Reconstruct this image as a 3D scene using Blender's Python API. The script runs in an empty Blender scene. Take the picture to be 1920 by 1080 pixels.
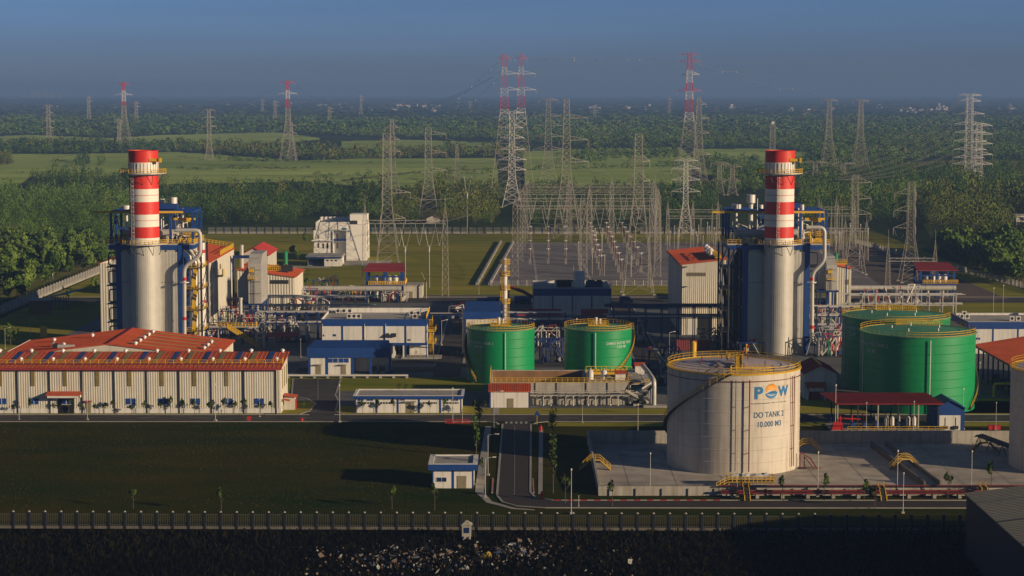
import bpy, math, random
import numpy as np
from mathutils import Vector, Matrix
S = bpy.context.scene
COL = S.collection
R = random.Random(7)
PI = math.pi
# ---------------------------------------------------------------- camera geometry (70 mm drone tele, 74 m up)
F = 3733.0; H = 74.0
TH = math.atan((540 - 168) / F); CT = math.cos(TH); ST = math.sin(TH)
def _d(px, py):
    u = (px - 960) / F; v = (540 - py) / F
    return u, CT + v * ST, v * CT - ST
def YG(py, z=0.0):                       # ground distance of an image row
    _, b, c = _d(960, py); return (z - H) / c * b
def G(px, py, z=0.0):                    # ground point
    a, b, c = _d(px, py); t = (z - H) / c; return a * t, b * t
def XA(px, py, Y): a, b, c = _d(px, py); return a * Y / b
def ZA(py, Y): a, b, c = _d(960, py); return H + c * Y / b
def PX(x, y, z):                         # world -> photo pixel (numpy ok)
    zc = y * CT + (H - z) * ST; yc = (z - H) * CT + y * ST
    return 960 + F * x / zc, 540 - F * yc / zc
cam = bpy.data.cameras.new('camera'); camo = bpy.data.objects.new('camera', cam); COL.objects.link(camo)
camo.location = (0, 0, H); camo.rotation_euler = (PI / 2 - TH, 0, 0)
cam.sensor_width = 36; cam.lens = F / 1920 * 36; cam.clip_start = 1; cam.clip_end = 90000
S.camera = camo
HAZE_D = 1.35e-4
# ---------------------------------------------------------------- light
SUN_EL = math.radians(13.4)
SDIR = Vector((math.cos(SUN_EL) * .875, -math.cos(SUN_EL) * .485, math.sin(SUN_EL)))
sl = bpy.data.lights.new('sun', 'SUN'); sl.energy = 5.0; sl.angle = math.radians(.5); sl.color = (1, .775, .51)
so = bpy.data.objects.new('sun', sl); COL.objects.link(so)
so.rotation_euler = SDIR.to_track_quat('Z', 'Y').to_euler()
W = bpy.data.worlds.new('World'); S.world = W; W.use_nodes = True
nt = W.node_tree; N = nt.nodes; L = nt.links; N.clear()
sky = N.new('ShaderNodeTexSky'); sky.sky_type = 'NISHITA'; sky.sun_disc = False
sky.sun_elevation = SUN_EL; sky.sun_rotation = math.atan2(SDIR.x, SDIR.y)
sky.altitude = 100; sky.air_density = 1.0; sky.dust_density = .6; sky.ozone_density = 3.0
bg = N.new('ShaderNodeBackground'); bg.inputs['Strength'].default_value = .068
out = N.new('ShaderNodeOutputWorld')
tc = N.new('ShaderNodeTexCoord'); mp = N.new('ShaderNodeMapping'); mp.vector_type = 'POINT'
mp.inputs['Location'].default_value = (0, 0, .2); mp.inputs['Scale'].default_value = (1, 1, 4.0)
nm = N.new('ShaderNodeVectorMath'); nm.operation = 'NORMALIZE'
L.new(tc.outputs['Generated'], mp.inputs['Vector']); L.new(mp.outputs[0], nm.inputs[0]); L.new(nm.outputs[0], sky.inputs['Vector'])
hs = N.new('ShaderNodeHueSaturation'); hs.inputs['Saturation'].default_value = .9; hs.inputs['Hue'].default_value = .506; hs.inputs['Value'].default_value = 1.0
sp = N.new('ShaderNodeSeparateXYZ'); L.new(tc.outputs['Generated'], sp.inputs[0])
rm = N.new('ShaderNodeMapRange'); rm.interpolation_type = 'SMOOTHSTEP'; rm.inputs['From Min'].default_value = -.008; rm.inputs['From Max'].default_value = .055; L.new(sp.outputs['Z'], rm.inputs['Value'])
dust = N.new('ShaderNodeMix'); dust.data_type = 'RGBA'; dust.inputs[6].default_value = (.86, .66, .56, 1); dust.inputs[7].default_value = (1.25, 1.50, 1.62, 1); L.new(rm.outputs[0], dust.inputs[0])   # dusty layer low on the horizon
mu = N.new('ShaderNodeMix'); mu.data_type = 'RGBA'; mu.blend_type = 'MULTIPLY'; mu.inputs[0].default_value = 1; L.new(hs.outputs[0], mu.inputs[6])
hm = N.new('ShaderNodeMapping'); hm.inputs['Scale'].default_value = (3, 3, 40); L.new(tc.outputs['Generated'], hm.inputs['Vector']); hn = N.new('ShaderNodeTexNoise'); hn.inputs['Scale'].default_value = 1.2; hn.inputs['Detail'].default_value = 4; L.new(hm.outputs[0], hn.inputs['Vector'])
hr = N.new('ShaderNodeMapRange'); hr.inputs['From Min'].default_value = .3; hr.inputs['From Max'].default_value = .7; hr.inputs['To Min'].default_value = .93; hr.inputs['To Max'].default_value = 1.07; L.new(hn.outputs['Fac'], hr.inputs['Value'])
sc_ = N.new('ShaderNodeVectorMath'); sc_.operation = 'SCALE'; L.new(dust.outputs[2], sc_.inputs[0]); L.new(hr.outputs[0], sc_.inputs['Scale']); L.new(sc_.outputs[0], mu.inputs[7])
zr_ = N.new('ShaderNodeMapRange'); zr_.interpolation_type = 'SMOOTHSTEP'; zr_.inputs['From Min'].default_value = .06; zr_.inputs['From Max'].default_value = .45; zr_.inputs['To Min'].default_value = 1; zr_.inputs['To Max'].default_value = .55; L.new(sp.outputs['Z'], zr_.inputs['Value'])
zs_ = N.new('ShaderNodeVectorMath'); zs_.operation = 'SCALE'; L.new(mu.outputs[2], zs_.inputs[0]); L.new(zr_.outputs[0], zs_.inputs['Scale'])   # deep blue morning zenith
L.new(sky.outputs[0], hs.inputs['Color']); L.new(zs_.outputs[0], bg.inputs['Color']); L.new(bg.outputs[0], out.inputs['Surface'])
S.view_settings.view_transform = 'Standard'; S.view_settings.look = 'None'; S.view_settings.gamma = 1; S.view_settings.exposure = .16
S.cycles.use_denoising = True; S.cycles.max_bounces = 5; S.cycles.diffuse_bounces = 2; S.cycles.glossy_bounces = 2
S.cycles.volume_bounces = 0; S.cycles.transparent_max_bounces = 8
# ---------------------------------------------------------------- materials
MATS = {}
def mat(name, col, rough=.7, metal=0., var=.15, sc=.6, bump=0., streak=0., dirt=(.10, .07, .045), spec=.4, world=False, rnd=0., fine=None, aniso=0.):
    m = bpy.data.materials.new(name); m.use_nodes = True; t = m.node_tree; n = t.nodes; l = t.links
    b = n['Principled BSDF']; b.inputs['Roughness'].default_value = rough; b.inputs['Metallic'].default_value = metal
    b.inputs['Specular IOR Level'].default_value = spec
    if world: src = n.new('ShaderNodeNewGeometry').outputs['Position']
    else: src = n.new('ShaderNodeTexCoord').outputs['Object']
    if aniso: am = n.new('ShaderNodeMapping'); am.inputs['Scale'].default_value = (aniso, 1, 1); l.new(src, am.inputs['Vector']); src = am.outputs[0]
    n1 = n.new('ShaderNodeTexNoise'); n1.inputs['Scale'].default_value = sc; n1.inputs['Detail'].default_value = 6; l.new(src, n1.inputs['Vector'])
    n2 = n.new('ShaderNodeTexNoise'); n2.inputs['Scale'].default_value = sc * .12; n2.inputs['Detail'].default_value = 3; l.new(src, n2.inputs['Vector'])
    ad = n.new('ShaderNodeMath'); ad.operation = 'ADD'; l.new(n1.outputs['Fac'], ad.inputs[0]); l.new(n2.outputs['Fac'], ad.inputs[1])
    mr = n.new('ShaderNodeMapRange'); mr.inputs['From Min'].default_value = .65; mr.inputs['From Max'].default_value = 1.35; l.new(ad.outputs[0], mr.inputs['Value'])
    fac = mr.outputs[0]
    if rnd:
        oi = n.new('ShaderNodeObjectInfo'); mx = n.new('ShaderNodeMix'); mx.inputs[0].default_value = rnd
        l.new(fac, mx.inputs[2]); l.new(oi.outputs['Random'], mx.inputs[3]); fac = mx.outputs[0]
    cm = n.new('ShaderNodeMix'); cm.data_type = 'RGBA'
    c2 = fine or [c * (1 + var) for c in col]
    c1 = [c * (1 - var) for c in col]
    cm.inputs[6].default_value = (*c1, 1); cm.inputs[7].default_value = (*c2, 1); l.new(fac, cm.inputs[0])
    colo = cm.outputs[2]
    if streak:
        ma = n.new('ShaderNodeMapping'); ma.inputs['Scale'].default_value = (1.3, 1.3, .07); l.new(src, ma.inputs['Vector'])
        n3 = n.new('ShaderNodeTexNoise'); n3.inputs['Scale'].default_value = 1.0; n3.inputs['Detail'].default_value = 5; l.new(ma.outputs[0], n3.inputs['Vector'])
        r3 = n.new('ShaderNodeMapRange'); r3.inputs['From Min'].default_value = .48; r3.inputs['From Max'].default_value = .78; r3.inputs['To Max'].default_value = streak; l.new(n3.outputs['Fac'], r3.inputs['Value'])
        c3 = n.new('ShaderNodeMix'); c3.data_type = 'RGBA'; c3.inputs[7].default_value = (*dirt, 1); l.new(colo, c3.inputs[6]); l.new(r3.outputs[0], c3.inputs[0]); colo = c3.outputs[2]
    l.new(colo, b.inputs['Base Color'])
    if bump:
        bp = n.new('ShaderNodeBump'); bp.inputs['Strength'].default_value = bump; bp.inputs['Distance'].default_value = .3; l.new(n1.outputs['Fac'], bp.inputs['Height']); l.new(bp.outputs[0], b.inputs['Normal'])
    MATS[name] = m
    return m
WHITE = mat('white_panel', (.66, .64, .60), .6, streak=.35, var=.07)
WHITEO = mat('office_render', (.78, .75, .68), .6, streak=.08, var=.04)
CREAM = mat('cream_cladding', (.54, .51, .43), .55, streak=.35, var=.08)
BLUE = mat('blue_paint', (.008, .048, .215), .5, var=.15, streak=.15, dirt=(.05, .06, .10))
NAVY = mat('navy_steel', (.006, .026, .13), .5, var=.2)
REDROOF = mat('red_roof_sheet', (.50, .098, .034), .6, spec=.12, var=.22, streak=.3, sc=.25, dirt=(.14, .03, .02))
MAROON = mat('maroon_roof_sheet', (.30, .042, .038), .6, spec=.12, var=.2, sc=.3)
CONC = mat('concrete', (.34, .32, .28), .85, var=.2, streak=.55, sc=.5, bump=.1)
SLAB = mat('concrete_slab', (.36, .32, .27), .85, var=.42, sc=.25, world=True)
ROOFG = mat('grey_roof_felt', (.34, .32, .29), .85, var=.25, sc=.4)
ASPH = mat('asphalt', (.060, .055, .050), .9, spec=.15, var=.45, sc=.3, world=True)
ASPHD = mat('dark_asphalt', (.030, .022, .016), .85, var=.3, sc=.3, world=True)
YARD = mat('yard_paving', (.10, .105, .105), .85, var=.4, sc=.2, world=True)
GRAVEL = mat('gravel', (.17, .15, .145), .9, var=.35, sc=.12, world=True)
KERB = mat('kerb_concrete', (.31, .29, .255), .8, var=.2, world=True)
KRED = mat('kerb_red', (.34, .03, .03), .7); LINEM = mat('road_paint', (.36, .36, .33), .7, var=.25, sc=2)
GREEN = mat('green_tank_paint', (.002, .245, .075), .42, var=.10, streak=.5, dirt=(.025, .17, .06), spec=.5)
GREEND = mat('green_deck_paint', (.06, .27, .14), .7, var=.2, streak=.2)
TANKC = mat('cream_tank_paint', (.52, .475, .41), .55, var=.10, streak=.85, dirt=(.34, .26, .18))
TANKD = mat('tank_deck_paint', (.50, .42, .42), .7, var=.15, streak=.3)
YEL = mat('yellow_paint', (.62, .38, .015), .5, var=.15)
STEEL = mat('galvanised_steel', (.46, .44, .41), .5, .25, var=.2)
STEELF = mat('weathered_lattice_steel', (.36, .33, .285), .6, .1, var=.2)
SILV = mat('silver_cladding', (.46, .445, .405), .52, .18, var=.1, streak=.3, dirt=(.25, .22, .18))
PIPEW = mat('pale_pipe_lagging', (.64, .61, .57), .4, .15, var=.08)
DARK = mat('dark_steel', (.022, .024, .028), .6, var=.3)
RED = mat('red_paint', (.42, .022, .018), .45, var=.12)
SIGR = mat('stack_red', (.60, .030, .018), .5, var=.08, streak=.25, dirt=(.30, .02, .02))
SIGW = mat('stack_white', (.72, .69, .62), .5, var=.06, streak=.3, dirt=(.45, .38, .30))
PYR = mat('pylon_red', (.55, .03, .03), .6); PYW = mat('pylon_white', (.62, .60, .58), .6)
GLASS = mat('window_glass', (.012, .03, .10), .12, var=.2, spec=.6); BLACK = mat('dark_opening', (.008, .008, .009), .8)
AMBER = mat('amber_sheet', (.22, .17, .05), .5, var=.2); OLIVE = mat('olive_door', (.22, .19, .12), .6)
BRN = mat('brown_porcelain', (.10, .045, .03), .35); BROWN = mat('brown_sludge_wall', (.20, .11, .05), .9, var=.3, sc=.4)
TREAD = mat('dark_red_container', (.16, .014, .020), .5)
VENTM = mat('turbine_vent', (.75, .72, .68), .35, .2); TURQ = mat('green_vessel', (.01, .22, .09), .4)
LOGB = mat('logo_blue', (.010, .14, .33), .5, var=.04); LOGO = mat('logo_orange', (.72, .30, .02), .5, var=.04); LETT = mat('blue_lettering', (.012, .09, .19), .5, var=.04)
LETW = mat('white_lettering', (.42, .55, .48), .5, var=.05)
BARK = mat('bark', (.09, .065, .045), .9)
WOODY = mat('garage_timber', (.18, .12, .07), .8)
TARP = mat('tarpaulin', (.46, .45, .43), .7, var=.15, sc=1.5); TARPY = mat('yellow_tarpaulin', (.30, .20, .012), .6)
LAWN = mat('lawn', (.19, .235, .022), .95, aniso=.22, var=.30, sc=.14, bump=.3, world=True, spec=0., fine=(.33, .27, .045))
FIELD = mat('dark_meadow', (.016, .050, .003), .95, aniso=.4, var=.4, sc=.10, bump=.15, world=True, spec=0., fine=(.066, .048, .005))  # low colour carries the darkening of the near foreground
ROUGH = mat('rough_soil', (.004, .004, .002), .97, var=.5, sc=.12, bump=.6, world=True, spec=0., fine=(.010, .008, .004))  # near-black colour puts the foreground darkening into the soil itself
GROUND = mat('woodland_floor', (.040, .066, .018), .95, var=.4, sc=.012, bump=.2, world=True, spec=0., fine=(.065, .09, .028))
CANE = mat('cane_field', (.15, .235, .056), .95, aniso=.25, var=.42, sc=.018, bump=.3, world=True, spec=0., fine=(.24, .30, .085))
SCRUB = mat('dry_scrub', (.13, .18, .034), .95, var=.35, sc=.05, bump=.3, world=True, spec=0., fine=(.24, .20, .06))
LEAF = mat('leaves', (.045, .105, .017), .8, var=.35, sc=.09, world=True, spec=0., fine=(.17, .24, .042), rnd=.45)
LEAFD = mat('forest_leaves', (.038, .095, .015), .8, var=.3, sc=.035, world=True, spec=0., fine=(.15, .235, .04))
LEAFO = mat('olive_forest_leaves', (.07, .095, .018), .8, var=.3, sc=.035, world=True, spec=0., fine=(.19, .21, .045))
LEAFB = mat('deep_forest_leaves', (.014, .040, .012), .8, var=.3, sc=.035, world=True, spec=0., fine=(.075, .135, .03))
LEAFY = mat('sapling_leaves', (.05, .075, .014), .8, var=.4, sc=.5, world=True, spec=0., rnd=.3)
TUFT = mat('grass_tufts', (.005, .006, .0015), .95, var=.5, sc=.2, world=True, spec=0., fine=(.016, .013, .004))  # grass colour lowered for the same foreground darkening as the soil
PLINM = mat('dimmed_plinth', (.11, .10, .08), .9, var=.4, sc=.8)  # white plinth dimmed through its colour, trough sides darkened the same way
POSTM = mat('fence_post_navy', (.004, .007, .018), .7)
BARM = mat('fence_bar_grey', (.055, .052, .036), .7)
WIREM = mat('conductor', (.18, .17, .16), .5)
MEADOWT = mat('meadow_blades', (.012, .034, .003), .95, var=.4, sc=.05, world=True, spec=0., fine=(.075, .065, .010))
# ---------------------------------------------------------------- objects
ORG = {}
def root_of(o):
    while o.parent is not None: o = o.parent
    return o
def tag(o, label, cat=None, group=None, kind=None):
    if label: o['label'] = label
    if cat: o['category'] = cat
    if group: o['group'] = group
    if kind: o['kind'] = kind
    return o
def T(name, label, cat, x, y, z=0., group=None):
    o = bpy.data.objects.new(name, None); COL.objects.link(o); o.location = (x, y, z); o.empty_display_size = 1
    ORG[o.name] = (x, y, z)
    return tag(o, label, cat, group)
class MB:
    def __init__(s): s.v = []; s.f = []; s.m = []
    def add(s, vs, fs, m=0):
        o = len(s.v); s.v += [tuple(v) for v in vs]; s.f += [tuple(i + o for i in f) for f in fs]; s.m += [m] * len(fs); return s
    def box(s, x0, x1, y0, y1, z0, z1, m=0):
        return s.add([(x, y, z) for z in (z0, z1) for y in (y0, y1) for x in (x0, x1)],
                     [(0, 2, 3, 1), (4, 5, 7, 6), (0, 1, 5, 4), (2, 6, 7, 3), (0, 4, 6, 2), (1, 3, 7, 5)], m)
    def cyl(s, x, y, z0, z1, r0, r1=None, n=16, m=0, cap=3, rib=0.):
        r1 = r0 if r1 is None else r1; vs = []
        for z, r in ((z0, r0), (z1, r1)):
            for i in range(n):
                a = 2 * PI * i / n; q = r - (rib if i % 2 else 0); vs.append((x + q * math.cos(a), y + q * math.sin(a), z))
        fs = [(i, (i + 1) % n, n + (i + 1) % n, n + i) for i in range(n)]
        if cap & 1: fs.append(tuple(range(n - 1, -1, -1)))
        if cap & 2: fs.append(tuple(range(n, 2 * n)))
        return s.add(vs, fs, m)
    def tube(s, pts, r, n=8, m=0, cap=True):
        pts = [Vector(p) for p in pts]; k = len(pts); vs = []; ref = None
        for i, p in enumerate(pts):
            d = (pts[min(i + 1, k - 1)] - pts[max(i - 1, 0)]).normalized()
            if ref is None: ref = Vector((0, 0, 1)) if abs(d.z) < .9 else Vector((1, 0, 0))
            u = d.cross(ref)
            if u.length < 1e-4: u = d.orthogonal()
            u.normalize(); w = u.cross(d).normalized(); ref = w
            for j in range(n):
                a = 2 * PI * (j + .5) / n; vs.append(p + u * (r * math.cos(a)) + w * (r * math.sin(a)))
        fs = []
        for i in range(k - 1):
            for j in range(n): fs.append((i * n + j, i * n + (j + 1) % n, (i + 1) * n + (j + 1) % n, (i + 1) * n + j))
        if cap: fs += [tuple(range(n - 1, -1, -1)), tuple((k - 1) * n + j for j in range(n))]
        return s.add(vs, fs, m)
    def bar(s, p, q, w, m=0): return s.tube((p, q), w * .7, 4, m)
    def wire3(s, p, q, w, m=0): return s.tube((p, q), w * .6, 3, m, False)
    def pipe(s, pts, r, n=10, m=0, bend=None):        # tube with rounded corners
        bend = bend or r * 2.2; P = [Vector(p) for p in pts]; o = [P[0]]
        for i in range(1, len(P) - 1):
            a = (P[i - 1] - P[i]); c = (P[i + 1] - P[i]); b = min(bend, a.length * .45, c.length * .45)
            a = P[i] + a.normalized() * b; c = P[i] + c.normalized() * b
            for t in (0, .25, .5, .75, 1): o.append(a * (1 - t) ** 2 + P[i] * (2 * t * (1 - t)) + c * t * t)
        o.append(P[-1]); return s.tube(o, r, n, m)
    def prism(s, poly, ax, a, b, m=0):
        f = {'y': lambda p, t: (p[0], t, p[1]), 'x': lambda p, t: (t, p[0], p[1]), 'z': lambda p, t: (p[0], p[1], t)}[ax]
        n = len(poly); vs = [f(p, a) for p in poly] + [f(p, b) for p in poly]
        return s.add(vs, [(i, (i + 1) % n, n + (i + 1) % n, n + i) for i in range(n)] + [tuple(range(n - 1, -1, -1)), tuple(range(n, 2 * n))], m)
    def slab(s, a, b, c, d, t, m=0):                  # quad a,b,c,d given thickness t downward
        q = [Vector(p) for p in (a, b, c, d)]; e = [p - Vector((0, 0, t)) for p in q]
        return s.add(q + e, [(0, 1, 2, 3), (7, 6, 5, 4), (0, 4, 5, 1), (1, 5, 6, 2), (2, 6, 7, 3), (3, 7, 4, 0)], m)
    def corr(s, x0, y0, x1, y1, z0, za, zb=None, per=.55, dep=.07, m=0):   # corrugated sheet, outward to the right of p0->p1
        zb = za if zb is None else zb; Lg = math.hypot(x1 - x0, y1 - y0); k = max(2, int(Lg / per)); ux, uy = (x1 - x0) / Lg, (y1 - y0) / Lg; nx, ny = uy, -ux
        P = []
        for i in range(k):
            for t, o in ((0, 0), (.22, dep), (.5, dep), (.72, 0)): P.append(((i + t) / k, o))
        P.append((1, 0)); vs = []
        for t, o in P:
            x, y = x0 + (x1 - x0) * t + nx * o, y0 + (y1 - y0) * t + ny * o; vs += [(x, y, z0), (x, y, za + (zb - za) * t)]
        return s.add(vs, [(2 * i, 2 * i + 2, 2 * i + 3, 2 * i + 1) for i in range(len(P) - 1)], m)
    def croof(s, A, B, C, D, per=.9, dep=.06, m=0):   # ribbed roof sheet: ribs run A->D and B->C (eave A-B, ridge D-C)
        A, B, C, D = map(Vector, (A, B, C, D)); k = max(2, int((B - A).length / per)); vs = []; P = []
        nrm = (B - A).cross(D - A).normalized()
        if nrm.z < 0: nrm = -nrm
        for i in range(k):
            for t, o in ((0, 0), (.8, 0), (.84, dep), (.96, dep)): P.append(((i + t) / k, o))
        P.append((1, 0))
        for t, o in P: vs += [A.lerp(B, t) + nrm * o, D.lerp(C, t) + nrm * o]
        s.add(vs, [(2 * i, 2 * i + 2, 2 * i + 3, 2 * i + 1) for i in range(len(P) - 1)], m)
        return s.slab(A - nrm * .02, B - nrm * .02, C - nrm * .02, D - nrm * .02, .18, m)
    def rail(s, pts, h=1.1, sp=1.6, w=.07, m=0, close=False):
        pts = [Vector(p) for p in pts]
        if close: pts.append(pts[0])
        for a, b in zip(pts[:-1], pts[1:]):
            k = max(1, round((b - a).length / sp))
            for i in range(k + 1):
                p = a.lerp(b, i / k); s.wire3(p, p + Vector((0, 0, h)), w, m)
            for z in (h, h * .55): s.wire3(a + Vector((0, 0, z)), b + Vector((0, 0, z)), w, m)
            s.bar(a + Vector((0, 0, .08)), b + Vector((0, 0, .08)), .1, m)
        return s
    def ring(s, x, y, z, r, a0=0, a1=2 * PI, n=40, h=1.1, w=.07, m=0):
        P = [(x + r * math.cos(a0 + (a1 - a0) * i / n), y + r * math.sin(a0 + (a1 - a0) * i / n), z) for i in range(n + 1)]
        return s.rail(P, h, 9, w, m)
    def build(s, name, mats, parent=None, smooth=False, org=None, mesh=None):
        me = bpy.data.meshes.new(name)
        if org is None: org = ORG.get(root_of(parent).name, (0, 0, 0)) if parent is not None else (0, 0, 0)
        v = np.array(s.v, dtype=np.float64) - np.array(org)
        me.from_pydata(v.tolist(), [], s.f)
        for m in (mats if isinstance(mats, (list, tuple)) else [mats]): me.materials.append(m)
        me.polygons.foreach_set('material_index', s.m)
        if smooth:
            me.polygons.foreach_set('use_smooth', [True] * len(s.f)); me.set_sharp_from_angle(angle=math.radians(35))
        me.update()
        o = bpy.data.objects.new(name, me); COL.objects.link(o)
        if parent is not None: o.parent = parent
        else: o.location = org; ORG[o.name] = org
        return o
def kids(o, cache={}):
    return list(o.children)
def copy_tree(o, loc=None, rz=0., sc=None, label=None, parent=None):
    c = o.copy(); COL.objects.link(c)
    if parent is not None: c.parent = parent
    if loc is not None: c.location = loc; c.rotation_euler = (0, 0, rz)
    if sc is not None: c.scale = (sc, sc, sc) if not isinstance(sc, tuple) else sc
    if label: c['label'] = label
    for k in o.children: copy_tree(k, parent=c)
    return c
def sheet(name, pts, z, m, label=None):
    b = MB(); b.add([(x, y, 0) for x, y in pts], [tuple(range(len(pts)))])
    if sum(pts[i - 1][0] * pts[i][1] - pts[i][0] * pts[i - 1][1] for i in range(len(pts))) < 0: b.f = [tuple(reversed(b.f[0]))]
    o = b.build(name, m, None, org=(0, 0, 0)); o.location.z = z
    return tag(o, label, None, None, 'structure')
def rect(name, x0, x1, y0, y1, z, m, label=None): return sheet(name, [(x0, y0), (x1, y0), (x1, y1), (x0, y1)], z, m, label)
def strip(name, pts, w, h, m):                      # kerb-like strip along a path
    b = MB(); P = [Vector((x, y, 0)) for x, y in pts]; vs = []
    for i, p in enumerate(P):
        d = (P[min(i + 1, len(P) - 1)] - P[max(i - 1, 0)]).normalized(); n = Vector((-d.y, d.x, 0)) * (w / 2)
        vs += [p - n, p + n, p - n + Vector((0, 0, h)), p + n + Vector((0, 0, h))]
    fs = []
    for i in range(len(P) - 1):
        a = 4 * i; c = a + 4; fs += [(a + 2, c + 2, c + 3, a + 3), (a, c, c + 2, a + 2), (a + 1, a + 3, c + 3, c + 1)]
    fs += [(0, 2, 3, 1), (len(vs) - 4, len(vs) - 3, len(vs) - 1, len(vs) - 2)]
    b.add(vs, fs); o = b.build(name, m, None, org=(0, 0, 0)); return tag(o, None, None, None, 'structure')
def text_on_cyl(txt, size, x, y, r, phi, z, bold=0., m=LETW, name='lettering', parent=None, sx=1.):
    cu = bpy.data.curves.new('t', 'FONT'); cu.body = txt; cu.size = size; cu.align_x = 'CENTER'; cu.offset = bold; cu.space_character = 1.05
    ob = bpy.data.objects.new('t', cu); COL.objects.link(ob); dg = bpy.context.evaluated_depsgraph_get()
    me = bpy.data.meshes.new_from_object(ob.evaluated_get(dg)); bpy.data.objects.remove(ob); bpy.data.curves.remove(cu)
    b = MB(); vs = []
    for v in me.vertices:
        a = phi + v.co.x * sx / r; vs.append((x + (r + .05) * math.sin(a), y - (r + .05) * math.cos(a), z + v.co.y))
    b.add(vs, [tuple(p.vertices) for p in me.polygons]); bpy.data.meshes.remove(me)
    return b.build(name, m, parent)
# ================================================================ GROUND, ROADS, FIELDS
def big_ground():
    xs = [-26000, -12000, -6000, -3000, -1500, -800, -400, -200, -100, 0, 100, 200, 400, 800, 1500, 3000, 6000, 12000, 26000]
    ys = [-200, 0, 100, 200, 300, 400, 500, 600, 800, 1000, 1300, 1700, 2200, 3000, 4200, 6000, 9000, 14000, 22000]
    b = MB(); nx = len(xs)
    b.add([(x, y, 0) for y in ys for x in xs], [(j * nx + i, j * nx + i + 1, (j + 1) * nx + i + 1, (j + 1) * nx + i) for j in range(len(ys) - 1) for i in range(nx - 1)])
    tag(b.build('ground', GROUND), None, None, None, 'structure')
big_ground()
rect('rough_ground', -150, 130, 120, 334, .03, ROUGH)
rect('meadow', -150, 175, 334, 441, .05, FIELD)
rect('yard', -166, 190, 452, 715, .03, YARD)
rect('road_yard', -166, 190, 449.6, 716, .02, ASPH)
# lawns
def lawn(x0, x1, y0, y1): rect('lawn', x0, x1, y0, y1, .06, LAWN)
lawn(-166, 190, 716, 1024)
lawn(-58, -7, 486, 509); lawn(-8, 62, 450.4, 459); lawn(-57, -46.8, 450.4, 470); lawn(-40.5, -8, 450.4, 462)
lawn(-166, -135, 560, 716); lawn(-118, -54, 449.9, 451.9); lawn(60, 120, 452, 474); lawn(8, 175, 434.2, 439.4); lawn(82, 175, 446, 470)
lawn(110, 190, 640, 716)
rect('dry_verge', -166, 190, 1024, 1046, .05, SCRUB); rect('bare_soil', 118, 176, 700, 960, .08, mat('bare_soil', (.085, .060, .045), .95, var=.3, sc=.05, world=True))
# crop fields beyond the fence (image outlines laid on the ground plane)
def gpoly(name, P, z, m):
    g = [G(*p) for p in P]
    if m is not CANE: return sheet(name, g, z, m)
    b = MB(); y = min(q[1] for q in g); y1 = max(q[1] for q in g); q_ = random.Random(len(P)); rows = []
    while y < y1:                                   # cane rows as low ridges
        per = y / 1700 * 3.4; xs = sorted(a[0] + (c[0] - a[0]) * (y - a[1]) / (c[1] - a[1]) for a, c in zip(g, g[1:] + g[:1]) if (a[1] > y) != (c[1] > y))
        for xa, xb in zip(xs[0::2], xs[1::2]):
            n = max(2, int((xb - xa) / 60)); vs = []
            for i in range(n + 1):
                x = xa + (xb - xa) * i / n; h = per * q_.uniform(.22, .5); vs += [(x, y, z), (x, y + per * .5, z + h), (x, y + per, z)]
            b.add(vs, [f for i in range(n) for f in ((3 * i, 3 * i + 3, 3 * i + 4, 3 * i + 1), (3 * i + 1, 3 * i + 4, 3 * i + 5, 3 * i + 2))])
        y += per
    return tag(b.build(name, m, None, org=(0, 0, 0)), None, None, None, 'structure')
gpoly('crop_field', [(-90, 292), (120, 292), (330, 288), (560, 304), (700, 300), (930, 299), (935, 352), (700, 352), (560, 341), (300, 346), (140, 331), (58, 332), (30, 354), (-100, 356)], .05, CANE)
gpoly('crop_field', [(980, 287), (1120, 282), (1275, 279), (1300, 300), (1290, 348), (985, 352)], .05, CANE)
gpoly('crop_field', [(-90, 262), (60, 256), (200, 262), (330, 255), (520, 251), (600, 262), (540, 268), (330, 272), (80, 268), (-90, 272)], .05, CANE)
gpoly('crop_field', [(640, 268), (760, 265), (930, 271), (930, 281), (780, 284), (640, 278)], .05, CANE)
gpoly('crop_field', [(1300, 283), (1440, 281), (1520, 290), (1420, 310), (1320, 330), (1300, 318)], .05, CANE)
gpoly('crop_field', [(1700, 305), (1790, 300), (1990, 303), (1990, 309), (1800, 318), (1710, 322)], .05, SCRUB)
gpoly('crop_field', [(1150, 262), (1400, 262), (1420, 266), (1150, 267)], .05, CANE)
gpoly('crop_field', [(1500, 300), (1620, 292), (1640, 297), (1540, 312), (1500, 318)], .05, CANE)
gpoly('dry_clearing', [(105, 470), (150, 448), (215, 470), (210, 500), (120, 520), (60, 545), (-30, 575), (-60, 600), (-70, 560), (40, 528), (100, 505)], .05, SCRUB)
for P_ in ([(0, 297), (75, 296), (130, 303), (126, 305), (72, 298), (0, 299.5)], [(380, 312), (470, 313), (560, 320), (558, 322), (468, 315), (380, 314)], [(640, 340), (800, 322), (930, 318), (930, 319.6), (802, 324), (648, 342)], [(180, 338), (300, 322), (306, 322), (190, 339)]): sheet('field_track', [G(*p) for p in P_], 1.5, SCRUB)
gpoly('dry_clearing', [(610, 298), (700, 293), (720, 298), (640, 303)], .07, SCRUB)
gpoly('dry_clearing', [(1730, 420), (1760, 470), (1830, 500), (1990, 560), (2000, 520), (1850, 480), (1790, 450), (1760, 415)], .05, SCRUB)
gpoly('dry_clearing', [(770, 396), (850, 392), (900, 402), (860, 410), (780, 408)], .07, SCRUB)
gpoly('distant_road', [(630, 221), (930, 217.5), (1160, 218), (1160, 219.3), (930, 219.2), (630, 222.6)], .2, SLAB)
gpoly('distant_road', [(-80, 210), (260, 206), (260, 207), (-80, 211)], .2, SLAB)
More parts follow.
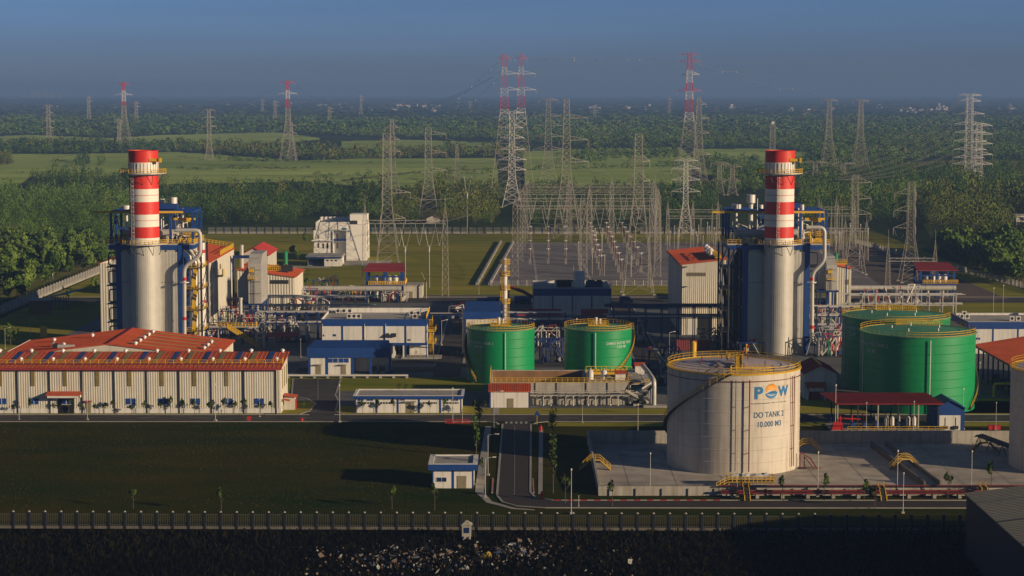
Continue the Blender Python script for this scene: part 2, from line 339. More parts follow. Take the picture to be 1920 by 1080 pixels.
# switchyard gravel
sheet('gravel_yard', [(-11.5, 752), (57, 752), (140, 752), (150, 965), (1, 965)], .09, GRAVEL)
for y in (790, 850, 905, 940): rect('cable_trench', -6, 60, y, y + 1.6, .12, KERB)
for x in (9, 30): rect('cable_trench', x, x + 1.1, 756, 960, .13, KERB)
# ---- roads
rect('main_road', -150, 175, 440.6, 449.6, .08, ASPH)
strip('kerb', [(-150, 450), (-46.4, 450)], .5, .14, KERB); strip('kerb', [(-40.6, 450), (60, 450)], .5, .14, KERB); strip('kerb', [(66, 450), (175, 450)], .5, .14, KERB)
strip('kerb', [(-150, 440.3), (-5.6, 440.3), (-3.6, 439.2), (-3.0, 437)], .5, .14, KERB); strip('kerb', [(175, 440.3), (8, 440.3), (5.4, 439), (4.8, 437)], .5, .14, KERB)
sheet('access_road', [(-1.9, 440.7), (4.0, 440.7), (3.2, 362), (4.0, 357), (7.5, 354.2), (75, 353.6), (120, 353.6), (120, 348.2), (6, 348.4), (.8, 350), (-1.6, 353.4), (-2.6, 359)], .09, ASPHD)
strip('kerb', [(-2.1, 437), (-2.75, 359), (-1.7, 353), (.8, 349.6), (6, 348), (75, 347.8), (120, 347.8)], .4, .16, KERB)
strip('kerb', [(4.2, 437), (3.4, 362), (4.2, 357.2), (7.5, 354.6)], .4, .16, KERB)
for i in range(26):
    if i % 2 == 0: strip('red_kerb', [(7.6 + i * 1.2, 354.6), (8.8 + i * 1.2, 354.6)], .42, .17, KRED)
    else: strip('white_kerb', [(7.6 + i * 1.2, 354.6), (8.8 + i * 1.2, 354.6)], .42, .17, KERB)
strip('kerb', [(38.8, 354.6), (120, 354.4)], .42, .16, KERB)
for s, x0, x1 in ((1, 4.6, 3.65), (-1, -2.75, -3.3)):
    for i in range(17): strip('red_kerb' if i % 2 else 'white_kerb', [(x1 + s * .35, 361 + i * .8), (x1 + s * .35, 361.8 + i * .8)], .3, .2, KRED if i % 2 else KERB)
sheet('footpath', [(-5.9, 434), (-4.6, 434), (-5.0, 374), (-5.2, 362), (-3.6, 353.5), (.5, 348), (4, 346.6), (4, 345.8), (0, 347), (-4.6, 352.6), (-6.8, 362), (-6.8, 374)], .1, KERB)
sheet('footpath', [(5.9, 430), (6.8, 430), (5.6, 360), (4.8, 360)], .1, KERB)
rect('footpath', -13.5, -5.4, 368.5, 370.2, .11, KERB); rect('footpath', -4.5, -2.9, 459, 450.5, .11, KERB)
for i in range(5): rect('road_marking', -1.5 + i * 1.1, -1.0 + i * 1.1, 437.4, 440, .13, LINEM)
for i in range(28): rect('road_marking', .55 - i * .006, .68 - i * .006, 432.5 - i * 2.7, 434 - i * 2.7, .13, LINEM)
for i in range(26): rect('road_marking', -145 + i * 12, -141 + i * 12, 445, 445.16, .13, LINEM)
# side road beside the warehouse
sheet('side_road', [(-56, 506), (-44.2, 506), (-41.6, 470), (-41, 455), (-38.5, 449.8), (-48.5, 449.8), (-46.6, 455), (-46.2, 466), (-49, 473), (-53, 478)], .1, ASPH)
strip('kerb', [(-44, 506), (-43.0, 482), (-37.5, 478)], .4, .15, KERB)
strip('kerb', [(-43.2, 481), (-41.4, 470), (-40.8, 455), (-38.5, 450.4)], .4, .15, KERB)
strip('kerb', [(-56.2, 506), (-53.4, 478), (-49.2, 473.4), (-46.4, 466.4), (-46.8, 455), (-48.7, 450.4)], .4, .15, KERB)
for i in range(9): rect('road_marking', -49.5 + i * .35, -49.3 + i * .35, 503 - i * 3.6, 501.4 - i * 3.6, .14, LINEM)
rect('main_plant_road', -166, 190, 690, 708, .07, ASPH); strip('kerb', [(-166, 709), (-9, 709)], .6, .16, KERB); strip('kerb', [(24, 709), (190, 709)], .6, .16, KERB)
for x0, x1, y0, y1 in ((-20.5, -13.5, 510, 690), (34, 41, 520, 690), (-57, -20.5, 519, 528), (-128, -121, 470, 690), (-13.5, 34, 528, 535), (-40, -20.5, 536, 543)):
    rect('plant_road', x0, x1, y0, y1, .065, ASPH)
for P in ([(-20.8, 545), (-20.8, 690)], [(-13.2, 538), (-13.2, 690)], [(33.6, 540), (33.6, 690)], [(41.3, 520), (41.3, 690)], [(-57, 528.3), (-24, 528.3), (-21, 530), (-20.8, 535)], [(-120.6, 500), (-120.6, 690)], [(-128.3, 500), (-128.3, 690)]):
    strip('kerb', P, .5, .15, KERB)
rect('bund_floor', 16.5, 150, 359.5, 412.6, .12, SLAB)
for i in range(13): rect('floor_joint', 22 + i * 9, 22.07 + i * 9, 359.6, 412.5, .15, YARD)
for i in range(5): rect('floor_joint', 16.6, 149, 368 + i * 9, 368.1 + i * 9, .155, YARD)
# concrete kerb walls of the switchyard lawn
for a, b in (((-13.4, 752.8), (-5.5, 968)), ((-8.6, 752.8), (.6, 965))): strip('kerb_wall', [a, b], .9, .9, KERB)
# ================================================================ FENCES
def lattice_fence(name, label, cat, x0, y0, x1, y1, sp, h, base, post_m, bar_m, cap=True, barsp=.28, z0=0., pm=None):
    Lg = math.hypot(x1 - x0, y1 - y0); k = max(1, round(Lg / sp)); a = math.atan2(y1 - y0, x1 - x0); st = Lg / k
    t = T(name, label, cat, x0, y0); t.rotation_euler = (0, 0, a); ORG[t.name] = (0, 0, 0)
    b = MB(); b.box(.0, Lg, -.12, .12, 0, base); b.build('plinth', pm or KERB, t)
    pb = MB(); pb.box(-.2, .2, -.2, .2, 0, h); po = pb.build('post', post_m, t)
    if cap: cb = MB(); cb.cyl(0, 0, h, h + .2, .25, .12, 8); cb.build('post_cap', KERB, po, smooth=True)
    nb = MB(); q = int(st / barsp)
    for i in range(1, q): nb.box(i * st / q - .04, i * st / q + .04, -.03, .03, base + .05, h - .25)
    for z in (base + .15, h - .45): nb.box(.2, st - .2, -.04, .04, z, z + .09)
    pn = nb.build('bar_panel', bar_m, t)
    for i in range(1, k + 1):
        c = copy_tree(po, (i * st, 0, 0)); c.parent = t
        if i < k: c = copy_tree(pn, (i * st, 0, 0)); c.parent = t
    return t
lattice_fence('perimeter_fence', 'long dark barred fence with white capped posts along the near edge of the plant', 'fence', -98, 331.9, 78, 329.2, 2.72, 2.9, .5, POSTM, BARM, pm=PLINM)
lattice_fence('boundary_fence', 'pale fence with blue posts on a white plinth crossing behind the white office block', 'fence', -157, 1025.5, 62, 1025.5, 4.2, 3.4, .7, NAVY, STEEL, False, .4)
lattice_fence('boundary_fence', 'pale fence section with blue posts behind the right-hand switchyard', 'fence', 66, 1025.5, 172, 1025.5, 4.2, 3.4, .7, NAVY, STEEL, False, .4)
lattice_fence('boundary_fence', 'slanting pale barred fence on a white plinth between the left woods and the plant lawn', 'fence', -170, 610, -163, 1020, 4.3, 3.2, .8, STEEL, STEEL, True, .4)
lattice_fence('yard_fence', 'low thin grey mesh fence in front of the gravel switchyard', 'fence', -8, 751, 60, 751, 3.4, 2.2, .1, STEEL, STEEL, False, .6)
lattice_fence('yard_fence', 'low grey fence running back along the bare soil right of the switchyard', 'fence', 118, 790, 140, 960, 3.4, 2.2, .1, STEEL, CONC, False, .5)
lattice_fence('yard_fence', 'weathered pale fence along the foot of the wooded bank on the right', 'fence', 196, 700, 166, 960, 4, 2.4, .1, CONC, CONC, False, .5)
# ================================================================ VEGETATION
def crown_np(rng, n, w, h, z0, leaf, lobes=7):
    """leaf clump quads through a lumpy crown volume; returns verts (n*4,3)"""
    c = rng.normal(0, 1, (lobes, 3)); c /= np.linalg.norm(c, axis=1)[:, None]
    lob = c * np.array([w * .27, w * .27, h * .27]) + np.array([0, 0, z0 + h * .5]); lr = rng.uniform(.45, .75, lobes)
    k = rng.integers(0, lobes, n); d = rng.normal(0, 1, (n, 3)); d /= np.linalg.norm(d, axis=1)[:, None]
    rr = rng.uniform(.55, 1, (n, 1)) ** .5
    p = lob[k] + d * rr * lr[k][:, None] * np.array([w * .42, w * .42, h * .42])
    p[:, 2] = np.maximum(p[:, 2], z0 * .6)
    nrm = d + rng.normal(0, .45, (n, 3)); nrm /= np.linalg.norm(nrm, axis=1)[:, None]
    a = np.cross(nrm, rng.normal(0, 1, (n, 3))); a /= np.linalg.norm(a, axis=1)[:, None]; b = np.cross(nrm, a)
    s = leaf * rng.uniform(.6, 1.3, (n, 1)); a = a * s; b = b * s * .8
    return np.stack([p - a - b * .4, p + b * .9 - a * .2, p + a + b * .3, p - b * .9 + a * .2], 1).reshape(-1, 3)
def mesh_quads(name, v, m):
    n = len(v) // 4; me = bpy.data.meshes.new(name); me.vertices.add(len(v)); me.vertices.foreach_set('co', v.astype(np.float32).ravel())
    me.loops.add(n * 4); me.loops.foreach_set('vertex_index', np.arange(n * 4, dtype=np.int32)); me.polygons.add(n)
    me.polygons.foreach_set('loop_start', np.arange(0, n * 4, 4, dtype=np.int32)); me.materials.append(m); me.update(calc_edges=True); me.validate(); return me
RNG = np.random.default_rng(11)
def make_tree(name, label, w, h, z0, n, leaf, leafm, group, cat='tree', tr=.16, lobes=7):
    t = T(name, label, cat, 0, 0, 0, group)
    b = MB(); b.cyl(0, 0, 0, z0 + h * .25, tr, tr * .6, 7); b.cyl(0, 0, z0 + h * .25, z0 + h * .8, tr * .6, tr * .15, 6)
    for i in range(6):
        a = i * 1.1 + .3; zz = z0 * .8 + h * .09 * i; b.tube([(0, 0, zz), (w * .2 * math.cos(a), w * .2 * math.sin(a), zz + h * .12), (w * .36 * math.cos(a), w * .36 * math.sin(a), zz + h * .2)], tr * .3, 4)
    b.build('trunk', BARK, t, org=(0, 0, 0))
    o = bpy.data.objects.new('crown', mesh_quads('crown', crown_np(RNG, n, w, h, z0, leaf, lobes), leafm)); COL.objects.link(o); o.parent = t
    return t
def in_poly(px, py, P):
    r = np.zeros(px.shape, bool); n = len(P)
    for i in range(n):
        x0, y0 = P[i - 1]; x1, y1 = P[i]
        if y0 == y1: continue
        c = ((y0 > py) != (y1 > py)) & (px < (x1 - x0) * (py - y0) / (y1 - y0) + x0); r ^= c
    return r
def scatter(P, sp, keep=1.):
    g = np.array([G(*p) for p in P]); x0, y0 = g.min(0); x1, y1 = g.max(0)
    X, Y = np.meshgrid(np.arange(x0, x1, sp), np.arange(y0, y1, sp)); X = X.ravel() + RNG.uniform(-.42, .42, X.size) * sp; Y = Y.ravel() + RNG.uniform(-.42, .42, Y.size) * sp
    px, py = PX(X, Y, 0.); ok = in_poly(px, py, P) & (RNG.random(X.size) < keep)
    return np.stack([X[ok], Y[ok]], 1)
WOODS = [  # outline in the photo, spacing, crown width, height, keep
 ([(-120, 372), (40, 370), (60, 366), (170, 368), (250, 374), (250, 440), (205, 462), (150, 440), (100, 462), (95, 500), (30, 524), (-120, 566)], 4.6, 5.2, 7.5, .92),
 ([(62, 352), (90, 349), (245, 349), (245, 357), (60, 359)], 4.2, 5.0, 10, 1.),
 ([(300, 366), (620, 361), (725, 366), (735, 418), (590, 408), (500, 428), (480, 423), (300, 430)], 5.2, 5.6, 7.6, .86),
 ([(735, 376), (800, 366), (870, 360), (950, 366), (950, 425), (735, 420)], 5.4, 6, 8, .85),
 ([(950, 384), (1000, 368), (1340, 362), (1345, 424), (950, 424)], 5.4, 6, 7.6, .86),
 ([(1500, 365), (1700, 350), (1760, 362), (2010, 352), (2010, 380), (1740, 392), (1700, 418), (1500, 422)], 4.8, 5.2, 7.5, .92),
 ([(1720, 385), (1800, 372), (2010, 376), (2010, 522), (1930, 502), (1860, 486), (1790, 452), (1740, 430)], 5.4, 7.5, 11, .95),
 ([(1340, 330), (1500, 325), (1700, 325), (1990, 322), (1990, 350), (1700, 352), (1500, 362), (1340, 366)], 6, 6.5, 8.5, .85),
 ([(-120, 276), (150, 272), (320, 276), (420, 283), (340, 287), (120, 290), (-120, 290)], 9, 9, 8, .85),
 ([(330, 276), (480, 276), (560, 280), (690, 288), (700, 299), (600, 302), (520, 298), (430, 290), (330, 284)], 9, 9, 8, .6),
 ([(560, 240), (700, 250), (930, 252), (1150, 250), (1340, 256), (1340, 278), (1120, 278), (930, 262), (700, 258), (560, 252)], 11, 11, 8.5, .8),
 ([(700, 285), (930, 283), (985, 290), (985, 298), (930, 297), (700, 299)], 9, 10, 8, .6),
 ([(1060, 290), (1280, 285), (1290, 300), (1150, 300), (1120, 312), (1060, 305)], 9, 9, 8, .45),
 ([(1340, 262), (1500, 268), (1700, 262), (1990, 262), (1990, 302), (1780, 298), (1700, 304), (1640, 322), (1500, 322), (1520, 292), (1440, 278), (1340, 276)], 10, 10, 8.5, .8),
 ([(-140, 222), (560, 222), (700, 228), (1200, 224), (1990, 224), (1990, 262), (1340, 262), (1150, 252), (700, 250), (540, 250), (330, 254), (200, 260), (60, 254), (-140, 254)], 16, 15, 8.5, .72),
 ([(-160, 197), (2080, 197), (2080, 223), (-160, 223)], 62, 66, 7, .5),
 ([(-200, 187), (2120, 187), (2120, 197), (-200, 197)], 170, 190, 8, .5),
 ([(0, 300), (22, 300), (22, 312), (0, 312)], 6, 6, 7, 1.), ([(145, 305), (165, 303), (167, 313), (145, 315)], 6, 6, 8, .9), ([(182, 309), (197, 308), (197, 314), (182, 314)], 6, 5, 6, .8),
 ([(820, 335), (845, 333), (850, 345), (822, 346)], 5, 5, 6, .7), ([(1310, 300), (1420, 302), (1440, 322), (1380, 340), (1310, 335)], 8, 8, 7, .4),
 ([(-60, 600), (-60, 556), (60, 518), (130, 470), (200, 462), (212, 500), (110, 528), (40, 560)], 5.5, 3.6, 2.2, .55), ([(1745, 440), (1800, 470), (1990, 530), (1990, 570), (1860, 520), (1760, 480)], 5.5, 3.6, 2.4, .6),
 ([(330, 319), (580, 316), (580, 319), (330, 322)], 6, 6, 3.5, .35), ([(20, 326), (230, 323), (230, 326), (20, 329)], 6, 6, 3, .25), ([(590, 331), (930, 327), (930, 330), (590, 334)], 6, 6, 4, .4), ([(400, 300), (700, 308), (700, 311), (400, 303)], 7, 7, 4, .35), ([(1000, 318), (1290, 312), (1290, 316), (1000, 322)], 6, 6, 4, .4),
 ([(460, 405), (560, 405), (560, 425), (460, 425)], 7, 7, 9, .6),
]
pts = []
for wi, (P, sp, w, h, kp) in enumerate(WOODS):
    g = scatter(P, sp, kp); mm = np.where(RNG.random(len(g)) < .62, (0, 2, 2, 1, 2, 0, 1, 0, 2, 1, 0, 1, 0, 0)[wi % 14], RNG.integers(0, 3, len(g))); pts.append(np.concatenate([g, np.full((len(g), 1), w), np.full((len(g), 1), h), mm[:, None]], 1))
pts = np.concatenate(pts)
px, py = PX(pts[:, 0], pts[:, 1], 0.); pts = pts[~((px > 1890) & (px < 1945) & (py > 404) & (py < 462))]; px, py = PX(pts[:, 0], pts[:, 1], 0.)
for ex, ey, er in ((959, 405, 26), (1286, 440, 16), (804, 402, 18), (1196, 430, 10), (727, 430, 10)): pts = pts[~((np.abs(px - ex) < er) & (np.abs(py - ey) < 24))]; px, py = PX(pts[:, 0], pts[:, 1], 0.)
px, py = PX(pts[:, 0], pts[:, 1], 5.); vis = (px > 2) & (px < 1918); order = np.argsort(np.where(vis, pts[:, 1], 1e9))
near, rest = pts[order[:285]], pts[order[285:]]
kinds = [make_tree('plantation_tree', 'slender dark green tree at the near edge of the left plantation', 5.2, 7.5, 1.6, 300, .55, LEAF, 'trees along the woodland edges'),
         make_tree('plantation_tree', 'bushy green tree at the near edge of the woods behind the plant', 6.4, 7.0, 1.4, 340, .6, LEAF, 'trees along the woodland edges'),
         make_tree('broadleaf_tree', 'broad dark crowned tree on the wooded bank at right', 8.0, 9.5, 1.6, 480, .65, LEAF, 'trees along the woodland edges', tr=.25, lobes=9),
         make_tree('broadleaf_tree', 'round bushy tree among the trees on the wooded bank at right', 8.6, 8.6, 1.2, 480, .65, LEAF, 'trees along the woodland edges', tr=.25, lobes=10)]
used = [0, 0, 0, 0]
for i, (x, y, w, h, _m) in enumerate(near):
    k = (2 + (i % 2)) if x > 60 else (i % 2)
    t = kinds[k] if not used[k] else copy_tree(kinds[k]); used[k] = 1
    t.location = (x, y, 0); t.rotation_euler = (0, 0, R.uniform(0, 6.28)); s = R.uniform(.8, 1.2); t.scale = (s, s, s * R.uniform(.85, 1.2))
    lab = ('tree at the near edge of the dark plantation beyond the left fence' if x < -60 else 'tree in the wood behind the switchyard fence' if x < 60 else 'dark crowned tree on the wooded bank right of the switchyard')
    t['label'] = lab; t['group'] = {True: 'trees beyond the left fence'}.get(x < -60, 'trees behind the switchyard' if x < 60 else 'trees on the right bank')
protos = {}
def forest_mesh(A):
    out = []; mi = []
    for lo, hi, n, leaf in ((0, 1150, 120, .8), (1150, 1800, 84, .95), (1800, 3200, 48, 1.15), (3200, 1e9, 26, 1.5)):
        B = A[(A[:, 1] >= lo) & (A[:, 1] < hi)]
        P = [crown_np(RNG, n, 1., 1., .12, .5 / math.sqrt(n) * leaf, 5).reshape(-1, 3) for _ in range(24)]
        k = RNG.integers(0, 24, len(B)); sz = np.clip(RNG.lognormal(-.08, .3, len(B)), .45, 1.7); hz = sz * RNG.uniform(.75, 1.3, len(B))
        for j in range(24):
            q = B[k == j]
            if not len(q): continue
            v = P[j][None] * np.stack([q[:, 2] * sz[k == j], q[:, 2] * sz[k == j], q[:, 3] * hz[k == j]], 1)[:, None, :]
            v[:, :, 0] += q[:, 0:1]; v[:, :, 1] += q[:, 1:2]; out.append(v.reshape(-1, 3)); mi.append(np.repeat(q[:, 4].astype(np.int32), v.shape[1] // 4))
    return np.concatenate(out), np.concatenate(mi)
fv, fm = forest_mesh(rest); fme = mesh_quads('woods', fv, LEAFD); fme.materials.append(LEAFO); fme.materials.append(LEAFB); fme.polygons.foreach_set('material_index', fm); fme.update()
fo = bpy.data.objects.new('woods', fme); COL.objects.link(fo); tag(fo, 'dense green plantation and scattered woods out to the horizon', 'wood', None, 'stuff')
# rough grass and litter in the near foreground
def tufts(name, n, x0, x1, y0, y1, h, m, label, avoid=None):
    p = np.stack([RNG.uniform(x0, x1, n), RNG.uniform(y0, y1, n), np.zeros(n)], 1)
    a = RNG.uniform(0, 6.28, n); hh = h * RNG.uniform(.3, 1.3, n); w = hh * RNG.uniform(.25, .6, n)
    d = np.stack([np.cos(a), np.sin(a), np.zeros(n)], 1) * w[:, None]; u = np.stack([RNG.normal(0, .3, n) * hh, RNG.normal(0, .3, n) * hh, hh], 1)
    v = np.stack([p - d * .5, p + d * .5, p + d * .4 + u, p - d * .3 + u * .9], 1).reshape(-1, 3)
    o = bpy.data.objects.new(name, mesh_quads(name, v, m)); COL.objects.link(o); tag(o, label, 'grass', None, 'stuff')
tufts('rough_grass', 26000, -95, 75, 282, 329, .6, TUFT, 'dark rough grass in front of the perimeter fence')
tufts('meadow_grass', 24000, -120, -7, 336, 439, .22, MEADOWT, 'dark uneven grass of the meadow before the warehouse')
def litter():
    n = 900; px = np.concatenate([RNG.normal(790, 80, n // 2), RNG.normal(965, 30, n // 4), RNG.uniform(560, 1200, n - n // 2 - n // 4)]); py = np.concatenate([RNG.normal(1052, 12, n // 2), RNG.normal(1040, 8, n // 4), RNG.uniform(1030, 1085, n - n // 2 - n // 4)])
    g = np.array([G(a, b) for a, b in zip(px, py)]); p = np.concatenate([g, RNG.uniform(.25, .75, (n, 1))], 1)
    nr = RNG.normal(0, 1, (n, 3)); nr[:, 2] = np.abs(nr[:, 2]); a = np.cross(nr, RNG.normal(0, 1, (n, 3))); a /= np.linalg.norm(a, axis=1)[:, None]; b = np.cross(nr / np.linalg.norm(nr, axis=1)[:, None], a)
    s = RNG.uniform(.05, .2, (n, 1)) * np.where(RNG.random((n, 1)) < .12, 2.6, 1.); a *= s; b *= s
    v = np.stack([p - a - b, p + a - b * .7, p + a * .8 + b, p - a * .6 + b * 1.2], 1).reshape(-1, 3)
    me = mesh_quads('litter', v, mat('white_litter', (.26, .26, .25), .7)); me.materials.append(mat('brown_litter', (.11, .08, .06), .8)); me.materials.append(mat('blue_litter', (.04, .07, .14), .7))
    me.polygons.foreach_set('material_index', RNG.choice([0, 0, 1, 1, 1, 1, 1, 2], n).astype(np.int32)); me.update()
    o = bpy.data.objects.new('litter', me); COL.objects.link(o); tag(o, 'scattered white and dull rubbish on the dark ground in front of the fence', 'litter', None, 'stuff')
litter()
def crumple(name, px, py, w, d, h, m, label):
    x, y = G(px, py); b = MB(); n = 9; vs = []
    for j in range(n):
        for i in range(n):
            u, v = i / (n - 1) * 2 - 1, j / (n - 1) * 2 - 1; r = max(abs(u), abs(v))
            vs.append((x + u * w * R.uniform(.85, 1), y + v * d * R.uniform(.85, 1), max(.02, h * (1 - r * r) * R.uniform(.6, 1.2))))
    b.add(vs, [(j * n + i, j * n + i + 1, (j + 1) * n + i + 1, (j + 1) * n + i) for j in range(n - 1) for i in range(n - 1)])
    tag(b.build(name, m, None, org=(x, y, 0)), label, 'tarpaulin')
crumple('tarpaulin', 913, 1043, 1.0, 1.6, .7, TARPY, 'crumpled yellow tarpaulin lying on the rubbish heap')
crumple('plastic_sheet', 872, 1066, .7, 1.0, .5, TARP, 'bunched white plastic sheet at the bottom of the rubbish heap')
crumple('plastic_sheet', 961, 1022, 1.0, .6, .4, TARP, 'small white plastic sheet just behind the rubbish heap')
# saplings
sap = make_tree('sapling', 'x', 1.25, 1.8, 1.2, 56, .2, LEAFY, 'young trees planted along the plant roads', 'tree', .05, 4)
SAP = [(27, 777), (55, 778), (100, 776), (129, 777), (150, 778), (178, 777), (196, 776), (214, 777), (247, 778), (270, 777), (300, 777), (320, 776), (341, 778), (365, 777), (394, 777), (421, 777), (440, 778), (458, 777), (487, 778), (509, 777)]
first = [1]
def sapling(px, py, s, label, z=1.):
    x, y = G(px, py); t = sap if first[0] else copy_tree(sap); first[0] = 0
    t.location = (x, y, 0); t.rotation_euler = (0, 0, R.uniform(0, 6)); t.scale = (s, s, s * z); t['label'] = label
for i, (a, b) in enumerate(SAP): sapling(a, b, R.uniform(.85, 1.35), 'thin young tree planted along the front wall of the cream warehouse', R.uniform(.9, 1.3))
for a, b, s, l in ((680, 777, 1.3, 'leaning sapling in front of the first panel of the long low white building'), (706, 778, 1.4, 'sapling before the second panel of the long low white building'), (738, 778, 1.5, 'bushy sapling beside the door of the long low white building'), (806, 778, 1.1, 'small sapling before the fourth panel of the long low white building'), (832, 779, 1.5, 'tall sapling near the right end of the long low white building'), (890, 779, 1.6, 'sapling on the lawn left of the small red roofed pump house'), (911, 778, 1.2, 'small bush left of the red roofed pump house'), (1085, 776, 1.0, 'small green bush on the lawn before the concrete basin'), (1206, 777, 1.0, 'young tree on the lawn below the big grey pipe'), (568, 775, 1.0, 'young tree on the verge right of the warehouse gable'),
              (1148, 950, 1.9, 'bushy young tree by the front corner of the concrete bund'), (1060, 945, 2.2, 'sparse young tree left of the bund beside the curve'), (1467, 938, 1.7, 'young tree in front of the bund below the lettered tank'), (1545, 945, 1.9, 'thin tree before the bund right of the lettered tank'), (1620, 942, 1.9, 'thin tree before the bund near the drain channel'), (1777, 935, 1.9, 'young tree before the bund near the grey roofed shed'), (1858, 922, 2.0, 'dark young tree above the grey roofed shed'), (1640, 955, 1.9, 'young tree by the kerb in front of the bund'), (905, 900, 1.5, 'small tree on the footpath beside the small guard building'), (735, 955, 1.6, 'dim young tree behind the fence left of the small guard building'), (815, 958, 1.7, 'dim young tree behind the fence below the small guard building'), (415, 962, 1.7, 'dim bare young tree behind the left half of the fence'), (250, 955, 1.6, 'dim young tree behind the far left of the fence')):
    sapling(a, b, s * .8, l, R.uniform(1., 1.4))
for a, b, hgt, l in ((1036, 838, 10, 'tall thin dark tree beside the road junction'), (1037, 925, 13, 'tall sparse tree on the verge right of the access road'), (899, 812, 8.5, 'dark slim tree on the verge left of the road junction'), (893, 858, 9, 'thin tree between the footpath and the small guard building')):
    x, y = G(a, b); t = make_tree('slender_tree', l, 1.9, hgt * .75, hgt * .25, 150, .26, LEAFY if hgt > 12 else LEAF, None, 'tree', .11, 6); t.location = (x, y, 0)
for a, b, s, l in ((572, 455, 3.4, 'small round tree on the lawn left of the white office block'), (549, 478, 3.2, 'bushy green tree left of the office block beside the green vessel'), (558, 488, 3.0, 'dark tree at the corner of the office forecourt'), (575, 535, 2.2, 'pale green bush on the lawn below the office block'), (20, 648, 4.5, 'dark tree beside the street lamp left of the warehouse'), (130, 560, 2.5, 'small tree inside the slanting fence'), (178, 545, 3.2, 'small tree on the lawn beside the left boiler house')):
    x, y = G(a, b); t = make_tree('garden_tree', l, 1.8 * s * .6, 2. * s * .6, .5 * s * .6, 220, .34, LEAF, None, 'tree', .12, 6); t.location = (x, y, 0)
